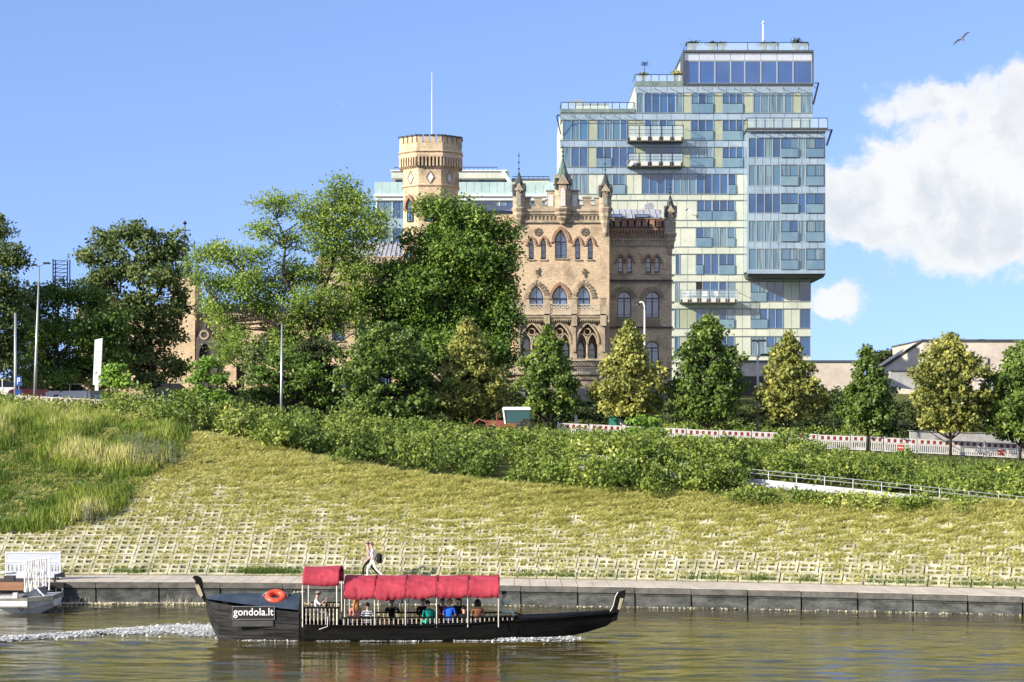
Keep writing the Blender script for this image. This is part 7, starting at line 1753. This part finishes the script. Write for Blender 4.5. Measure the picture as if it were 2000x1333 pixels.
# frame with hanging white ropes
P3 = Pl(94.6); rk = empty('rope_rack', (P3.x(73), 94.6, 0), label='white tubular frame hung with thick white ropes above the moored boat', cat='rack'); b3 = rk.location.x
q = MB(); q.tube([(P3.x(48.5) - b3, 0, P3.z(1156)), (P3.x(48.5) - b3, 0, P3.z(1100)), (P3.x(52) - b3, 0, P3.z(1096)), (P3.x(75) - b3, 0, P3.z(1091.5)), (P3.x(97) - b3, 0, P3.z(1090)), (P3.x(98) - b3, 0, P3.z(1093)), (P3.x(96) - b3, 0, P3.z(1153))], .032, 7); q.build('frame', white_p, rk)
rp = mat('white_braided_rope', rough=.8, fn=mottled((.5, .48, .45), (.78, .77, .74), 8, .3)); rr = random.Random(3)
for i in range(9):
    a = 52.5 + i * 4.7; q = MB(); zt_ = P3.z(1096.5 - i * .75); zb_ = P3.z(1150 - rr.uniform(0, 5)); pts = [(P3.x(a + rr.uniform(-.9, .9)) - b3, rr.uniform(-.05, .05), zt_ + (zb_ - zt_) * j / 6) for j in range(7)]
    q.tube(pts, [.035, .04, .035, .045, .035, .045, .055], 6); q.build('rope', rp, rk)
for i in range(4): q = MB(); a = 52 + i * 10; q.lathe((P3.x(a) - b3, -.1, P3.z(1158)), [(.03, 0), (.1, .06), (.1, .2), (.03, .28)], 8); q.build('fender', rp, rk)
# grey panel screen on the promenade
x, y = quay_pt(65); sc_ = empty('panel_screen', (x, y + 1.2, float(qtop(x))), label='grey site barrier panel with rows of slots standing on the promenade behind the moored boat', cat='barrier'); P4 = Pl(y + 1.2); L4 = lambda a: P4.x(a) - x; Z4 = lambda b: P4.z(b) - sc_.location.z
gp = mat('pale_grey_plastic', rough=.5, fn=mottled((.44, .48, .55), (.52, .56, .63), .8, .05)); holes = []
for a in (16, 23, 32, 40, 46, 101, 108, 114): holes.append([(L4(a), Z4(1116)), (L4(a + 2.4), Z4(1116)), (L4(a + 2.4), Z4(1103)), (L4(a), Z4(1103))])
q = MB(); wall_mesh(q, [(L4(12.5), Z4(1129)), (L4(117), Z4(1129)), (L4(117), Z4(1081)), (L4(12.5), Z4(1081))], holes, -.03, .06, .06); wall_mesh(q, [(L4(12.5), Z4(1129)), (L4(117), Z4(1129)), (L4(117), Z4(1081)), (L4(12.5), Z4(1081))], holes, .031, .01); q.build('panel', gp, sc_)
q = MB(); q.box(L4(12), L4(118), -.06, .06, Z4(1081), Z4(1078)); q.box(L4(12), L4(118), -.05, .05, Z4(1098), Z4(1095.5)); q.build('top_rail', white_p, sc_)
for a in (12, 118): q = MB(); q.tube([(L4(a), 0, .0), (L4(a), 0, Z4(1077.5))], .045, 6); q.build('post', white_p, sc_)
q = MB(); q.tube([(L4(0), -.1, Z4(1118)), (L4(26), -.1, Z4(1117))], .04, 5); q.build('brace', white_p, sc_)
for a in (20, 110): q = MB(); q.box(L4(a) - .12, L4(a) + .12, -.4, .4, 0, .1); q.build('foot', M_('dark_rubber', (.03, .03, .03), .8), sc_)
x, y = quay_pt(113); db = empty('mooring_bracket', (x, y - .05, float(qtop(x))), label='black mooring bracket with fender on the quay edge right of the rope rack', cat='mooring bracket')
q = MB(); q.box(-.45, .33, -.25, .1, -.32, -.04); q.build('fender_block', M_('black_rubber', (.012, .012, .012), .6), db)
q = MB(); q.tube([(-.15, 0, .0), (-.1, 0, .28), (.32, 0, .42)], .06, 6); q.box(-.14, .34, -.05, .05, .2, .34); q.build('lever', iron, db)
for xx in (-.4, -.05, .25): q = MB(); q.box(xx, xx + .06, -.28, -.2, -.62, -.3); q.build('leg', steel, db)
q = MB(); q.box(-.42, .33, -.28, -.2, -.68, -.62); q.build('cross_bar', steel, db)

# ================================================================ STREET FURNITURE
def pole(px, d, ytop, r0, r1, lab, heads=(), name='street_lamp', cat='street lamp', ybase=None, lean=0, m_=None):
    P = Pl(d); x = P.x(px); z0 = gz(x, d) - .05; root = empty(name, (x, d, z0), label=lab, cat=cat); h = P.z(ytop) - z0
    q = MB(); q.tube([(0, 0, 0), (lean * .3, 0, h * .33), (lean, 0, h)], [r0, (r0 * 2 + r1) / 3, r1], 8); q.build('pole', m_ or steel, root, smooth=True)
    q = MB(); q.lathe((0, 0, 0), [(r0 * 1.5, 0), (r0 * 1.5, .35), (r0, .4)], 8); q.build('base', m_ or steel, root)
    for dx, dz, l, s in heads:
        q = MB(); q.tube([(lean, 0, h + dz), (lean + dx * .8, 0, h + dz + s)], .035, 6); q.build('arm', m_ or steel, root)
        q = MB(); q.box(min(lean + dx * .6, lean + dx * .6 + l), max(lean + dx * .6, lean + dx * .6 + l), -.15, .15, h + dz + s - .02, h + dz + s + .1); q.build('lamp_head', iron, root)
    return root, h, P
pole(67, 150, 519, .12, .05, 'tallest street lamp at left with a small twin head above the trees', [(.5, 0, .45, .12), (-.3, -.1, -.3, .1)], lean=.35)
pole(30, 148, 612, .11, .08, 'plain grey pole without a head at the left edge', name='flag_pole', cat='pole')
pole(549, 139, 632, .09, .05, 'slender grey lamp post in front of the airy locust tree', [(-.35, -.05, -.5, .05)], lean=.05)
r_, h, P = pole(1259, 143, 605, .09, .05, 'street lamp with a curved white neck in front of the palace right wing', [], m_=white_p)
q = MB(); q.tube([(0, 0, h - .05), (0, 0, h + .18), (-.06, 0, h + .42), (-.2, 0, h + .52), (-.34, 0, h + .46)], .05, 7); q.build('neck', white_p, r_, smooth=True); q = MB(); q.lathe((-.42, 0, h + .3), [(.16, 0), (.15, .06), (.08, .14), (.03, .16)], 10); q.build('lamp_head', iron, r_)
r_, h, P = pole(1480, 140, 667, .095, .06, 'double headed street lamp beside the yellow crowned tree', [(.05, 0, .5, .0), (-.05, 0, -.35, .0)])
q = MB(); q.tube([(0, 0, h - 1.1), (.35, 0, h - .85)], .035, 5); q.box(.2, .75, -.13, .13, h - .95, h - .82); q.build('lamp_head', iron, r_)
# striped street barriers, one object per section
w_plas = mat('white_barrier_plastic', rough=.5, fn=mottled((.46, .45, .43), (.60, .58, .56), 3, .05)); r_plas = M_('red_reflective_film', (.17, .015, .015), .5); foot_m = M_('barrier_foot_rubber', (.03, .03, .03), .8)
xs = -34.0; i = 0; nb = 0; cache = {}
while xs < 35:
    xe = xs + 2.03; ya, yb = float(fence_y(xs)), float(fence_y(xe)); za, zb = gz(xs, ya) + .02, gz(xe, yb) + .02; pxm = 1000 + (xs + xe) / 2 / ya * F
    vis = pxm < 225 or pxm > 1070
    if vis:
        where = ('left' if pxm < 225 else 'right'); sgn_ = 1590 < pxm and i % 3 == 1
        if pxm < 225: lab = 'red and white barrier section above the tall grass, ' + ('at the parking machine' if pxm < 48 else 'at the foot of the tallest lamp' if pxm < 105 else 'left of the totem sign' if pxm < 165 else 'below the totem sign'); grp = 'barrier sections at the left end of the street'
        elif pxm < 1420: lab = 'barrier section half hidden by the hedge, ' + ('left of the white marker post' if pxm < 1110 else 'just right of the white marker post' if pxm < 1170 else 'in front of the green container' if pxm < 1235 else 'behind the bright feathery sapling' if pxm < 1300 else 'left of the tall dark lime' if pxm < 1350 else 'at the trunk of the tall dark lime'); grp = 'barrier sections half hidden by the hedge'
        elif sgn_: lab = 'street barrier section with a small red warning plate, ' + ('just right of the small dark lime' if pxm < 1856 else 'near the right edge of the photo'); grp = 'barrier sections with a warning plate'
        else:
            marks = [(1480, 'the double headed street lamp'), (1540, 'the trunk of the yellow lime beside the lamp'), (1694, 'the trunk of the small dark lime'), (1856, 'the trunk of the lime before the slanted building'), (1992, 'the trunk of the lime cut by the right edge')]
            near = [t for m_, t in marks if abs(m_ - pxm) < 31]
            lab = 'plain street barrier at ' + near[0] if near else 'plain street barrier left of ' + next((t for m_, t in marks if m_ > pxm), 'the right edge of the photo'); grp = 'barrier sections under the lime trees at right'
        rt = empty('street_barrier', (xs, ya, za), math.atan2(yb - ya, xe - xs), label=lab, cat='barrier', group=grp); rt.rotation_euler = (0, -math.atan2(zb - za, 2.03), math.atan2(yb - ya, xe - xs))
        if 'b' not in cache:
            q = MB(); q.box(.03, 1.98, -.03, .03, .70, .98); q.box(.03, 1.98, -.035, .035, .98, 1.02); cache['b'] = q.mesh('board', w_plas)
            q = MB(); q.box(.17, .35, -.036, -.030, .735, .95); cache['r'] = q.mesh('red_block', r_plas)
            q = MB(); q.box(.03, 1.98, -.025, .025, .62, .68); q.box(.03, 1.98, -.025, .025, .14, .20)
            for k_ in range(15): q.box(.06 + k_ * .132, .125 + k_ * .132, -.02, .02, .20, .62)
            cache['s'] = q.mesh('slats', w_plas)
            q = MB(); q.box(-.03, .03, -.04, .04, .05, 1.1); cache['p'] = q.mesh('post', w_plas); q = MB(); q.box(-.12, .12, -.38, .38, 0, .1); cache['f'] = q.mesh('foot', foot_m)
            q = MB(); q.box(.8, 1.22, -.05, -.03, .28, .60); cache['w'] = q.mesh('warning_plate', mat('warning_plate_red', (.40, .05, .03), .5)); q = MB(); q.box(.84, 1.18, -.056, -.0505, .40, .47); cache['w2'] = q.mesh('plate_stripe', M_('plate_pale', (.6, .5, .42), .5))
        for k_, n_ in (('b', 'board'), ('s', 'slats'), ('p', 'post'), ('f', 'foot')): link(n_, cache[k_], None, rt, (.0, 0, 0))
        for j in range(5): link('red_block', cache['r'], None, rt, (.38 * j, 0, 0))
        if sgn_: w = link('warning_plate', cache['w'], None, rt); link('plate_stripe', cache['w2'], None, w)
        rr = random.Random(i); rt.rotation_euler.z += rr.uniform(-.02, .02); rt.location.z += rr.uniform(-.02, .02)
    xs = xe + .02; i += 1
# white totem sign, parking machine
P = Pl(156); x = P.x(191); z0 = gz(x, 156); tm_ = empty('totem_sign', (x, 156, z0), label='tall white totem sign with grey line rows at left of the maple', cat='sign'); q = MB(); h0, h1 = P.z(752) - z0, P.z(661) - z0; q.prism([(-.34, h0), (.20, h0), (.36, h1), (-.20, h1 - .12)], -.12, .12); q.build('panel', white_p, tm_)
q = MB()
for j in range(6): zz = h0 + (h1 - h0) * (.13 + j * .115); dx = (zz - h0) / (h1 - h0) * .15; q.box(-.30 + dx, .20 + dx, -.126, -.121, zz, zz + .035)
q.build('text_rows', M_('grey_print', (.3, .3, .32), .6), tm_); q = MB(); q.box(-.2, .05, -.08, .08, 0, h0); q.build('leg', white_p, tm_)
P = Pl(147); x = P.x(36); pm_ = empty('parking_machine', (x, 147, gz(x, 147)), label='blue parking machine with a small blue sign above it at the left edge', cat='parking machine'); q = MB(); q.box(-.2, .2, -.15, .15, .1, 1.35); q.box(-.23, .23, -.18, .18, 1.35, 1.45); q.build('cabinet', M_('machine_blue', (.02, .07, .25), .4), pm_)
q = MB(); q.tube([(0, .1, 1.4), (0, .1, 2.35)], .03, 5); q.build('post', steel, pm_); q = MB(); q.box(-.22, .22, .05, .08, 1.7, 2.35); o = q.build('sign_plate', M_('machine_blue', (.02, .07, .25), .4), pm_); q = MB(); q.box(-.1, -.05, .04, .049, 1.8, 2.25); q.box(-.05, .1, .04, .049, 2.17, 2.25); q.box(-.05, .1, .04, .049, 2.0, 2.07); q.box(.05, .1, .04, .049, 2.07, 2.17); q.build('letter', white_p, o)
# parked cars at the plaza
def car(px, d, col, lab, nm, rz=0, L_=4.3, Hc=1.5, m_name='p'):
    x = Pl(d).x(px); g = gz(x, d) + .27; root = empty('parked_car', (x, d, g), rz, label=lab, cat='car'); pm2 = mat(nm, col, .25, spec=.6)
    l = L_ / 2; prof = [(-l, .35), (-l, .72), (-l * .92, .85), (-l * .80, .95), (-l * .58, Hc), (l * .10, Hc + .02), (l * .42, .98), (l * .92, .80), (l, .62), (l, .35), (l * .9, .25), (-l * .9, .25)][::-1]
    q = MB(); body = [(a, b) for a, b in prof if b <= .99]; low = [(-l, .35), (-l * .9, .25), (l * .9, .25), (l, .35), (l, .62), (l * .92, .80), (l * .44, .93), (-l * .84, .93), (-l, .80)]
    q.prism(low, -.86, .86); q.build('body', pm2, root)
    q = MB(); v = []
    for y, s in ((-.80, 0), (.80, 0)): v += [(-l * .82, y, .93), (l * .44, y, .93)]
    for y in (-.66, .66): v += [(-l * .56, y, Hc), (l * .10, y, Hc)]
    q.add(v, [(0, 1, 5, 4), (2, 6, 7, 3), (0, 4, 6, 2), (1, 3, 7, 5), (4, 5, 7, 6)]); q.build('windows', mat('tinted_car_glass', (.01, .012, .015), .05), root)
    q = MB(); v = [(-l * .58, -.67, Hc - .005), (l * .12, -.67, Hc - .005), (l * .12, .67, Hc - .005), (-l * .58, .67, Hc - .005)]; q.box(-l * .58, l * .12, -.67, .67, Hc - .005, Hc + .04)
    for a in (-l * .2,): q.prism([(a - .04, .93), (a + .04, .93), (a + .04, Hc), (a - .04, Hc)], -.80, -.76)
    q.build('roof', pm2, root)
    for sx in (-l * .62, l * .64):
        for sy in (-.84, .84):
            w = MB(); w.lathe((0, 0, 0), [(.31, -.1), (.33, -.06), (.33, .06), (.31, .1)], 16); w.v = [(a, c, b) for a, b, c in w.v]; w_ = w.build('wheel', M_('tyre', (.02, .02, .02), .8), root, (sx, sy, .32))
            w = MB(); w.lathe((0, 0, 0), [(.2, -.11), (.2, .11)], 10); w.v = [(a, c, b) for a, b, c in w.v]; w.build('rim', steel, w_)
    for sx, c, n_ in ((l, (.7, .7, .65), 'headlight'), (-l, (.3, .01, .01), 'tail_light')):
        for sy in (-.65, .65): w = MB(); w.box(sx - .06 if sx > 0 else sx - .02, sx + .02 if sx > 0 else sx + .06, sy - .16, sy + .16, .62, .76); w.build(n_, M_(n_ + '_lens', c, .2), root)
car(78, 163, (.05, .006, .008), 'dark red parked car behind the tall lamp post', 'dark_red_car_paint', 0, 4.4, 1.62)
car(152, 160, (.45, .46, .48), 'silver parked car beside the white totem sign', 'silver_car_paint', 0, 4.5, 1.42)
car(345, 165, (.02, .025, .04), 'dark parked car under the tall grey green tree', 'dark_blue_car_paint', 0, 4.4, 1.45)
car(20, 166, (.6, .6, .6), 'white parked car at the left edge behind the parking machine', 'white_car_paint', 0, 4.3, 1.5)
# construction machines
def loader(px, d, ytop, cab, body, lab, rz=0, roofc=None):
    P = Pl(d); x = P.x(px); z0 = gz(x, d) + .05; root = empty('compact_tractor', (x, d, z0), rz, label=lab, cat='tractor'); h = P.z(ytop) - z0; cm, bm_ = roofc, body
    q = MB(); q.box(-.85, .95, -.75, .75, h - .14, h); q.box(-.80, .9, -.7, .7, h, h + .05); q.build('cab_roof', cm, root)
    for sx, tx in ((-.78, -.65), (.85, .88)):
        for sy in (-.68, .68): q = MB(); q.tube([(tx, sy, .9), (sx, sy, h - .1)], .06, 5); q.build('cab_post', cm if sx < 0 else cab, root)
    q = MB(); q.box(-.66, .8, -.66, .66, .95, h - .15); q.build('cab_glass', cab, root)
    q = MB(); q.box(-1.9, -.66, -.4, .4, .65, 1.12); q.box(-.7, 1.0, -.7, .7, .5, .95); q.build('bonnet', bm_, root)
    for sx, rr_ in ((-1.55, .42), (.6, .62)):
        for sy in (-.85, .85): w = MB(); w.lathe((0, 0, 0), [(rr_ * .9, -.16), (rr_, -.1), (rr_, .1), (rr_ * .9, .16)], 14); w.v = [(a, c, b) for a, b, c in w.v]; w.build('wheel', M_('tyre', (.02, .02, .02), .8), root, (sx, sy, rr_))
    q = MB(); q.tube([(-1.8, -.4, 1.0), (-2.3, -.4, 1.2), (-2.8, -.4, .8)], .06, 5); q.build('front_arm', bm_, root); q = MB(); q.tube([(-1.2, .3, 1.1), (-1.2, .3, 1.6)], .04, 5); q.build('exhaust_pipe', bm_, root)
loader(1007, 135.6, 797, mat('teal_cab_glass', (.02, .075, .07), .1, spec=.7), mat('tractor_red', (.24, .07, .045), .6), 'small tractor with a white cab roof and red bonnet behind the hedge', roofc=white_p)
loader(204, 143, 765, mat('dark_cab_glass', (.04, .06, .06), .1, spec=.7), mat('machine_dark', (.04, .04, .04), .5), 'dark machine cab behind the barriers below the white totem sign', roofc=M_('machine_dark_roof', (.025, .025, .025), .5))
P = Pl(138.3); x = P.x(1212); z0 = gz(x, 138.3); cn = empty('site_container', (x, 138.3, z0), label='small green site container with a white notice behind the barriers', cat='container'); w = P.m(44) / 2; h = P.z(815) - z0
gn = mat('container_green', rough=.6, fn=mottled((.02, .17, .12), (.03, .22, .16), 1, .1)); q = MB(); q.box(-w, w, -.8, .8, .1, h); q.build('box_body', M_('container_dark_side', (.012, .04, .035), .6), cn)
q = MB(); q.box(-w - .02, -w * .42, -.83, .83, .08, h - .01); q.build('green_door', gn, cn); q = MB(); q.box(-w - .1, w + .1, -.9, .9, h, h + .08); q.build('lid', gn, cn)
q = MB(); q.box(-w * .10, w * .42, -.86, -.84, h * .45, h * .78); o = q.build('notice', white_p, cn); q = MB()
for j in range(3): q.box(-w * .06, w * .38, -.868, -.861, h * (.52 + j * .08), h * (.545 + j * .08))
q.build('notice_print', M_('dark_print', (.08, .09, .09), .6), o)
P = Pl(139); x = P.x(1125); q = MB(); q.box(-.1, .1, -.03, .03, 0, P.z(811) - gz(x, 139)); q.box(-.12, .12, -.05, .05, .0, .1); q.build('marker_post', white_p, None, (x, 139, gz(x, 139)), label='short white marker post in front of the undergrowth left of the green container', cat='post')
# low fence by the palace terrace and the stair rail
def palings(px0, px1, d, yt, lab, n):
    P = Pl(d); x0, x1 = P.x(px0), P.x(px1); z0 = gz((x0 + x1) / 2, d); root = empty('iron_fence', (x0, d, z0), label=lab, cat='fence'); h = P.z(yt) - z0
    for i in range(n + 1): q = MB(); q.box(-.02, .02, -.02, .02, h - 1.3, h); q.build('bar', iron, root, ((x1 - x0) * i / n, 0, 0))
    for dz in (0, -1.2): q = MB(); q.box(0, x1 - x0, -.025, .025, h + dz - .03, h + dz + .03); q.build('rail', iron, root)
palings(1319, 1352, 181, 730, 'black iron fence between the palace corner and the dark green lime tree', 9)
palings(975, 1000, 176, 709, 'iron railing of the palace stairs at the left of the terrace', 6)

# ================================================================ GULL
def gull(px, py, d, span, lab):
    P = Pl(d); root = empty('gull', (P.x(px), d, P.z(py)), label=lab, cat='bird'); root.rotation_euler = (Matrix.Rotation(R(-52), 4, 'Y') @ Matrix.Rotation(R(28), 4, 'X') @ Matrix.Rotation(R(62), 4, 'Z')).to_euler()
    q = MB(); q.tube([(-.26, 0, 0), (-.2, 0, .01), (-.05, 0, 0), (.1, 0, 0), (.19, 0, .02), (.24, 0, .03), (.29, 0, .02)], [.012, .035, .065, .06, .04, .035, .008], 9)
    q.add([(-.2, -.03, .01), (-.36, -.07, .0), (-.37, .07, 0), (-.2, .03, .01), (-.28, 0, .03)], [(0, 1, 4), (1, 2, 4), (2, 3, 4), (0, 3, 2, 1)])
    for s in (-1, 1):
        W_ = [(.08, 0, .13), (.14, .22, .15), (.06, .42, .11), (-.10, span / 2, .02)]; top = [(a, s * b, .03 + .10 * math.sin(b * 3)) for a, b, c in W_] + [(a - c, s * b, .02 + .10 * math.sin(b * 3)) for a, b, c in W_[::-1]]
        bot = [(a, b, c - .015) for a, b, c in top]; n = 8; fs = [(0, 1, 6, 7), (1, 2, 5, 6), (2, 3, 4, 5), (8, 15, 14, 9), (9, 14, 13, 10), (10, 13, 12, 11)] + [(i, (i + 1) % n, (i + 1) % n + 8, i + 8) for i in range(n)]
        q.cur = 1; q.add(top + bot, fs); q.cur = 0
    q.build('body', [M_('gull_white', (.13, .13, .14), .7), M_('gull_grey_wing', (.03, .032, .036), .7)], root, smooth=False)
    q = MB(); q.tube([(.28, 0, .02), (.33, 0, .012)], [.012, .004], 5); q.build('beak', M_('beak_yellow', (.6, .35, .05), .5), root)
gull(1880, 77, 112, 1.05, 'dark looking gull with raised wings flying high at the upper right')
